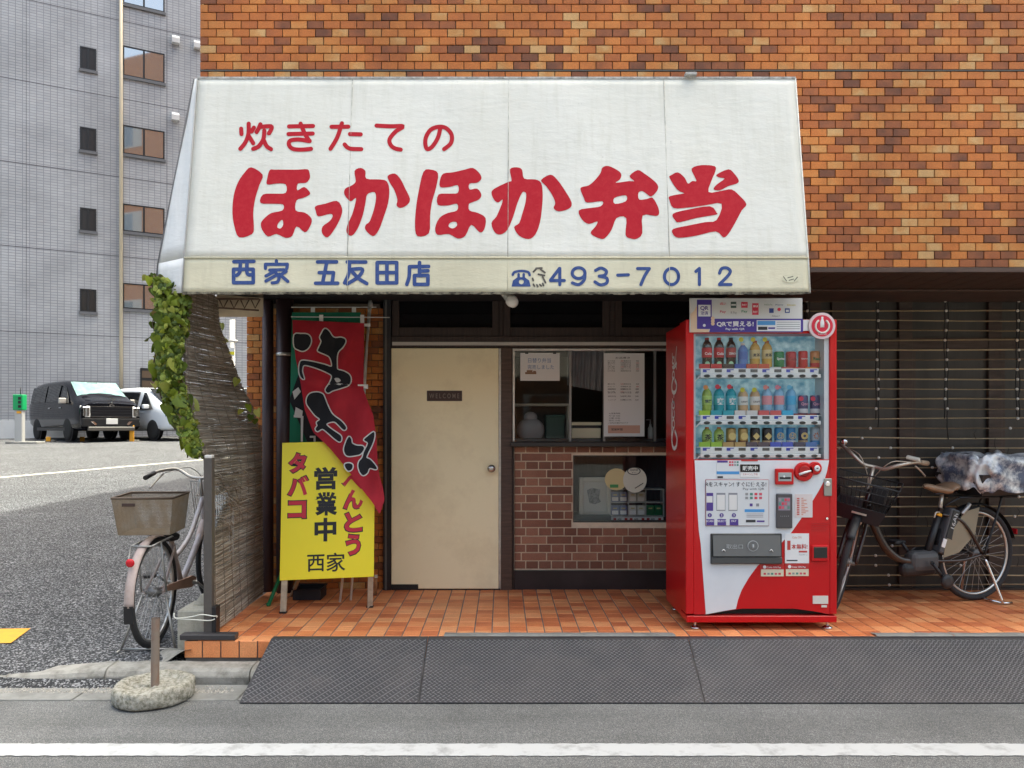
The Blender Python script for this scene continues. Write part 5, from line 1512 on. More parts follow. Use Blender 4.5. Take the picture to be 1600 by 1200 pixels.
MB().cbox(at(572,508,5.56), (.06,.006,.022)).build('loop_tape', M_BW, red); MB().cbox(at(567,604,5.40), (.07,.006,.03)).build('loop_tape', M_BW, red)
grn = thing('green_banner', 'green cloth banner hanging behind the red one', 'banner', fl(548,938))
m_ = MB()
def gbn(u, v):
    y = 488+215*v; x = 456+108*u - 4*v; return at(x, y, 5.64 - .12*v + .012*math.sin(x/9+y/40))
m_.grid(gbn, 16, 24); m_.build('cloth', mat('banner_green', (.012,.17,.09), .75), grn)
for lp, m, d in (([(470,575),(452,625),(480,690),(505,690),(498,600)], M_BB, .006), ([(457,612),(466,605),(470,612),(460,624)], M_BW, .01), ([(459,648),(474,650),(473,690),(470,690),(470,653),(459,652)], M_BW, .01), ([(484,681),(493,681),(493,690),(490,690),(490,684),(484,684)], M_BW, .01), ([(462,636),(473,642),(472,650),(460,648)], M_BW, .01)):
    m_ = MB(); m_.prism([at(x, y, 5.62-.12*(y-488)/215-.012-d) for x, y in lp], (0,.003,0)); m_.build('lettering', m, grn)
MB().tube([fl(548,938), at(565,700,5.60), at(577,470,5.72)], .0085, 10).build('pole', M_POLE, grn)
MB().tube([at(455,480,5.66), at(588,480,5.66)], .0032, 8).build('cross_bar', M_POLE, grn)
for x in (489, 553): MB().cbox(at(x, 487, 5.655), (.03,.006,.07)).build('loop_tape', M_BW, grn)
# ---- small things behind the sign
tr = thing('plastic_tray', 'shallow dark blue plastic tray on the tiles behind the yellow board', 'tray', fl(482,938))
m_ = MB(); xa, xb = ax(461,5.5), ax(504,5.5)
m_.box(xa, xb, 5.44, 5.62, .2005, .206); m_.box(xa, xb, 5.44, 5.448, .206, .275); m_.box(xa, xb, 5.612, 5.62, .206, .275); m_.box(xa, xa+.008, 5.448, 5.612, .206, .275); m_.box(xb-.008, xb, 5.448, 5.612, .206, .275)
m_.build('tray_shell', mat('tray_navy', (.015,.018,.028), .5), tr)
MB().tube([(xa-.004,5.436,.277),(xb+.004,5.436,.277),(xb+.004,5.624,.277),(xa-.004,5.624,.277)], .006, 6, closed=True).build('rim', mat('tray_navy'), tr)
gs = thing('broom_handle', 'green plastic broom handle leaning behind the yellow board', 'broom', fl(419,947))
MB().tube([fl(419,947), at(438,900,5.45), at(444,880,5.6)], .013, 10).build('handle', mat('broom_green', (.01,.20,.07), .4), gs)
MB().ball(fl(419,947)+Vector((0,0,.012)), .0145, 10, 6).build('handle_tip', mat('broom_green'), gs)
# ================================================================== THINGS IN THE SHOP WINDOW
random.seed(31)
M_PAPER = mat('paper_white', (.78,.77,.76), .7); M_INKB = mat('ink_blue', (.16,.26,.46), .7); M_INK = mat('ink_black', (.04,.04,.045), .7); M_INKR = mat('ink_red', (.5,.06,.05), .7)
EX, EZ = (1,0,0), (0,0,1)
def W(x, y, Y=YW): return at(x, y, Y)
def sheet(name, label, x0, x1, y0, y1, Y, m=M_PAPER):
    o = thing(name, label, 'notice', at((x0+x1)/2, y1, Y))
    MB().box(ax(x0,Y), ax(x1,Y), Y, Y+.0015, az(y1,Y), az(y0,Y)).build('paper', m, o)
    return o
YN = YW-.004
nt = sheet('paper_notice', 'white notice with blue handwriting taped inside the order window', 813, 874.5, 551.5, 595, YN)
put_text(nt, '日替り弁当', M_INKB, at(843,563,YN-.001), EX, EZ, w=.172, h=.036, bold=.004)
put_text(nt, '完売しました', M_INKB, at(845,573.5,YN-.001), EX, EZ, w=.20, h=.034, bold=.004)
m_ = MB()
for x0, x1, y0, y1 in ((820.5,838,581.5,584.5),(823,832,578.5,581.3),(833,837.5,579.5,581.3)): m_.box(ax(x0,YN), ax(x1,YN), YN-.0012, YN-.0004, az(y1,YN), az(y0,YN))
m_.build('lunch_box_drawing', mat('ink_brown', (.25,.13,.07), .7), nt)
for x in (820.5, 864): MB().box(ax(x,YN), ax(x+5,YN), YN-.004, YN-.0005, az(553,YN), az(550.5,YN)).build('clip', M_BLKPL, nt)
mn = sheet('menu_sheet', 'tall white menu sheet covered in small print in the order window', 943.5, 1007, 552, 682, YN)
put_text(mn, 'お品書き', M_INK, at(973,559,YN-.001), EX, EZ, w=.11, h=.014)
ln = [('のり弁当','380'),('唐揚弁当','450'),('幕の内','520'),('焼肉弁当','560'),('カレー','430'),('鮭弁当','480'),('天丼','540'),('親子丼','470'),('かつ丼','550'),('ハンバーグ','530')]
for i in range(20):
    col = i % 2; r_ = i//2
    y = 564+r_*3.1 if r_ < 6 else 600+(r_-6)*4
    a, b = ln[i % 10]
    for x, tx, w_, mm in ((952+col*25, a, .055, M_INK), (969+col*24, b, .022, M_INKR if i % 3 == 0 else M_INK)): put_text(mn, tx, mm, at(x+3, y, YN-.001), EX, EZ, w=w_, h=.0105)
for i in range(8):
    a, b = ln[(i*3+1) % 10]; col = i % 2
    y = 608+(i//2)*5.6
    put_text(mn, a, M_INK, at(956+col*24, y, YN-.001), EX, EZ, w=.06, h=.012); put_text(mn, b, M_INK, at(972+col*23, y, YN-.001), EX, EZ, w=.024, h=.011)
for i, tx in enumerate(('☆営業時間','月〜金 10:00','土曜 10:00','祝日 11:00','ご注文はお電話でもどうぞ')): put_text(mn, tx, M_INK, at(960+(6 if i == 4 else 0), 646+i*3.7, YN-.001), EX, EZ, w=.085 if i < 4 else .15, h=.012)
MB().box(ax(950,YN), ax(1000,YN), YN-.0008, YN-.0002, az(677,YN), az(664.5,YN)).build('orange_strip', mat('strip_peach', (.62,.36,.27), .7), mn)
put_text(mn, '営業時間', M_INK, at(964,671,YN-.0016), EX, EZ, w=.085, h=.018, bold=.01)
# curtain gathered at the top, seen between the sheets
cu = thing('curtain', 'grey gathered curtain behind the order window', 'curtain', at(915, 612, YW+.2))
m_ = MB()
def cf(u, v):
    x = 886+58*u; y = 548+64*v - 10*(1-u)*v; return at(x, y, YW+.20+.022*math.sin(u*38+2*v)+.01*math.sin(v*9+u*14))
m_.grid(cf, 70, 12); m_.build('cloth', mat('curtain_grey', (.30,.30,.32), .85), cu)
cu2 = thing('shelf_board', 'pale shelf board across the back of the order window', 'shelf', at(845, 640, YW+.34))
MB().box(ax(804,YW+.3), ax(890,YW+.3), YW+.3, YW+.55, az(634,YW+.3), az(630.5,YW+.3)).build('board', mat('shelf_beige', (.42,.40,.34), .6), cu2)
MB().box(ax(887,YW+.3), ax(890.5,YW+.3), YW+.3, YW+.5, az(686,YW+.3), az(634.5,YW+.3)).build('bracket', mat('shelf_beige'), cu2)
gb_ = thing('storage_crate', 'dark green plastic crate under the pale shelf', 'crate', at(870, 686, YW+.4))
m_ = MB(); m_.box(ax(853,YW+.4), ax(882,YW+.4), YW+.4, YW+.7, az(686,YW+.4), az(650,YW+.4)); m_.build('crate_body', mat('crate_green', (.02,.08,.06), .5), gb_, .006)
MB().box(ax(852,YW+.4), ax(883,YW+.4), YW+.39, YW+.71, az(652,YW+.4), az(648,YW+.4)).build('crate_rim', mat('crate_green'), gb_, .003)
bg_ = thing('stand_in_sack', 'invented white rice sack below the pale shelf, in place of a reflected figure', 'sack', at(829, 687, YW+.35))  # invented sack standing in for a figure reflected in the order window
MB().ball(at(829,672,YW+.42), .10, 16, 10, (1.15,.8,1.0)).ball(at(829,652,YW+.42), .05, 12, 8, (1.1,.8,.9)).build('sack_body', mat('sack_white', (.55,.53,.56), .8, bump=.4, bscale=12), bg_)
bt = thing('lunch_box_stack', 'cream tray and lid beside the menu sheet on the counter', 'tray', at(915, 688, YW+.2))
MB().box(ax(893.5,YW+.14), ax(939,YW+.14), YW+.14, YW+.3, az(685,YW+.14), az(669,YW+.14)).build('tray', mat('tray_cream', (.78,.70,.50), .5), bt, .004)
MB().box(ax(893.5,YW+.14), ax(940,YW+.14), YW+.14, YW+.3, az(664.5,YW+.14), az(659.5,YW+.14)).build('lid', mat('tray_cream'), bt, .003)
MB().box(ax(895,YW+.16), ax(938,YW+.16), YW+.16, YW+.29, az(669.2,YW+.15), az(664.3,YW+.15)).build('spacer', M_BLKPL, bt)
hp = thing('pump_bottle', 'small white pump bottle at the end of the counter', 'bottle', at(1016, 686, YW+.1))
c = at(1016, 686, YW+.16)
MB().lathe([(.018,0),(.02,.01),(.02,.085),(.009,.1),(.009,.115)], 14, Matrix.Translation(c)).build('bottle_body', mat('bottle_white', (.7,.7,.7), .3), hp)
MB().tube([c+Vector((0,0,.115)), c+Vector((0,0,.15)), c+Vector((-.03,0,.15))], .005, 6).build('pump', mat('bottle_white'), hp)

# ---- in the cigarette showcase
pf = thing('framed_picture', 'white framed grey drawing standing in the low showcase', 'picture', at(930, 808, YW+.2))
Yp = YW+.20
m_ = MB()
for a, b, c, d in ((905,912,746,807),(948,955,746,807),(912,948,746,753),(912,948,800,807)): m_.box(ax(a,Yp), ax(b,Yp), Yp, Yp+.03, az(d,Yp), az(c,Yp))
m_.build('picture_frame', mat('frame_cream', (.62,.60,.52), .5), pf, .004)
MB().box(ax(912,Yp), ax(948,Yp), Yp+.014, Yp+.018, az(800,Yp), az(753,Yp)).build('mount', mat('mount_cream', (.60,.59,.54), .8), pf)
m_ = MB(); m_.poly([at(x, y, Yp+.0135) for x, y in ((917,766),(925,762),(938,765),(936,778),(939,784),(930,788),(921,786),(919,776))]); m_.build('drawing', mat('ink_grey', (.25,.26,.26), .8, var=.6, vscale=60), pf)
ys2 = [('pack of blue cigarettes', (.16,.20,.34)), ('white', (.62,.60,.56)), ('green', (.015,.13,.06))]
rk = thing('cigarette_rack', 'clear rack of cigarette packs in the low showcase', 'rack', at(1000, 813, YW+.2))
m_ = MB(); Yk = YW+.17
for x in (953.5, 981.5, 1008.5, 1036.5): m_.box(ax(x,Yk), ax(x+1.3,Yk), Yk, Yk+.12, az(806,Yk), az(766,Yk))
for y in (764, 784.5, 806): m_.box(ax(953.5,Yk), ax(1037.8,Yk), Yk-.002, Yk+.12, az(y+1.4,Yk), az(y,Yk))
m_.build('rack_frame', mat('rack_grey', (.45,.46,.46), .35), rk)
for k in range(3):
    for r_ in range(2):
        for j in range(2):
            if k == 2 and r_ == 0: continue
            x0 = 955.6+27.6*k+12.9*j; y0 = 768+21*r_
            lab = ['blue','white','green'][k] + ' cigarette pack on the ' + ('upper','lower')[r_] + ' tier of the clear rack, ' + [['beside the framed picture','beside the white packs'],['beside the blue packs','beside the green compartment'],['beside the white packs','at its far end']][k][j]
            pk = thing('cigarette_pack', lab, 'cigarette pack', at(x0+6, y0+16.4, Yk), 'packs in the cigarette rack')
            MB().box(ax(x0,Yk), ax(x0+11.8,Yk), Yk+.012, Yk+.04, az(y0+16.2,Yk), az(y0+.8,Yk)).build('pack_box', mat(['pack_blue','pack_white','pack_green'][k], ys2[k][1], .35), pk, .001)
            MB().box(ax(x0+1,Yk), ax(x0+10.8,Yk), Yk+.0105, Yk+.0118, az(y0+15,Yk), az(y0+9,Yk)).build('health_label', M_PAPER if k < 2 else mat('pack_green'), pk)
            MB().box(ax(x0+3,Yk), ax(x0+8.8,Yk), Yk+.0105, Yk+.0118, az(y0+6.5,Yk), az(y0+4.5,Yk)).build('brand_band', mat('gold_print', (.5,.42,.2), .4), pk)
pr = MB().box(ax(953.5,Yk), ax(1036,Yk), Yk-.012, Yk-.003, az(814,Yk), az(808,Yk)).build('price_rail', M_PAPER, rk)
for x in (958,975.5,983.5,1002,1010,1028): MB().box(ax(x,Yk), ax(x+4.5,Yk), Yk-.0135, Yk-.0122, az(813,Yk), az(809,Yk)).build('price_mark', M_INKR, rk)
for x in (966,992,1018): put_text(rk, '600', M_INK, at(x+2, 811, Yk-.0138), EX, EZ, w=.03, h=.014, bold=.02)
# round sticker on the pane (its cartoon animal is left out)
stc = thing('window_sticker', 'round cream and yellow sticker on the showcase pane', 'sticker', at(978, 770, YW+.012))
Yt = YW+.013
def disc(cx, cy, rx, ry, Y, m, nm, parent): 
    q = MB(); q.prism([at(cx+rx*math.cos(R(a)), cy+ry*math.sin(R(a)), Y) for a in range(0,360,12)], (0,.001,0)); return q.build(nm, m, parent)
disc(963, 749, 18, 17, Yt, mat('sticker_yellow', (.66,.55,.28), .5), 'left_disc', stc)
disc(992, 750, 18.5, 20, Yt-.0015, mat('sticker_cream', (.68,.66,.56), .5), 'main_disc', stc)
MB().box(ax(953,Yt), ax(966,Yt), Yt-.002, Yt-.0005, az(762,Yt), az(757,Yt)).build('green_patch', mat('sticker_green', (.05,.25,.08), .5), stc)
disc(990.5, 736, 10.5, 6.2, Yt-.003, M_INK, 'speech_ring', stc); disc(990.5, 736, 9, 5, Yt-.0045, mat('sticker_cream'), 'speech_bubble', stc)
put_text(stc, '未成年者', M_INK, at(990.5,734.3,Yt-.0052), EX, EZ, w=.06, h=.016, bold=.01); put_text(stc, 'ダメ!', M_INK, at(990.5,738.5,Yt-.0052), EX, EZ, w=.035, h=.012, bold=.01)
m_ = MB(); m_.tube([at(992,763,Yt-.004), at(1005,755,Yt-.004)], .003, 5); m_.build('pen_drawing', M_INK, stc)
sh = MB().box(ax(896,YW+.1), ax(955,YW+.1), YW+.1, YW+.4, az(815.5,YW+.1), az(806,YW+.1)).build('showcase_step', mat('step_green', (.09,.11,.105), .5), scs)

# ================================================================== VENDING MACHINE
VY = 4.633; VB = 5.25
vx = lambda x, Y=VY: ax(x, Y)
vz = lambda y, Y=VY: az(y, Y)
M_VRED = mat('machine_red', (.53,.006,.010), .30, coat=.25, spec=.3)
M_VWHITE = mat('machine_white', (.70,.72,.745), .35, var=.04, vscale=4)
M_VGREY = mat('machine_grey', (.42,.43,.45), .4)
vm = thing('vending_machine', 'red and white drink vending machine on the tiles', 'vending machine', (vx(1190), VY+.3, .2))
X0, X1, ZB, ZT = vx(1071.5), vx(1308), vz(973), vz(499)
def pbox(nm, x0, x1, y0, y1, d0, d1, m, bev=0.0, parent=vm, seg=1):
    """front panel piece from photo pixels on the door plane; d = metres behind the door plane"""
    return MB().box(vx(x0), vx(x1), VY+d0, VY+d1, vz(y1), vz(y0)).build(nm, m, parent, bev, seg)
MB().box(X0+.012, X1-.004, VY+.165, VB, ZB, ZT-.004).build('cabinet', M_VRED, vm, .006, 2)
# door ring round the display
pbox('door_stile', 1071.5, 1084.5, 499, 960, 0, .16, M_VRED, .008, vm, 3)
pbox('door_stile', 1296.5, 1308, 499, 960, 0, .16, M_VRED, .008, vm, 3)
pbox('door_head', 1084.7, 1296.3, 499, 521, .004, .16, M_VRED)
lowp = MB(); pts = [(1084.6,718),(1296.4,718),(1296.4,960),(1270,955),(1240,951),(1160,951),(1125,956),(1100,960.3),(1084.6,960.3)]
lowp.prism([Vector((vx(x), VY+.003, vz(y))) for x, y in pts][::-1], (0,.157,0)); lowp.build('lower_door', M_VRED, vm)
pbox('base_bar', 1073, 1308, 962.5, 973, .002, .16, M_VRED, .004)
pbox('kick_recess', 1085, 1296, 951, 963, .06, .15, M_BLKPL)
# liner of the display
pbox('liner', 1084.7, 1087.5, 521, 718, .012, .16, M_VGREY); pbox('liner', 1289, 1296.3, 521, 718, .012, .16, mat('liner_pale', (.56,.58,.60), .4))
icy = bpy.data.materials.new('display_back'); icy.use_nodes = True
N = icy.node_tree.nodes; L = icy.node_tree.links
vo = N.new('ShaderNodeTexVoronoi'); vo.inputs['Scale'].default_value = 34; vo.feature = 'SMOOTH_F1'
tc = N.new('ShaderNodeTexCoord'); nz = N.new('ShaderNodeTexNoise'); nz.inputs['Scale'].default_value = 22; nz.inputs['Detail'].default_value = 6
L.new(tc.outputs['Object'], nz.inputs['Vector']); L.new(nz.outputs['Color'], vo.inputs['Vector'])
rpn = N.new('ShaderNodeValToRGB'); rpn.color_ramp.elements[0].color = (.10,.26,.38,1); rpn.color_ramp.elements[1].color = (.42,.60,.68,1)
rpn.color_ramp.elements[0].position = .35; rpn.color_ramp.elements[1].position = .68
L.new(nz.outputs['Fac'], rpn.inputs['Fac']); L.new(rpn.outputs[0], N['Principled BSDF'].inputs['Base Color']); N['Principled BSDF'].inputs['Roughness'].default_value = .4
N['Principled BSDF'].inputs['Emission Strength'].default_value = .10; L.new(rpn.outputs[0], N['Principled BSDF'].inputs['Emission Color'])
MB().box(vx(1087.6), vx(1288.9), VY+.150, VY+.162, vz(718), vz(521)).build('display_back', icy, vm)
MB().box(vx(1087.6), vx(1288.9), VY+.010, VY+.013, vz(717.5), vz(521.5)).build('display_glass', glass_mat('machine_glass', (.98,.99,.99), .35), vm)
# shelves with push buttons
ROW = [(575,590.5),(648.5,664),(698.5,716)]
CXS = [1106 + 18.75*i for i in range(10)]
for r_, (ya, yb) in enumerate(ROW):
    Ys = VY+.022
    sh_ = MB(); sh_.box(vx(1096), vx(1285.5), Ys, VY+.148, vz(yb-.4), vz(yb-6.6)); sh_.box(vx(1097), vx(1283), Ys+.012, Ys+.02, vz(yb-6.8), vz(ya))
    shelf = sh_.build('shelf_rail', mat('rail_white', (.80,.80,.79), .35), vm, .006, 2)
    MB().tube([(vx(1087.5), VY+.03, vz(yb+5)), (vx(1096), VY+.03, vz(yb-3.5)), (vx(1100), VY+.03, vz(yb-3.5))], .004, 6).build('shelf_arm', mat('rail_white'), vm)
    MB().box(vx(1092), vx(1287), VY+.04, VY+.148, vz(ya+1.2), vz(ya)).build('product_step', mat('step_clear', (.55,.58,.6), .3), vm)
    for i, cx_ in enumerate(CXS):
        q = MB(); q.lathe([(.019,-.002),(.019,.003),(.015,.005)], 18, Matrix.Translation((vx(cx_), Ys-.0005, vz(yb-3.4))) @ Matrix.Rotation(R(90),4,'X') @ Matrix.Diagonal((1,.5,1,1)))
        q.build('push_button', mat('button_dark', (.05,.055,.055), .3), shelf)
        blue = (r_*7+i*3) % 5 in (0, 1) or i in (0, 9)
        pbox('price_card', cx_-5.6, cx_+5.6, ya+1.3, ya+6.0, .0325, .0338, mat('card_blue', (.05,.07,.42), .4) if blue else mat('card_dark', (.10,.10,.10), .4), 0, shelf)
        if blue: pbox('price_card_note', cx_+.4, cx_+5.8, ya+2.8, ya+6.2, .0315, .0323, M_PAPER, 0, shelf)
# white graphic on the lower door
wg = [(1085.4,719.2),(1295.6,719.2),(1292,738),(1288,750.6),(1280,766),(1269,784),(1252,810),(1237.5,831),(1223.4,846),(1203,866),(1184,884),(1170,903),(1159,922),(1153,938),(1150,951.5),(1130,955),(1103,960),(1099,905),(1095,850),(1092,829),(1088,770)]
m_ = MB(); m_.prism([Vector((vx(x), VY+.0014, vz(y))) for x, y in wg][::-1], (0,.0012,0)); m_.build('white_graphic', M_VWHITE, vm)
# product dispenser flap
fl_ = pbox('dispenser', 1110, 1221, 833.5, 881, -.010, .02, mat('flap_frame', (.035,.037,.038), .35), .004)
m_ = MB(); m_.add([(vx(1113), VY-.012, vz(836)), (vx(1218), VY-.012, vz(836)), (vx(1218), VY-.024, vz(868)), (vx(1113), VY-.024, vz(868))], [(0,3,2,1)])
m_.build('flap', mat('flap_grey', (.14,.145,.145), .3, coat=.3), fl_, solid=.003)
put_text(fl_, '取出口', mat('flap_print', (.40,.41,.41), .5), (vx(1146), VY-.0242, vz(853)), EX, EZ, w=.10, h=.028, bold=.008)
disc2 = lambda x, y, r, d, m, nm, par: MB().lathe([(r,-.0008),(r,.0008)], 28, Matrix.Translation((vx(x), VY+d, vz(y))) @ Matrix.Rotation(R(90),4,'X')).build(nm, m, par)
disc2(1174.5, 852, .033, -.0245, mat('flap_print'), 'bottle_mark_ring', fl_); disc2(1174.5, 852, .028, -.0262, mat('flap_grey'), 'bottle_mark', fl_)
MB().tube([(vx(1174.5), VY-.0265, vz(857)), (vx(1174.5), VY-.0265, vz(849.5))], [.006,.006], 8).build('bottle_mark', mat('flap_print'), fl_)
for x in (1129, 1203): MB().tube([(vx(x-3),VY-.026,vz(860)), (vx(x),VY-.026,vz(857.5)), (vx(x+2.5),VY-.026,vz(860.5))], .003, 5).build('grip_mark', mat('rail_white'), fl_)
pbox('drip_lip', 1110.5, 1220.5, 870, 880, -.022, -.0105, mat('lip_grey', (.07,.072,.072), .35), .003, fl_)
# payment guide window
gd = pbox('payment_guide', 1102, 1201.5, 749, 822, -.004, .0015, mat('guide_rim', (.30,.10,.11), .4), .003)
pbox('guide_sheet', 1103, 1200.5, 750, 821, -.0055, -.0042, mat('guide_paper', (.66,.67,.68), .4), 0, gd)
PU = mat('guide_purple', (.085,.045,.25), .5); GP = lambda x, y: (vx(x), VY-.0062, vz(y))
put_text(gd, 'Rをスキャン! すぐに使える!', M_INK, GP(1149.5,756.5), EX, EZ, w=.365, h=.030, bold=.012)
put_text(gd, 'Pay with QR', M_INK, GP(1177,764.2), EX, EZ, w=.128, h=.017, bold=.0)
def gbox(x0, x1, y0, y1, m, nm='guide_print', d=-.0065, par=gd): return MB().box(vx(x0), vx(x1), VY+d, VY+d+.0007, vz(y1), vz(y0)).build(nm, m, par)
for k, x in enumerate((1103.4, 1119, 1137.8)):
    gbox(x, x+(10.5 if k == 0 else 14), 770, 798, PU if k == 0 else mat('phone_line', (.25,.25,.28), .5))
    gbox(x+(.2 if k == 0 else .8), x+(9.5 if k == 0 else 13.2), 775 if k == 0 else 773, 785 if k == 0 else 796.5, mat('phone_screen', (.72,.70,.68), .4), 'phone_screen', -.0073)
    c_ = (1108.5,1127,1146.2)[k]
    disc2(c_, 804.8, .0125, -.0068, PU, 'step_badge', gd); put_text(gd, str(k+1), M_PAPER, (vx(c_), VY-.0078, vz(804.8)), EX, EZ, h=.014, bold=.02)
    gbox(c_-6.5 if k else 1103.4, c_+7, 810.8, 820.6, PU); put_text(gd, ('SCAN','SELECT','PAY')[k], M_PAPER, (vx(c_), VY-.0068, vz(814)), EX, EZ, h=.012, bold=.01)
cols = [(.3,.3,.3),(.1,.25,.2),(.6,.05,.08),(.6,.1,.15)]
for i in range(8):
    gbox(1164+7.2*(i % 4), 1168.5+7.2*(i % 4), 770+6*(i//4), 773.8+6*(i//4), mat('pay_icon_%s' % 'abcd'[i % 4], cols[i % 4], .5))
gbox(1171, 1175.5, 786.5, 791, PU); gbox(1181, 1185.5, 786.5, 791, mat('phone_line'))
gbox(1163, 1194, 795.5, 800, mat('guide_blue', (.08,.30,.62), .5)); gbox(1165, 1180, 812, 816, M_INK); gbox(1182, 1194, 813, 815.5, PU)
for k in range(3): gbox(1166, 1192, 802.5+2.4*k, 803.2+2.4*k, mat('phone_line'))
# sold-out board and stickers above
sb = pbox('status_board', 1156.5, 1187, 725.5, 737.5, -.004, .0013, mat('led_black', (.012,.012,.013), .25), .002)
put_text(sb, '販売中', mat('led_white', (.75,.75,.72), .5), (vx(1171.8), VY-.0047, vz(731.5)), EX, EZ, w=.092, h=.028, bold=.02)
pbox('status_caption', 1157, 1187, 737.7, 745.5, -.002, .0013, M_PAPER, .001); put_text(vm, 'スキャンしてね', M_INKR, (vx(1172), VY-.0026, vz(741)), EX, EZ, w=.09, h=.013)
ps = pbox('pay_sticker', 1119.5, 1155, 719.5, 747.5, -.0006, .0012, mat('sticker_pale', (.68,.69,.70), .4))
def sbox(x0, x1, y0, y1, m): return gbox(x0, x1, y0, y1, m, 'sticker_print', -.0014, ps)
sbox(1120.5, 1137, 719.6, 722.8, PU); sbox(1119.7, 1155, 736.5, 741, mat('guide_blue')); sbox(1121, 1129.5, 744, 747, M_INK)
for i in range(8): sbox(1139+4*(i % 4), 1142+4*(i % 4), 720.5+4.5*(i//4), 723.5+4.5*(i//4), mat('pay_icon_%s' % 'abcd'[(i+2) % 4]))
sbox(1158, 1184, 718.9, 720.6, M_INKR)
# bill slot
bs = pbox('bill_slot', 1210, 1238.5, 732, 757, -.022, .0013, M_VRED, .006, vm, 2)
pbox('bill_mouth', 1214, 1234.5, 738, 751.5, -.024, -.0222, mat('slot_grey', (.36,.38,.37), .35), .002, bs); pbox('bill_gap', 1216, 1233, 745, 748, -.0255, -.0242, M_BLKPL, 0, bs)
disc2(1223, 744, .006, -.025, M_PAPER, 'bill_light', bs)
# coin dial
cd = MB().lathe([(.058,-.001),(.058,.012),(.052,.020),(.05,.020)], 32, Matrix.Translation((vx(1255), VY+.001, vz(737))) @ Matrix.Rotation(R(90),4,'X')).build('coin_dial', M_VRED, vm)
MB().lathe([(.040,-.001),(.040,.014),(.034,.02)], 28, Matrix.Translation((vx(1272.5), VY+.001, vz(731.5))) @ Matrix.Rotation(R(90),4,'X')).build('coin_ring', M_VRED, cd)
MB().lathe([(.030,-.001),(.034,.002),(.030,.004)], 24, Matrix.Translation((vx(1255), VY-.0195, vz(736))) @ Matrix.Rotation(R(90),4,'X')).build('dial_recess', mat('dial_dark_red', (.36,.01,.014), .35), cd)
MB().tube([(vx(1246), VY-.027, vz(741)), (vx(1254), VY-.03, vz(738)), (vx(1264), VY-.03, vz(735))], [.008,.007,.005], 8).build('return_lever', mat('lever_white', (.72,.72,.72), .3), cd)
MB().lathe([(.017,-.001),(.018,.004),(.012,.006)], 20, Matrix.Translation((vx(1274.5), VY-.0195, vz(731.5))) @ Matrix.Rotation(R(90),4,'X')).build('coin_mouth', mat('lever_white'), cd)
MB().box(vx(1273), vx(1276), VY-.0265, VY-.0258, vz(732.2), vz(730.8)).build('coin_slot', M_BLKPL, cd)
put_text(cd, 'コイン返却', M_PAPER, (vx(1257), VY-.0135, vz(749.5)), EX, EZ, w=.05, h=.009)
# reader, price sheet, lock
rd = pbox('card_reader', 1212, 1237, 771.5, 825, -.016, .0013, mat('reader_grey', (.075,.07,.075), .35), .005, vm, 2)
pbox('reader_screen', 1214.5, 1233, 777, 797, -.0175, -.0162, mat('reader_screen', (.28,.24,.30), .25), 0, rd)
for r_ in range(3):
    for c_ in range(4): gbox(1215.2+4.5*c_, 1218.6+4.5*c_, 778.4+6*r_, 782.6+6*r_, mat('pay_icon_%s' % 'abcd'[(c_+r_) % 4]), 'screen_icon', -.0185, rd)
put_text(rd, '• • • • •', mat('flap_print'), (vx(1224.5), VY-.0168, vz(806)), EX, EZ, w=.05, h=.004)
pbox('reader_label', 1212.5, 1236, 763, 770.5, -.0006, .0013, mat('sticker_pale')); 
pp = pbox('price_sheet', 1242, 1269.5, 772, 808.5, -.0008, .0013, mat('sheet_pink', (.70,.62,.60), .5))
for k in range(10):
    gbox(1245, 1249, 778+2.8*k, 779.6+2.8*k, M_INKR, 'price_row', -.0016, pp); gbox(1252, 1255+(k*5) % 9, 778+2.8*k, 779.4+2.8*k, mat('ink_salmon', (.62,.28,.2), .6), 'price_row', -.0016, pp)
lk = MB().lathe([(.016,-.001),(.016,.010),(.012,.013)], 20, Matrix.Translation((vx(1292.5), VY, vz(756))) @ Matrix.Rotation(R(90),4,'X')).build('lock', M_CHROME, vm)
pl3 = MB(); pl3.box(vx(1287), vx(1299.5), VY-.0065, VY+.002, vz(775), vz(747.5)); pl3.build('lock_plate', mat('lock_steel', (.34,.35,.34), .35, metal=.8), lk, .02, 4)
MB().lathe([(.008,-.001),(.007,.005)], 14, Matrix.Translation((vx(1292), VY, vz(810))) @ Matrix.Rotation(R(90),4,'X')).build('key_lock', M_CHROME, vm)
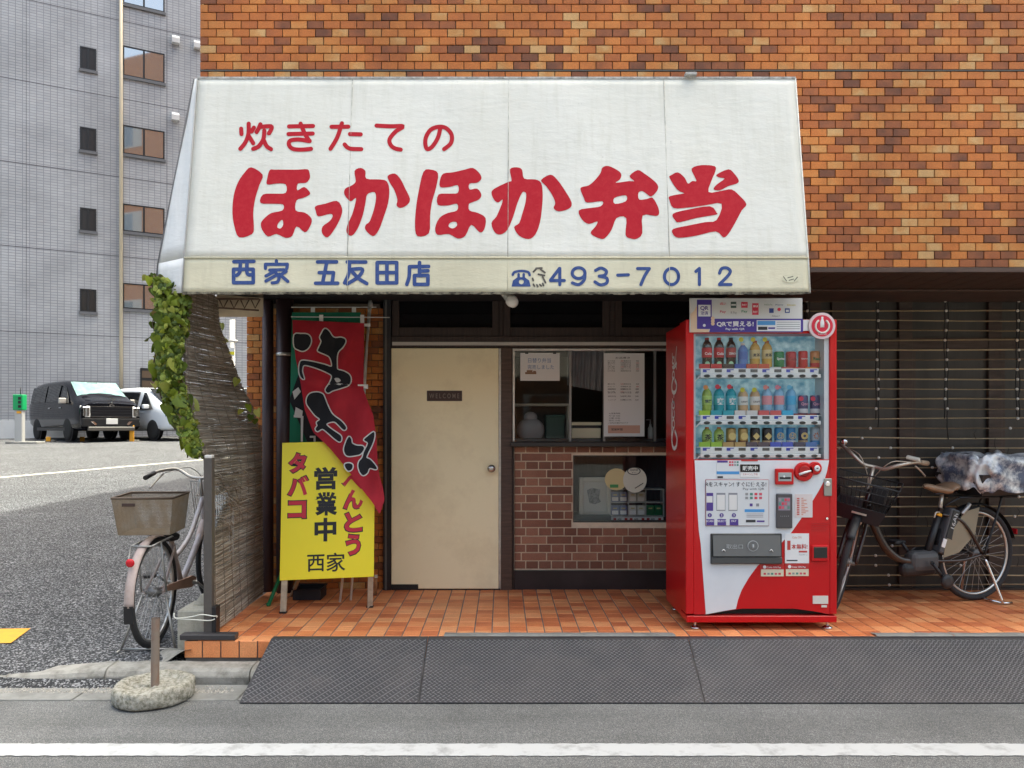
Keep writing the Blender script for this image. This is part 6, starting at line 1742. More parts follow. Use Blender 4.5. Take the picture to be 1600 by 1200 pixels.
# stickers low down
p1 = pbox('free_drink_poster', 1226.5, 1264, 833.5, 880, -.0008, .0025, M_PAPER)
put_text(p1, '1', M_INKR, (vx(1232.5), VY-.0014, vz(852)), EX, EZ, w=.02, h=.056, bold=.03); put_text(p1, '本無料!', M_INKR, (vx(1249), VY-.0014, vz(854)), EX, EZ, w=.096, h=.032, bold=.02)
put_text(p1, 'Coke ON', mat('ink_salmon'), (vx(1245), VY-.0014, vz(839.5)), EX, EZ, w=.055, h=.014); gbox(1248, 1261, 860.5, 863.2, M_INKR, 'poster_print', -.0016, p1)
gbox(1229, 1246, 874.8, 876.6, M_INK, 'poster_print', -.0016, p1); put_text(p1, 'ドリンクチケット', M_INK, (vx(1255), VY-.0014, vz(867)), EX, EZ, w=.05, h=.010)
for x0, y0 in ((1189,881.5),(1228,881)):
    q = pbox('pay_strip', x0, x0+35.5, y0, y0+19, -.0008, .0027, mat('strip_cream', (.70,.62,.46), .5)); gbox(x0, x0+35.5, y0, y0+8, mat('strip_red', (.45,.03,.03), .5), 'strip_head', -.0015, q)
    put_text(q, 'Coke ON Pay', M_PAPER, (vx(x0+20), VY-.0021, vz(y0+5.2)), EX, EZ, w=.085, h=.014, bold=.01)
    disc2(x0+5.5, y0+4.3, .010, -.0024, M_PAPER, 'strip_badge', q)
    for i in range(5): gbox(x0+4+5.8*i, x0+7.6+5.8*i, y0+13.5, y0+16.5, mat('pay_icon_%s' % 'cabdc'[i]), 'strip_icon', -.0016, q)
cr = pbox('coin_return', 1267.5, 1294, 851.5, 877, -.010, .0027, M_VRED, .008, vm, 2); pbox('return_cup', 1270.5, 1291.5, 854.5, 871.5, -.0115, -.0102, mat('cup_dark', (.02,.022,.022), .2), .001, cr)
pbox('rating_plate', 1270, 1294, 931, 943.5, -.0006, .0027, mat('plate_cream', (.68,.66,.60), .5)); pbox('serial_plate', 1283.5, 1292, 945.5, 949, -.0006, .0027, mat('plate_cream'))
for k in range(5): gbox(1268, 1296-(k*3) % 7, 818+2.8*k, 818.7+2.8*k, mat('dial_dark_red'), 'small_print', .0021, vm)
# header sign and power badge
hs = MB().box(vx(1077.5,VY-.012), vx(1253.5,VY-.012), VY-.014, VY-.004, vz(519.5), vz(466.5)).build('header_sign', mat('header_pale', (.62,.625,.62), .4), vm, .001)
PUR = mat('header_purple', (.062,.035,.27), .45)
def hbox(x0, x1, y0, y1, m, d=.0152, nm='header_print'): return MB().box(vx(x0), vx(x1), VY-d, VY-d+.0008, vz(y1), vz(y0)).build(nm, m, hs)
m_ = MB(); m_.prism([Vector((vx(x), VY-.0150, vz(y))) for x, y in ((1116,498.5),(1253.3,498.5),(1253.3,519.4),(1107,519.4),(1110,510))][::-1], (0,.0008,0)); m_.build('header_band', PUR, hs)
hbox(1088, 1111, 469, 514.5, PUR, .0162, 'phone_shape'); hbox(1090, 1109, 477, 495, mat('phone_screen2', (.70,.71,.73), .4), .0170)
put_text(hs, 'QR', PUR, (vx(1099.5), VY-.0175, vz(482.5)), EX, EZ, w=.05, h=.028, bold=.03); put_text(hs, '決済', PUR, (vx(1099.5), VY-.0175, vz(489.8)), EX, EZ, w=.045, h=.023, bold=.02)
disc2(1099.3, 509, .0085, -.0172, M_PAPER, 'phone_button', hs)
hand = mat('hand_print', (.72,.52,.36), .5)
m_ = MB(); m_.prism([Vector((vx(x), VY-.0156, vz(y))) for x, y in ((1078,491),(1083,487),(1088,478),(1088,500),(1093,514.5),(1107,515),(1106,519.3),(1078,519.3))][::-1], (0,.0008,0)); m_.build('hand_print', hand, hs)
for k in range(3): disc2(1112.5, 498+4.2*k, .011, -.0172-.0003*k, hand, 'finger_print', hs)
put_text(hs, 'QRで買える!', M_PAPER, (vx(1147.5), VY-.0158, vz(507)), EX, EZ, w=.222, h=.034, bold=.03); put_text(hs, 'Pay with QR', M_PAPER, (vx(1147.5), VY-.0158, vz(515)), EX, EZ, w=.114, h=.016, bold=.02)
hbox(1181, 1249.5, 501, 518, mat('header_white', (.74,.75,.76), .4), .0160); hbox(1182, 1210, 502, 508.5, mat('guide_blue'), .0168); hbox(1183, 1197.5, 511, 516, M_INK, .0168); hbox(1199, 1209.5, 512, 514.5, PUR, .0168)
for k in range(4): hbox(1212, 1248, 503.5+3.4*k, 504.4+3.4*k, mat('phone_line'), .0168)
ic = [(1128.5,475,(.6,.05,.08),'d払い'),(1145,477,(.05,.09,.08),'LINE'),(1162,477,(.55,.02,.05),'PAY'),(1179,479,(.6,.05,.1),'au'),(1128.5,488,(.5,.03,.1),'Pay'),(1145.5,489.5,(.3,.3,.3),'R Pay'),(1162,487.5,(.06,.25,.15),'Pay'),(1179,488,(.6,.02,.1),'PAY')]
for k, (x, y, c_, t_) in enumerate(ic):
    if k in (2, 3, 7): hbox(x-5, x+5, y-4.5, y+4.5, mat('icon_red', (.58,.03,.07), .5)); put_text(hs, t_, M_PAPER, (vx(x), VY-.0160, vz(y)), EX, EZ, w=.028, h=.013, bold=.02)
    elif k == 1: hbox(x-4.3, x+4.3, y-4.8, y+4.8, mat('icon_dark', (.05,.09,.08), .5)); hbox(x-3.6, x+3.6, y-1.2, y+1.2, mat('header_pale'), .0160)
    else: put_text(hs, t_, mat('icon_ink_%d' % k, c_, .5), (vx(x), VY-.0152, vz(y)), EX, EZ, w=.036, h=.018, bold=.02)
for x, y, t_, c_ in ((1199,477,'WeChat Pay',(.08,.2,.1)),(1216,477,'Alipay',(.05,.1,.2)),(1235,477,'bitcoin',(.5,.42,.02))): put_text(hs, t_, mat('icon_ink_'+t_[:2], c_, .5), (vx(x), VY-.0152, vz(y)), EX, EZ, w=.05, h=.012)
hbox(1200.5, 1207.5, 482.3, 489.5, mat('icon_navy', (.03,.06,.25), .5)); hbox(1225, 1232.5, 482.3, 489.5, mat('icon_navy')); hbox(1226.5, 1231, 484.5, 488, mat('header_pale'), .0160); disc2(1216, 484, .010, -.0155, mat('icon_red'), 'icon_dot', hs)
put_text(hs, 'Alipay+', M_INK, (vx(1211), VY-.0152, vz(494.5)), EX, EZ, w=.05, h=.010)
pb = MB().lathe([(.080,-.001),(.080,.010),(.078,.012)], 40, Matrix.Translation((vx(1282), VY-.012, vz(510))) @ Matrix.Rotation(R(90),4,'X')).build('power_badge', mat('badge_pink', (.70,.56,.57), .4), vm)
disc2(1282, 510, .064, -.0252, mat('badge_red', (.60,.02,.05), .4), 'badge_disc', pb)
MB().tube([(vx(1282)+.040*math.sin(a), VY-.0262, vz(510.5)+.040*math.cos(a)) for a in [R(32+296*k/28) for k in range(29)]], .0062, 6).build('power_arc', mat('badge_cream', (.74,.70,.64), .5), pb)
MB().lathe([(.012,0),(.0125,.02),(.0115,.035),(.006,.05),(.006,.062),(.0062,.064)], 12, Matrix.Translation((vx(1282), VY-.0262, vz(512.5))) @ Matrix.Diagonal((1,.15,1,1))).build('bottle_mark', mat('badge_white', (.78,.78,.78), .5), pb)
put_text(pb, 'Coke ON', mat('badge_white'), (vx(1282), VY-.0262, vz(522.5)), EX, EZ, w=.05, h=.010)
MB().box(vx(1254), vx(1264), VY-.010, VY-.003, vz(517), vz(500)).build('badge_bracket', mat('header_white'), vm)
# script on the cabinet side
SX = X0+.0105
def side(s, y):   # s 0..1 front to back on the side, y photo row at the front edge plane
    return Vector((SX, VY+.17+ s*.4, vz(y)))
M_SCR = mat('script_white', (.80,.78,.76), .45)
def script(strokes_, w):
    mb_ = MB()
    for i, st in enumerate(strokes_):
        lp = stroke_loop(st, w[i] if isinstance(w, list) else w, True)
        n = (len(lp)-10)//2
        pts = [Vector((SX-.0008-.0001*i, VY+.37-p[1], .0)) + Vector((0,0,p[0])) for p in lp]
        Lx = list(range(n)); e = list(range(n, n+5)); Rx = list(range(n+5, 2*n+5)); s_ = list(range(2*n+5, 2*n+10)); Rr = Rx[::-1]
        fs = [(Lx[k], Rr[k], Rr[k+1], Lx[k+1]) for k in range(n-1)] + [tuple([Lx[-1]]+e+[Rx[0]]), tuple([Rr[0]]+s_+[Lx[0]])]
        mb_.add(pts, fs)
    mb_.build('script_lettering', M_SCR, vm)
# baseline runs upward: first coordinate is height, second is offset towards the front edge
zb_, K = vz(705), .62/10.0
def sc_pts(pts): return [(zb_ + p[0]*K, p[1]*K) for p in pts]
glyph = [[(1.9,.6),(1.2,1.5),(.4,1.2),(.1,.2),(.5,-.7),(1.4,-.8),(2.2,-.2)], [(2.9,.3),(2.5,.4),(2.2,-.1),(2.5,-.6),(3.0,-.5),(3.1,.0),(2.9,.3)],
         [(4.0,.3),(3.6,.4),(3.3,-.1),(3.5,-.6),(4.1,-.4)], [(4.9,.3),(4.5,.35),(4.3,-.1),(4.5,-.6),(4.9,-.2),(5.0,.35),(5.0,-.5),(5.3,-.6)],
         [(5.5,.1),(5.8,.15)], [(7.2,.7),(6.7,1.4),(6.1,1.0),(5.95,.1),(6.2,-.7),(6.9,-.8),(7.5,-.2)], [(8.0,.3),(7.6,.35),(7.4,-.1),(7.7,-.6),(8.1,-.4),(8.2,.0),(8.0,.3)],
         [(8.6,-.5),(8.5,.2),(8.8,1.3),(9.0,1.2),(8.75,.2),(8.7,-.6)], [(9.6,.3),(9.2,.35),(9.0,-.1),(9.2,-.6),(9.6,-.2),(9.7,.35),(9.7,-.5),(10.1,-.6)], [(8.4,1.3),(9.4,1.0),(10.6,1.4)], [(1.5,-1.0),(3.2,-.95),(4.9,-1.0)]]
script([sc_pts(g) for g in glyph], [.026,.014,.014,.014,.014,.026,.014,.014,.014,.016,.012])
# feet
for x, Yf in ((1090, VY+.06), (1299, VY+.06)):
    MB().tube([(vx(x), Yf, .206), (vx(x), Yf, ZB+.01)], .009, 10).build('foot', M_CHROME, vm)
    MB().lathe([(.03,.2003),(.03,.206),(.012,.216)], 16, Matrix.Translation((vx(x), Yf, 0))).build('foot_pad', M_CHROME, vm)
for x in (X0+.06, X1-.06):
    MB().tube([(x, VB-.08, .206), (x, VB-.08, ZB+.01)], .009, 10).build('foot', M_CHROME, vm); MB().lathe([(.03,.2003),(.03,.206),(.012,.216)], 16, Matrix.Translation((x, VB-.08, 0))).build('foot_pad', M_CHROME, vm)

# ---- drinks on show
def lathe_at(parent, nm, prof, c, m, n=18): return MB().lathe(prof, n, Matrix.Translation(c)).build(nm, m, parent)
def bottle(c, h, r, body, lab, cap, label, grp, lid=None, text=None, tcol=None, glassy=True):
    o = thing('drink_bottle', label, 'bottle', c, grp)
    b_ = lathe_at(o, 'bottle_body', [(r*.8,0),(r*.97,.008),(r,.02),(r*.95,h*.30),(r,h*.36),(r,h*.66),(r*.96,h*.74),(r*.78,h*.83),(r*.48,h*.89),(r*.38,h*.94)], c, body)
    lathe_at(o, 'label_band', [(r*1.015,h*.36),(r*1.02,h*.38),(r*1.02,h*.65),(r*1.012,h*.67)], c, lab)
    lathe_at(o, 'cap', [(r*.40,h*.92),(r*.42,h*.93),(r*.42,h*.995),(r*.36,h)], c, cap, 14)
    if text: put_text(o, text, tcol or M_PAPER, (c[0], c[1]-r*1.03-.001, c[2]+h*.48), EX, EZ, w=r*1.35, bold=.02)
    return o
def can(c, h, r, body, top, label, grp, text=None, tcol=None, stripe=None):
    o = thing('drink_can', label, 'can', c, grp)
    lathe_at(o, 'can_body', [(r*.82,0),(r,.008),(r,h-.010),(r*.86,h-.002)], c, body)
    lathe_at(o, 'can_lid', [(r*.88,h-.003),(r*.88,h),(r*.80,h-.001)], c, top, 16)
    if stripe: lathe_at(o, 'can_stripe', [(r*1.01,h*.10),(r*1.012,h*.12),(r*1.012,h*.30),(r*1.01,h*.32)], c, stripe)
    if text: put_text(o, text, tcol or M_PAPER, (c[0], c[1]-r*1.02-.001, c[2]+h*.55), EX, EZ, w=r*1.5, bold=.03)
    return o
def drink(*a, **k): return mat(*a, **k)
COLA = drink('cola', (.012,.006,.005), .1, coat=1); RLAB = drink('label_red', (.50,.015,.03), .35); BLAB = drink('label_dark', (.09,.03,.04), .35)
ALU = drink('can_alu', (.62,.63,.64), .3, metal=.8); CAPR = drink('cap_red', (.42,.015,.02), .4); CAPW = drink('cap_white', (.72,.72,.70), .4); CAPK = drink('cap_dark', (.03,.03,.035), .4)
YD = VY+.095
def base(i, r_): return (ax(CXS[i]-1.5, YD), YD, az(ROW[r_][0]-.2, VY+.09)+.006 if False else vz(ROW[r_][0])+.0005)
hh = lambda px_: px_*VY/FPX
stand = lambda: None
grp = 'drinks shown in the vending machine'
# top row
bottle(base(0,0), hh(50), .031, COLA, RLAB, CAPR, 'dark cola bottle with red label at the end of the top shelf', grp, text='Cola')
bottle(base(1,0), hh(50), .031, COLA, RLAB, CAPR, 'dark cola bottle with red label and red cap, second on the top shelf', grp, text='Cola')
bottle(base(2,0), hh(50), .031, COLA, drink('label_zero', (.30,.02,.03), .35), CAPK, 'dark cola bottle with black cap beside the blue bottle', grp, text='ZERO')
bottle(base(3,0), hh(41), .030, drink('blue_drink', (.12,.24,.55), .2), drink('label_blue', (.08,.16,.45), .35), CAPW, 'blue sports drink bottle beside the black capped cola', grp)
for i in (4, 5): bottle(base(i,0), hh(45), .031, drink('amber_tea', (.58,.36,.08), .2), drink('label_cream', (.66,.52,.26), .4), drink('cap_orange', (.6,.18,.06), .4), ('amber barley tea bottle with cream label beside the blue bottle','amber barley tea bottle with cream label beside the green can')[i % 2], grp, text='麦茶', tcol=M_INK)
can(base(6,0), hh(28), .031, drink('can_green', (.02,.22,.07), .35), ALU, 'green lemon soda can on the top shelf', grp, 'Sprite')
can(base(7,0), hh(28), .031, drink('can_red', (.45,.02,.03), .35), ALU, 'plain red soda can beside the green can', grp, 'Cola', drink('ink_dark_red', (.2,.01,.02), .5))
can(base(8,0), hh(29), .028, drink('can_scarlet', (.55,.015,.02), .3), ALU, 'slim scarlet cola can with white script', grp, 'Coca-Cola')
can(base(9,0), hh(29), .029, drink('can_amber', (.55,.22,.07), .35), ALU, 'amber energy drink can at the end of the top shelf', grp, 'Real', drink('ink_green', (.03,.16,.06), .5), RLAB)
# middle row
bottle(base(0,1), hh(46), .030, drink('green_tea', (.34,.46,.10), .2), drink('label_lime', (.42,.58,.16), .4), CAPW, 'lime green tea bottle on the middle shelf', grp, text='綾鷹', tcol=drink('ink_navy', (.02,.03,.10), .5))
for i in (1, 2): bottle(base(i,1), hh(46), .032, drink('teal_bottle', (.03,.30,.36), .25), drink('label_teal', (.10,.42,.48), .4), CAPR, {1: 'teal tea bottle with red cap beside the lime green tea', 2: 'teal tea bottle with red cap beside the milky tea'}[i], grp, text='爽', tcol=M_PAPER)
for i in (3, 4): bottle(base(i,1), hh(44), .031, drink('latte', (.55,.36,.20), .3), drink('label_white', (.70,.68,.64), .4), CAPW, {3: 'milky tea bottle with white label beside the teal bottles', 4: 'milky tea bottle with white label beside the pink labelled water'}[i], grp, text='CRAFT', tcol=M_INK)
for i in (5, 6): bottle(base(i,1), hh(46), .031, drink('pale_blue_water', (.28,.48,.66), .15), drink('label_pink', (.70,.30,.33), .4), drink('cap_pink', (.62,.18,.2), .4), {5: 'pale blue water bottle with pink label beside the milky tea', 6: 'pale blue water bottle with pink label beside the sky blue one'}[i], grp)
bottle(base(7,1), hh(46), .031, drink('clear_blue_water', (.22,.46,.68), .15), drink('label_sky', (.10,.42,.68), .4), drink('cap_sky', (.12,.42,.62), .4), 'clear blue water bottle with sky blue label', grp)
for i in (8, 9): can(base(i,1), hh(32), .030, drink('can_berry', (.10,.10,.20), .3), ALU, {8: 'dark berry juice can beside the clear blue water', 9: 'dark berry juice can at the end of the middle shelf'}[i], grp, 'Qoo', drink('ink_pink', (.6,.3,.4), .5), drink('label_pale', (.62,.62,.64), .4))
# bottom row
for i in (0, 1): bottle(base(i,2), hh(31), .030, drink('green_tea'), drink('label_lime'), drink('cap_orange'), {0: 'small green tea bottle at the end of the bottom shelf', 1: 'small green tea bottle beside the gold coffee cans'}[i], grp, text='茶', tcol=M_INK)
for i in (2, 3): can(base(i,2), hh(30), .030, drink('can_gold', (.42,.28,.10), .3, metal=.4), drink('cap_dark'), {2: 'gold coffee can beside the small green teas', 3: 'gold coffee can beside the black coffee cans'}[i], grp, '●', drink('ink_gold', (.66,.5,.2), .4), drink('can_brown', (.14,.07,.04), .4))
for i in (4, 5): can(base(i,2), hh(30), .030, drink('can_black', (.03,.022,.02), .3), drink('cap_dark'), {4: 'black coffee can beside the gold ones', 5: 'black coffee can beside the azure ones'}[i], grp, '◆', drink('ink_gold'), drink('label_tan', (.5,.36,.2), .4))
for i in (6, 7): can(base(i,2), hh(31), .028, drink('can_azure', (.05,.24,.52), .3), ALU, {6: 'azure coffee can with gold mark beside the black ones', 7: 'azure coffee can with gold mark beside the navy one'}[i], grp, '☺', drink('ink_gold'), drink('label_pale'))
can(base(8,2), hh(31), .028, drink('can_navy', (.03,.05,.12), .3), ALU, 'navy and gold coffee can on the bottom shelf', grp, '◎', drink('ink_gold'), drink('label_tan'))
can(base(9,2), hh(31), .028, drink('can_sky', (.40,.50,.58), .3), ALU, 'pale blue coffee can at the end of the bottom shelf', grp, '☀', drink('cap_orange'), drink('can_azure'))
# round price bubbles and name blocks in front of the drinks
for r_, i, dx, dy, c_ in [(0,3,3,-46,(.62,.56,.05)),(0,4,3,-46,(.62,.56,.05)),(0,5,3,-46,(.62,.56,.05)),(1,0,3,-44,(.62,.25,.08)),(1,1,3,-45,(.55,.03,.06)),(1,2,3,-45,(.55,.03,.06)),(1,3,5,-40,(.55,.5,.05)),(1,4,5,-40,(.55,.5,.05)),(1,5,4,-44,(.62,.22,.2)),(1,6,4,-44,(.62,.2,.26)),(1,7,4,-44,(.15,.45,.65)),(1,8,4,-26,(.55,.05,.1)),(1,9,4,-26,(.55,.05,.1)),(0,0,6,-8,(.3,.55,.36)),(0,1,6,-8,(.3,.55,.36)),(0,2,6,-8,(.3,.55,.36))]:
    MB().lathe([(.0145,-.0006),(.0145,.0006)], 18, Matrix.Translation((vx(CXS[i]-3+dx), VY+.052, vz(ROW[r_][0]+dy))) @ Matrix.Rotation(R(90),4,'X')).build('price_bubble', drink('bubble_%02d%02d' % (int(c_[0]*99), int(c_[2]*99)), c_, .4), vm)
blk = [[(.5,.02,.03),(.5,.02,.03),(.05,.03,.03),(.05,.10,.4),(.5,.08,.04),(.5,.08,.04),(.6,.6,.58),(.5,.1,.1),(.45,.02,.03),(.6,.2,.05)],
       [(.35,.55,.05),(.05,.35,.42),(.05,.35,.42),(.65,.62,.6),(.65,.62,.6),(.6,.12,.12),(.6,.12,.12),(.06,.4,.65),(.2,.05,.06),(.2,.05,.06)],
       [(.3,.5,.06),(.3,.5,.06),(.45,.3,.12),(.45,.3,.12),(.1,.08,.1),(.1,.08,.1),(.08,.12,.5),(.08,.12,.5),(.08,.08,.12),(.1,.2,.45)]]
for r_ in range(3):
    for i in range(10):
        if r_ == 0 and i in (6,7,8,9) or r_ == 1 and i in (8,9): hgt = 2.6
        else: hgt = 7.5
        c_ = blk[r_][i]
        pbox('name_block', CXS[i]-10.3, CXS[i]+6.8, ROW[r_][0]-hgt, ROW[r_][0], .050, .0585, drink('block_%02d%02d%02d' % tuple(int(q*99) for q in c_), c_, .4))
# ================================================================== SLIDING WINDOWS AND BLIND BESIDE THE MACHINE
random.seed(41)
YR = 5.78
rx = lambda x: ax(x, YR); rz = lambda y: az(y, YR)
M_FROST = mat('frosted_glass', (.045,.042,.037), .4, var=.25, vscale=3, stretch=(3,1,.4))
sw = MB()
sw.box(2.0, 5.2, YR+.005, YR+.07, rz(545), rz(528)); sw.box(2.0, 5.2, YR+.005, YR+.07, rz(470), rz(455)); sw.box(2.0, 5.2, YR-.01, YR+.08, .2, rz(919))
for x in (1262, 1300, 1405, 1545, 1660): sw.box(rx(x), rx(x+21), YR+.0, YR+.068, rz(919)+.001, rz(440))
slw = sw.build('sliding_window', mat('sash_brown', (.055,.036,.028), .5, var=.35, vscale=5, stretch=(1,1,8)), shop, .002)
for xa, xb in ((1283,1405),(1426,1545),(1566,1660)):
    MB().box(rx(xa), rx(xb), YR+.03, YR+.036, rz(528), rz(470)).build('pane', M_FROST, slw)
    MB().box(rx(xa), rx(xb), YR+.03, YR+.036, rz(919), rz(545)).build('pane', M_FROST, slw)
    MB().box(rx(xa), rx(xa+6), YR+.012, YR+.05, rz(918), rz(546)).build('sash_stile', mat('sash_brown'), slw)
bl = thing('bamboo_blind', 'sparse bamboo slat blind with broken cords hung before the brown windows', 'blind', (3.2, 5.68, .2))
YQ = 5.68
M_SLAT = tile_mat('bamboo_slat', [(0,(.16,.11,.065)),(.5,(.34,.26,.15)),(1,(.52,.42,.26))], 'object', .55, .4, .2)
step = 15.3; kn = MB(); cords = (1262, 1371, 1478.5, 1590.5)
for k in range(31):
    y = 455+step*k
    if y > 918: break
    xa, xb = 1255, 1640
    dz = 0; tilt = random.uniform(-.002,.002)
    sag = random.gauss(0,.0015)
    pts = [(ax(xa+(xb-xa)*i/8, YQ), YQ+random.gauss(0,.0015), az(y, YQ)+tilt*(i-4)+sag*math.sin(i)) for i in range(9)]
    MB().tube(pts, random.uniform(.0042,.0062), 6).build('slat', M_SLAT, bl)
    for cx_ in cords:
        if y > 640 and random.random() < .45: continue
        x = cx_ + (random.uniform(-26,26) if y > 660 else random.uniform(-2,2)*(y/500))
        kn.ball(at(x, y, YQ-.010), .0108, 8, 5)
kn_o = kn.build('cord_knots', mat('knot_white', (.72,.70,.64), .6), bl); kn_o['kind'] = 'stuff'
for cx_ in cords:
    m_ = MB()
    for s_ in (-2.2, 2.2):
        yb_ = random.uniform(640, 690)
        m_.tube([at(cx_+s_+random.uniform(-1.4,1.4), 440+(yb_-440)*i/14, YQ-.007) for i in range(15)], .0040, 5)
    m_.build('cord', mat('cord_black', (.015,.014,.014), .7), bl)
for k in range(26):
    m_ = MB()
    x = random.uniform(1312, 1595); y = 670+step*random.randint(0, 14)
    m_.tube([at(x, y, YQ-.006), at(x+random.uniform(-6,6), y+step*.5, YQ-.012), at(x+random.uniform(-5,5), y+step, YQ-.006)], .0022, 5); m_.build('broken_cord', mat('cord_black'), bl)

# ================================================================== BICYCLES
M_BTYRE = mat('bike_tyre', (.028,.028,.03), .8, bump=.3, bscale=120); M_BRIM = mat('bike_rim', (.55,.54,.52), .3, metal=.85); M_SPOKE = mat('spoke_steel', (.5,.5,.5), .35, metal=.8)
def circ(c, r, n=40, a0=0, a1=360): return [Vector((c[0]+r*math.cos(R(a0+(a1-a0)*k/n)), c[1], c[2]+r*math.sin(R(a0+(a1-a0)*k/n)))) for k in range(n+(0 if a1-a0 == 360 else 1))]
def bwheel(root, c, r, M=None, tw=.019, rimm=M_BRIM):
    t = MB().tube(circ(c, r-tw), tw, 10, closed=True).xf(M).build('wheel', M_BTYRE, root)
    MB().tube(circ(c, r-2*tw-.004), .011, 8, closed=True).xf(M).build('rim', rimm, t)
    s = MB()
    for k in range(30):
        a = 2*math.pi*k/30; b = a + (.55 if k % 2 else -.55); sd = .025 if (k//2) % 2 else -.025
        s.tube([Vector((c[0]+.028*math.cos(b), c[1]+sd, c[2]+.028*math.sin(b))), Vector((c[0]+(r-2*tw)*math.cos(a), c[1], c[2]+(r-2*tw)*math.sin(a)))], .0013, 4, False)
    s.xf(M).build('spokes', M_SPOKE, t)
    MB().tube([(c[0],c[1]-.05,c[2]),(c[0],c[1]-.03,c[2]),(c[0],c[1]-.028,c[2]),(c[0],c[1]+.028,c[2]),(c[0],c[1]+.03,c[2]),(c[0],c[1]+.05,c[2])], [.012,.014,.03,.03,.014,.012], 14).xf(M).build('hub', mat('hub_steel', (.22,.21,.2), .45, metal=.7), t)
    return t
def fender(root, c, r, a0, a1, w, m, M=None):
    q = MB(); n = 26
    def fn(u, v):
        a = R(a0+(a1-a0)*u); y = (v-.5)*w; rr = r + .012 - .010*(2*v-1)**2
        return Vector((c[0]+rr*math.cos(a), c[1]+y, c[2]+rr*math.sin(a)))
    q.grid(fn, n, 6); q.xf(M); return q.build('mudguard', m, root, solid=.0016)
def saddle(root, c, L, w, m, M=None):
    q = MB(); n = 14; sec = []
    vs = []; k = 12
    for i in range(n+1):
        t = i/n; hw = w*(.5 if t < .25 else .5-.38*min(1,(t-.25)/.5)); hw *= (math.sin(math.pi*min(1, .25+t*3)/1.0*.5) if t < .2 else 1)
        hw = max(hw, .012); hh_ = .028*(1 if t < .7 else 1-.4*(t-.7)/.3)
        x = c[0]-L*.45 + L*t; z = c[2] + .018*math.sin(math.pi*t*1.3+.3)*(-1 if t > .3 else .3) + (.012 if t < .2 else 0)
        e = 1 if 0 < i < n else .35
        for j in range(k):
            a = 2*math.pi*j/k
            vs.append((x, c[1]+hw*e*math.cos(a), z + hh_*e*(math.sin(a) if math.sin(a) > 0 else math.sin(a)*.9)))
    q.add(vs, [(i*k+j, i*k+(j+1)%k, (i+1)*k+(j+1)%k, (i+1)*k+j) for i in range(n) for j in range(k)], True)
    q.f += [tuple(range(k)), tuple(n*k+j for j in range(k-1,-1,-1))]; q.sm += [True, True]
    return q.xf(M).build('saddle', m, root)
def tubes(root, nm, m, paths, M=None):
    q = MB()
    for p, r_ in paths: q.tube(smooth_line([tuple(v) for v in p]) if len(p) > 2 else p, r_ if not isinstance(r_, list) else r_, 10)
    return q.xf(M).build(nm, m, root)

# ---- old city bicycle standing in the side road
cb_ = thing('city_bicycle', 'old faded bicycle with a tan rear basket standing beside the porch', 'bicycle', (0,0,0))
Rw = .33; WB = 1.06
M_LIL = worn_mat('frame_lilac', (.42,.40,.43), (.30,.20,.16), .7, 12, .4); M_PINK = worn_mat('guard_pink', (.46,.37,.34), (.24,.17,.13), .8, 9, .5); M_STEEL = mat('bike_steel', (.42,.41,.39), .4, metal=.7)
bwheel(cb_, (0,0,Rw), Rw); bwheel(cb_, (WB,0,Rw), Rw)
fender(cb_, (0,0,Rw), Rw+.006, 55, 180, .055, M_PINK); fender(cb_, (WB,0,Rw), Rw+.006, 20, 150, .05, M_PINK)
MB().box(-Rw-.018, -Rw-.012, -.026, .026, Rw-.09, Rw+.01).build('mud_flap', M_BLKPL, cb_)
hd0, hd1, bb, st_ = (WB-.16,0,.60), (WB-.20,0,.78), (.43,0,.28), (.27,0,.60)
tubes(cb_, 'frame', M_LIL, [([bb, (.62,0,.40), hd0], .021), ([(.335,0,.47),(.60,0,.56),hd1], .016), ([hd0,hd1], .020)])
tubes(cb_, 'seat_tube', M_PINK, [([bb, st_], .017)])
tubes(cb_, 'stays', M_PINK, [([bb,(0,.055,Rw)], .009), ([bb,(0,-.055,Rw)], .009), ([(.285,.02,.56),(0,.055,Rw)], .008), ([(.285,-.02,.56),(0,-.055,Rw)], .008)])
tubes(cb_, 'fork', M_LIL, [([hd0,(WB-.12,.045,.55),(WB,.05,Rw)], .011), ([hd0,(WB-.12,-.045,.55),(WB,-.05,Rw)], .011)])
tubes(cb_, 'handlebar', M_STEEL, [([(WB-.21,0,.80),(WB-.24,0,.93)], .012), ([(WB-.42,.29,.965),(WB-.30,.27,.985),(WB-.20,.18,.99),(WB-.22,.08,.94),(WB-.24,0,.93),(WB-.22,-.08,.94),(WB-.20,-.18,.99),(WB-.30,-.27,.985),(WB-.42,-.29,.965)], .011)])
for s in (1,-1):
    tubes(cb_, 'grip', M_BLKPL, [([(WB-.34,s*.28,.980),(WB-.46,s*.292,.958)], .0165)])
    tubes(cb_, 'brake_lever', M_STEEL, [([(WB-.26,s*.25,.965),(WB-.34,s*.262,.93),(WB-.44,s*.27,.885)], .006)])
    tubes(cb_, 'brake_cable', M_STEEL, [([(WB-.26,s*.24,.97),(WB-.10,s*.12,.99),(WB-.06,s*.02,.86),(WB-.14,0,.70)], .003)])
saddle(cb_, (.235,-.0,.64), .25, .19, M_BLKPL); tubes(cb_, 'seat_post', M_STEEL, [([st_,(.245,0,.65)], .012)])
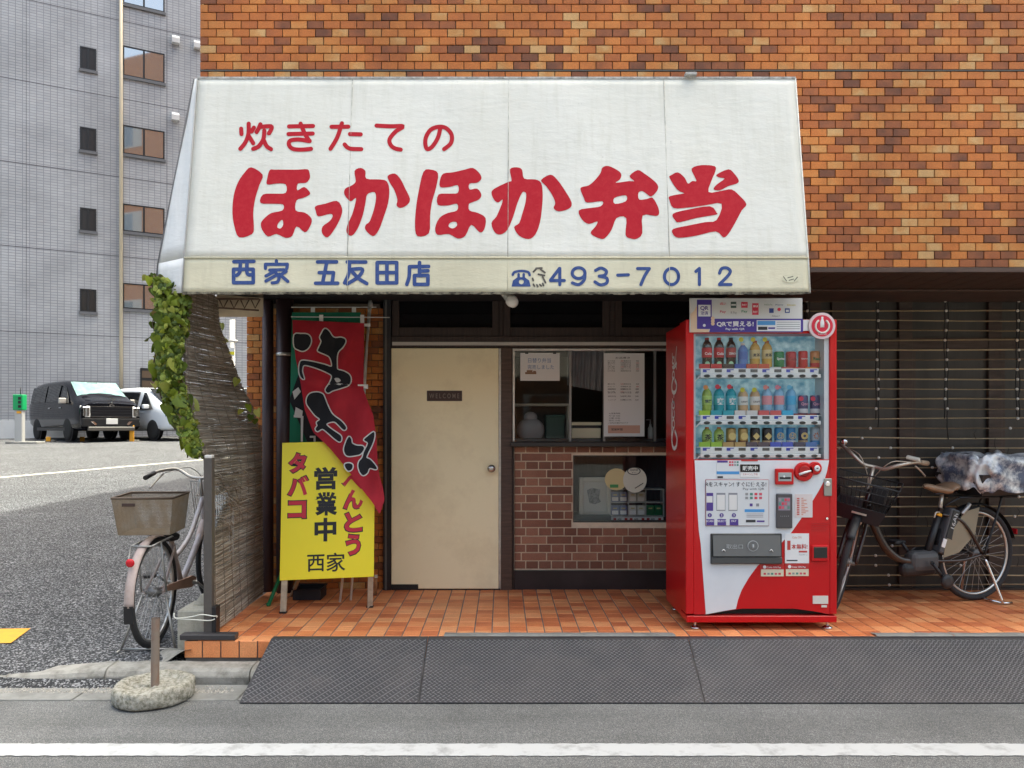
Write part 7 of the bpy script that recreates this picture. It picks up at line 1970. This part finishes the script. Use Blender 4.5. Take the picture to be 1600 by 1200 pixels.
# rear rack and basket
tubes(cb_, 'rack', M_STEEL, [([(-.16,.06,.645),(.18,.06,.645)], .006), ([(-.16,-.06,.645),(.18,-.06,.645)], .006), ([(-.16,.06,.645),(-.16,-.06,.645)], .006), ([(-.05,.07,.645),(-.0,.075,Rw)], .006), ([(-.05,-.07,.645),(0,-.075,Rw)], .006)])
def basket(root, x0, x1, wb_, wt, z0, z1, m, nm='basket', M=None, flare=.03):
    q = MB(); c = [(x0,-wb_,z0),(x1,-wb_,z0),(x1,wb_,z0),(x0,wb_,z0)]; t = [(x0-flare,-wt,z1),(x1+flare,-wt,z1),(x1+flare,wt,z1),(x0-flare,wt,z1)]
    q.add(c+t, [(0,1,2,3),(0,4,5,1),(1,5,6,2),(2,6,7,3),(3,7,4,0)])
    o = q.xf(M).build(nm, m, root, solid=.006)
    return o, c, t
M_BASK = worn_mat('basket_tan', (.30,.225,.145), (.36,.33,.28), .9, 9, .85, bump=.6, fine=180)
def wire_basket(root, x0, x1, wb_, wt, z0, z1, m, flare):
    q = MB()
    def wall(a, b, c, d, nu, nv):
        a, b, c, d = (Vector(p) for p in (a, b, c, d))
        for i in range(nu+1):
            t = i/nu; q.tube([a*(1-t)+b*t, d*(1-t)+c*t], .0016, 4, False)
        for j in range(nv+1):
            t = j/nv; q.tube([a*(1-t)+d*t, b*(1-t)+c*t], .0016, 4, False)
    c = [(x0,-wb_,z0),(x1,-wb_,z0),(x1,wb_,z0),(x0,wb_,z0)]; t = [(x0-flare,-wt,z1),(x1+flare,-wt,z1),(x1+flare,wt,z1),(x0-flare,wt,z1)]
    for k in range(4):
        n = 46 if k % 2 else 30
        wall(c[k], c[(k+1) % 4], t[(k+1) % 4], t[k], n, 27)
    wall(c[0], c[1], c[2], c[3], 26, 34)
    return q.build('basket', m, root), c, t
bo, c_, t_ = wire_basket(cb_, -.12, .11, .150, .178, .705, .925, M_BASK, .015)
MB().tube([Vector(p) for p in t_], .007, 6, closed=True).build('basket_rim', mat('rim_brown', (.12,.085,.06), .6), bo)
MB().box(-.143, -.138, .04, .115, .878, .896).build('basket_plate', mat('plate_brown', (.06,.035,.03), .5), bo)
MB().ball((-.285,.012,.575), .025, 14, 8, (.6,1,1)).build('reflector', mat('reflector_red', (.55,.01,.02), .25), cb_)
tubes(cb_, 'fender_stay', M_STEEL, [([(-.16,.06,.65),(-.27,.03,.575)], .003)])
# drive side
gd_ = MB(); gd_.prism([(.02,-.062,Rw+.035),(.43,-.068,.325),(.49,-.068,.30),(.46,-.068,.26),(.40,-.068,.255),(.02,-.062,Rw)], (0,-.012,0)); gd_.build('chain_case', worn_mat('case_rust', (.34,.20,.14), (.2,.1,.06), .8, 10, .5), cb_)
tubes(cb_, 'crank', M_STEEL, [([(.43,-.10,.28),(.43,-.105,.28),(.56,-.11,.20)], .009), ([(.43,.09,.28),(.43,.095,.28),(.30,.10,.36)], .009), ([(.43,-.10,.28),(.43,.09,.28)], .014)])
for x, y, z in ((.56,-.15,.20),(.30,.14,.36)): MB().cbox((x,y,z), (.09,.07,.022)).build('pedal', M_BLKPL, cb_, .004)
tubes(cb_, 'kick_stand', M_STEEL, [([(0,.07,Rw-.02),(-.10,.16,.012)], .007), ([(0,-.07,Rw-.02),(-.10,-.16,.012)], .007), ([(-.10,.16,.012),(-.16,.16,.01)], .006), ([(-.10,.16,.012),(-.10,-.16,.012)], .006)])
fb = MB()
for k in range(7): fb.tube([(WB-.02+.05*k,-.15,.88),(WB-.0+.045*k,-.13,.64)], .003, 4); fb.tube([(WB-.02+.05*k,.15,.88),(WB-.0+.045*k,.13,.64)], .003, 4)
for k in range(5): fb.tube([(WB-.02,-.15+.075*k,.88),(WB,-.13+.065*k,.64)], .003, 4)
for z, h_ in ((.88,.15),(.76,.14),(.64,.13)): fb.tube([(WB-.02,-h_,z),(WB+.28,-h_,z),(WB+.28,h_,z),(WB-.02,h_,z)], .0035, 4, closed=True)
fb.build('front_basket', mat('wire_steel', (.35,.34,.33), .4, metal=.6), cb_)
cb_.location = (-2.125, 4.70, zs(4.70)); cb_.rotation_euler = (0, -math.atan(.0532), R(92)); 

# ---- electric bicycle by the blind
eb = thing('electric_bicycle', 'dark brown electric bicycle with tan saddle parked beside the vending machine', 'bicycle', (0,0,0))
Rw = .335; WB = 1.12
M_EBR = mat('ebike_brown', (.028,.017,.014), .3, coat=.5); M_TAN = mat('saddle_tan', (.30,.185,.11), .35); M_BAR = mat('bar_champagne', (.58,.52,.44), .3, metal=.6); M_GRIP = mat('grip_tan', (.36,.26,.18), .5)
SA = Vector((-.32,0,.947)).normalized(); SP = Vector((WB-.045,0,Rw))
MS = Matrix.Translation(SP) @ Matrix.Rotation(R(46),4,SA) @ Matrix.Translation(-SP)
bwheel(eb, (0,0,Rw), Rw, tw=.021); bwheel(eb, (WB,0,Rw), Rw, MS, .021)
fender(eb, (0,0,Rw), Rw+.008, 12, 165, .058, M_BLKPL); fender(eb, (WB,0,Rw), Rw+.008, 40, 150, .056, M_BLKPL, MS)
bb = (.44,0,.30); h0 = Vector((WB-.185,0,.66)); h1 = h0+SA*.15
tubes(eb, 'frame', M_EBR, [([h0+SA*.05,(WB-.24,0,.60),(WB-.34,0,.42),(WB-.46,0,.325),(.52,0,.30),bb], .027), ([bb,(.30,0,.66)], .019), ([h0,h1], .024)])
tubes(eb, 'stays', M_EBR, [([bb,(.2,.06,.30),(0,.065,Rw)], .011), ([bb,(.2,-.06,.30),(0,-.065,Rw)], .011), ([(.305,.02,.62),(.16,.06,.56),(0,.065,Rw)], .011), ([(.305,-.02,.62),(.16,-.06,.56),(0,-.065,Rw)], .011)])
tubes(eb, 'fork', M_EBR, [([h0,(WB-.13,.05,.58),(WB,.055,Rw)], .013), ([h0,(WB-.13,-.05,.58),(WB,-.055,Rw)], .013)], MS)
top = h1+SA*.16
tubes(eb, 'handlebar', M_BAR, [([h1,top], .012), ([(top.x-.20,.295,top.z+.075),(top.x-.08,.24,top.z+.085),(top.x+.02,.15,top.z+.055),(top.x+.02,.07,top.z+.005),(top.x,0,top.z),(top.x+.02,-.07,top.z+.005),(top.x+.02,-.15,top.z+.055),(top.x-.08,-.24,top.z+.085),(top.x-.20,-.295,top.z+.075)], .0125)], MS)
for s in (1,-1):
    tubes(eb, 'grip', M_GRIP, [([(top.x-.11,s*.256,top.z+.083),(top.x-.22,s*.302,top.z+.073)], .018)], MS)
    tubes(eb, 'brake_lever', M_BAR, [([(top.x-.05,s*.24,top.z+.06),(top.x-.10,s*.275,top.z+.03),(top.x-.18,s*.31,top.z-.01)], .006)], MS)
    tubes(eb, 'brake_cable', M_BAR, [([(top.x-.04,s*.22,top.z+.08),(top.x+.08,s*.10,top.z+.07),(top.x+.06,s*.02,top.z-.06),(h1.x+.03,0,h1.z)], .003)], MS)
MB().cbox((top.x-.05,.215,top.z+.108), (.06,.085,.022)).xf(MS).build('control_panel', mat('panel_cream', (.62,.58,.50), .4), eb, .006)
MB().ball((top.x-.06,-.225,top.z+.115), .026, 12, 7).xf(MS).build('bell', M_CHROME, eb)
MB().ball((h0.x+.115,0,h0.z-.055), .03, 14, 8, (.9,1,.9)).xf(MS).build('headlamp', mat('lamp_grey2', (.5,.5,.48), .25), eb)
# deep wire basket at the front
fb = MB(); xa, xb = WB-.20, WB+.10
za, zt_ = .64, .90; zm = .735
for k in range(13):
    t = k/12; x = xa+(xb-xa)*t
    for s in (1,-1): fb.tube([(x, s*.155, zm), (x+.03*t, s*.20, zt_)], .0022, 4)
for k in range(14):
    y = -.155+.31*k/13
    for x, dx in ((xb,.03),(xa,0)): fb.tube([(x, y, zm), (x+dx, y*1.29, zt_)], .0022, 4)
for k in range(4):
    t = k/3; z = zm+(zt_-zm)*t; w_ = .155+.045*t; x1_ = xb+.03*t
    fb.tube([(xa,-w_,z),(x1_,-w_,z),(x1_,w_,z),(xa,w_,z)], .0032 if k < 3 else .0055, 5, closed=True)
fb.xf(MS); bk = fb.build('front_basket', mat('basket_black', (.02,.02,.021), .4), eb)
bx_ = MB(); bx_.add([(xa+.02,-.13,za),(xb-.02,-.13,za),(xb-.02,.13,za),(xa+.02,.13,za),(xa,-.157,zm),(xb,-.157,zm),(xb,.157,zm),(xa,.157,zm)], [(0,3,2,1),(0,1,5,4),(1,2,6,5),(2,3,7,6),(3,0,4,7)])
bx_.xf(MS).build('basket_tray', mat('tray_black', (.022,.020,.022), .35), bk, solid=.004)
MB().box(xb+.0-.001, xb+.004, -.04, .05, .69, .702).xf(MS).build('basket_badge', M_BAR, bk)
MB().box(xa+.04, xa+.10, .03, .13, .74, .86).xf(MS).build('bag', M_BLKPL, bk, .01)
# drive unit and battery
MB().cbox((.46,0,.30), (.24,.10,.15)).build('drive_unit', mat('motor_grey', (.07,.07,.073), .4), eb, .045, 3)
MB().cbox((.50,.0,.25), (.30,.075,.10)).build('motor_cover', M_BLKPL, eb, .04, 3)
bt_ = MB(); MBt = Matrix.Translation((.265,0,.50)) @ Matrix.Rotation(R(-20),4,'Y'); bt_.cbox((0,0,0), (.085,.10,.33), MBt); bat = bt_.build('battery', mat('battery_grey', (.075,.075,.08), .35), eb, .015, 2)
q = MB(); q.cbox((-.0,.052,.05), (.055,.006,.20), MBt); q.build('battery_label', mat('battery_black', (.02,.02,.022), .3), bat)
put_text(bat, '16Ah', mat('label_silver', (.5,.5,.5), .4), MBt @ Vector((.0,.0565,.08)), MBt.to_3x3() @ Vector((0,0,1)), MBt.to_3x3() @ Vector((1,0,0)), w=.11, h=.03, bold=.01)
q = MB(); q.cbox((.03,.053,-.09), (.03,.006,.06), MBt); q.build('battery_sticker', M_PAPER, bat)
tubes(eb, 'seat_tube', M_BLKPL, [([bb,(.315,0,.62)], .024)]); tubes(eb, 'clamp', mat('amber_paint'), [([(.325,0,.605),(.318,0,.625)], .0255)])
tubes(eb, 'seat_post', M_BAR, [([(.31,0,.62),(.285,0,.775)], .0135)])
saddle(eb, (.30,0,.80), .27, .20, M_TAN)
sp_ = MB(); sp_.tube([(.20,.04,.768),(.38,.03,.763)], .006, 6); sp_.tube([(.20,-.04,.768),(.38,-.03,.763)], .006, 6); sp_.build('saddle_rails', M_BLKPL, eb)
tubes(eb, 'seat_lever', M_BAR, [([(.33,.02,.635),(.37,.03,.635),(.385,.03,.60)], .005)])
# chain case, cranks, pedals
tubes(eb, 'crank', M_BLKPL, [([(.45,.075,.295),(.45,.085,.295)], .016), ([(.45,.085,.295),(.36,.095,.175)], .012)])
tubes(eb, 'crank', M_BLKPL, [([(.45,-.075,.295),(.45,-.085,.295)], .016), ([(.45,-.085,.295),(.54,-.095,.415)], .012)])
MB().lathe([(.02,0),(.045,.002),(.05,.012),(.045,.026),(.02,.028)], 20, Matrix.Translation((.36,.10,.175)) @ Matrix.Rotation(R(-90),4,'X')).build('pedal', mat('pedal_black', (.03,.03,.032), .5), eb)
MB().cbox((.54,-.14,.415), (.09,.08,.025)).build('pedal', mat('pedal_black'), eb, .006)
cc = MB(); cc.prism([(-.03,-.07,Rw+.045),(.44,-.075,.385),(.53,-.075,.33),(.52,-.075,.24),(.42,-.075,.205),(-.03,-.07,Rw-.045)], (0,-.014,0)); cc.build('chain_case', M_BLKPL, eb, .004)
# rear rack, covered basket, skirt guards
tubes(eb, 'rack', M_BLKPL, [([(-.30,.07,.735),(.20,.06,.735)], .009), ([(-.30,-.07,.735),(.20,-.06,.735)], .009), ([(-.30,.07,.735),(-.30,-.07,.735)], .009), ([(-.16,.075,.735),(-.10,.085,.60),(0,.08,Rw)], .008), ([(-.16,-.075,.735),(-.10,-.085,.60),(0,-.08,Rw)], .008), ([(.20,.06,.735),(.30,0,.66)], .008)])
q = MB(); q.add([(-.36,-.15,.755),(.10,-.15,.755),(.10,.15,.755),(-.36,.15,.755),(-.42,-.20,.90),(.15,-.20,.90),(.15,.20,.90),(-.42,.20,.90)], [(0,3,2,1),(0,1,5,4),(1,2,6,5),(2,3,7,6),(3,0,4,7)])
rb_ = q.build('rear_basket', mat('basket_black'), eb, solid=.006)
tp = MB()
def tarp(u, v):
    a = 2*math.pi*u
    prof = [(.98,.785),(1.06,.84),(1.10,.91),(1.10,.985),(1.0,1.035),(.6,1.03),(.0,1.0)]
    f = v*(len(prof)-1); i = min(int(f), len(prof)-2); t = f-i
    k = prof[i][0]*(1-t)+prof[i+1][0]*t; z = prof[i][1]*(1-t)+prof[i+1][1]*t
    cx = math.copysign(abs(math.cos(a))**.5, math.cos(a))*.285; cy = math.copysign(abs(math.sin(a))**.5, math.sin(a))*.205
    w_ = .016*math.sin(9*a+11*v)+.012*math.sin(17*a-7*v)+.010*math.sin(5*a+23*v)
    s_ = 1-v**3
    return Vector((-.135+cx*k*(1+w_*2.2), cy*k*(1+w_*2.2), z + (.012*math.sin(13*a+3)+.010*math.sin(7*a)) * s_ + .010*math.sin(30*u+12*v)))
tp.grid(tarp, 96, 30)
M_TARP = worn_mat('tarp_blue_silver', (.10,.12,.18), (.74,.74,.73), 1.0, 8, .34, bump=.6, fine=26, lo=.40, hi=.56)
M_TARP.node_tree.nodes['Principled BSDF'].inputs['Metallic'].default_value = .25
tarp_o = tp.build('basket_cover', M_TARP, rb_)
for s in (1, -1):
    g = MB(); g.prism([(.02,s*.055,Rw+.33),(.15,s*.055,Rw+.30),(.30,s*.05,Rw+.12),(.33,s*.05,Rw-.01),(.20,s*.055,Rw+.02),(.06,s*.055,Rw+.14)], (0,.003*s,0)); g.build('skirt_guard', mat('guard_khaki', (.26,.22,.15), .5), eb)
tubes(eb, 'wheel_lock', mat('lock_silver', (.4,.38,.36), .35, metal=.7), [([Vector((.17,.05,.62)),Vector((.13,.055,.66)),Vector((.10,.05,.69))], .014)])
tubes(eb, 'stand', M_CHROME, [([(0,.085,Rw-.03),(-.03,.12,.18),(-.06,.17,.012)], .009), ([(0,-.085,Rw-.03),(-.03,-.12,.18),(-.06,-.17,.012)], .009), ([(-.06,.17,.012),(-.06,-.17,.012)], .008), ([(-.06,.17,.012),(-.14,.17,.010)], .008)])
MB().box(-Rw-.03, -Rw-.022, -.025, .025, Rw+.12, Rw+.16).build('reflector', mat('reflector_red'), eb, .004)
eb.location = (3.345, 5.44, .2005); eb.rotation_euler = (0, 0, R(196))
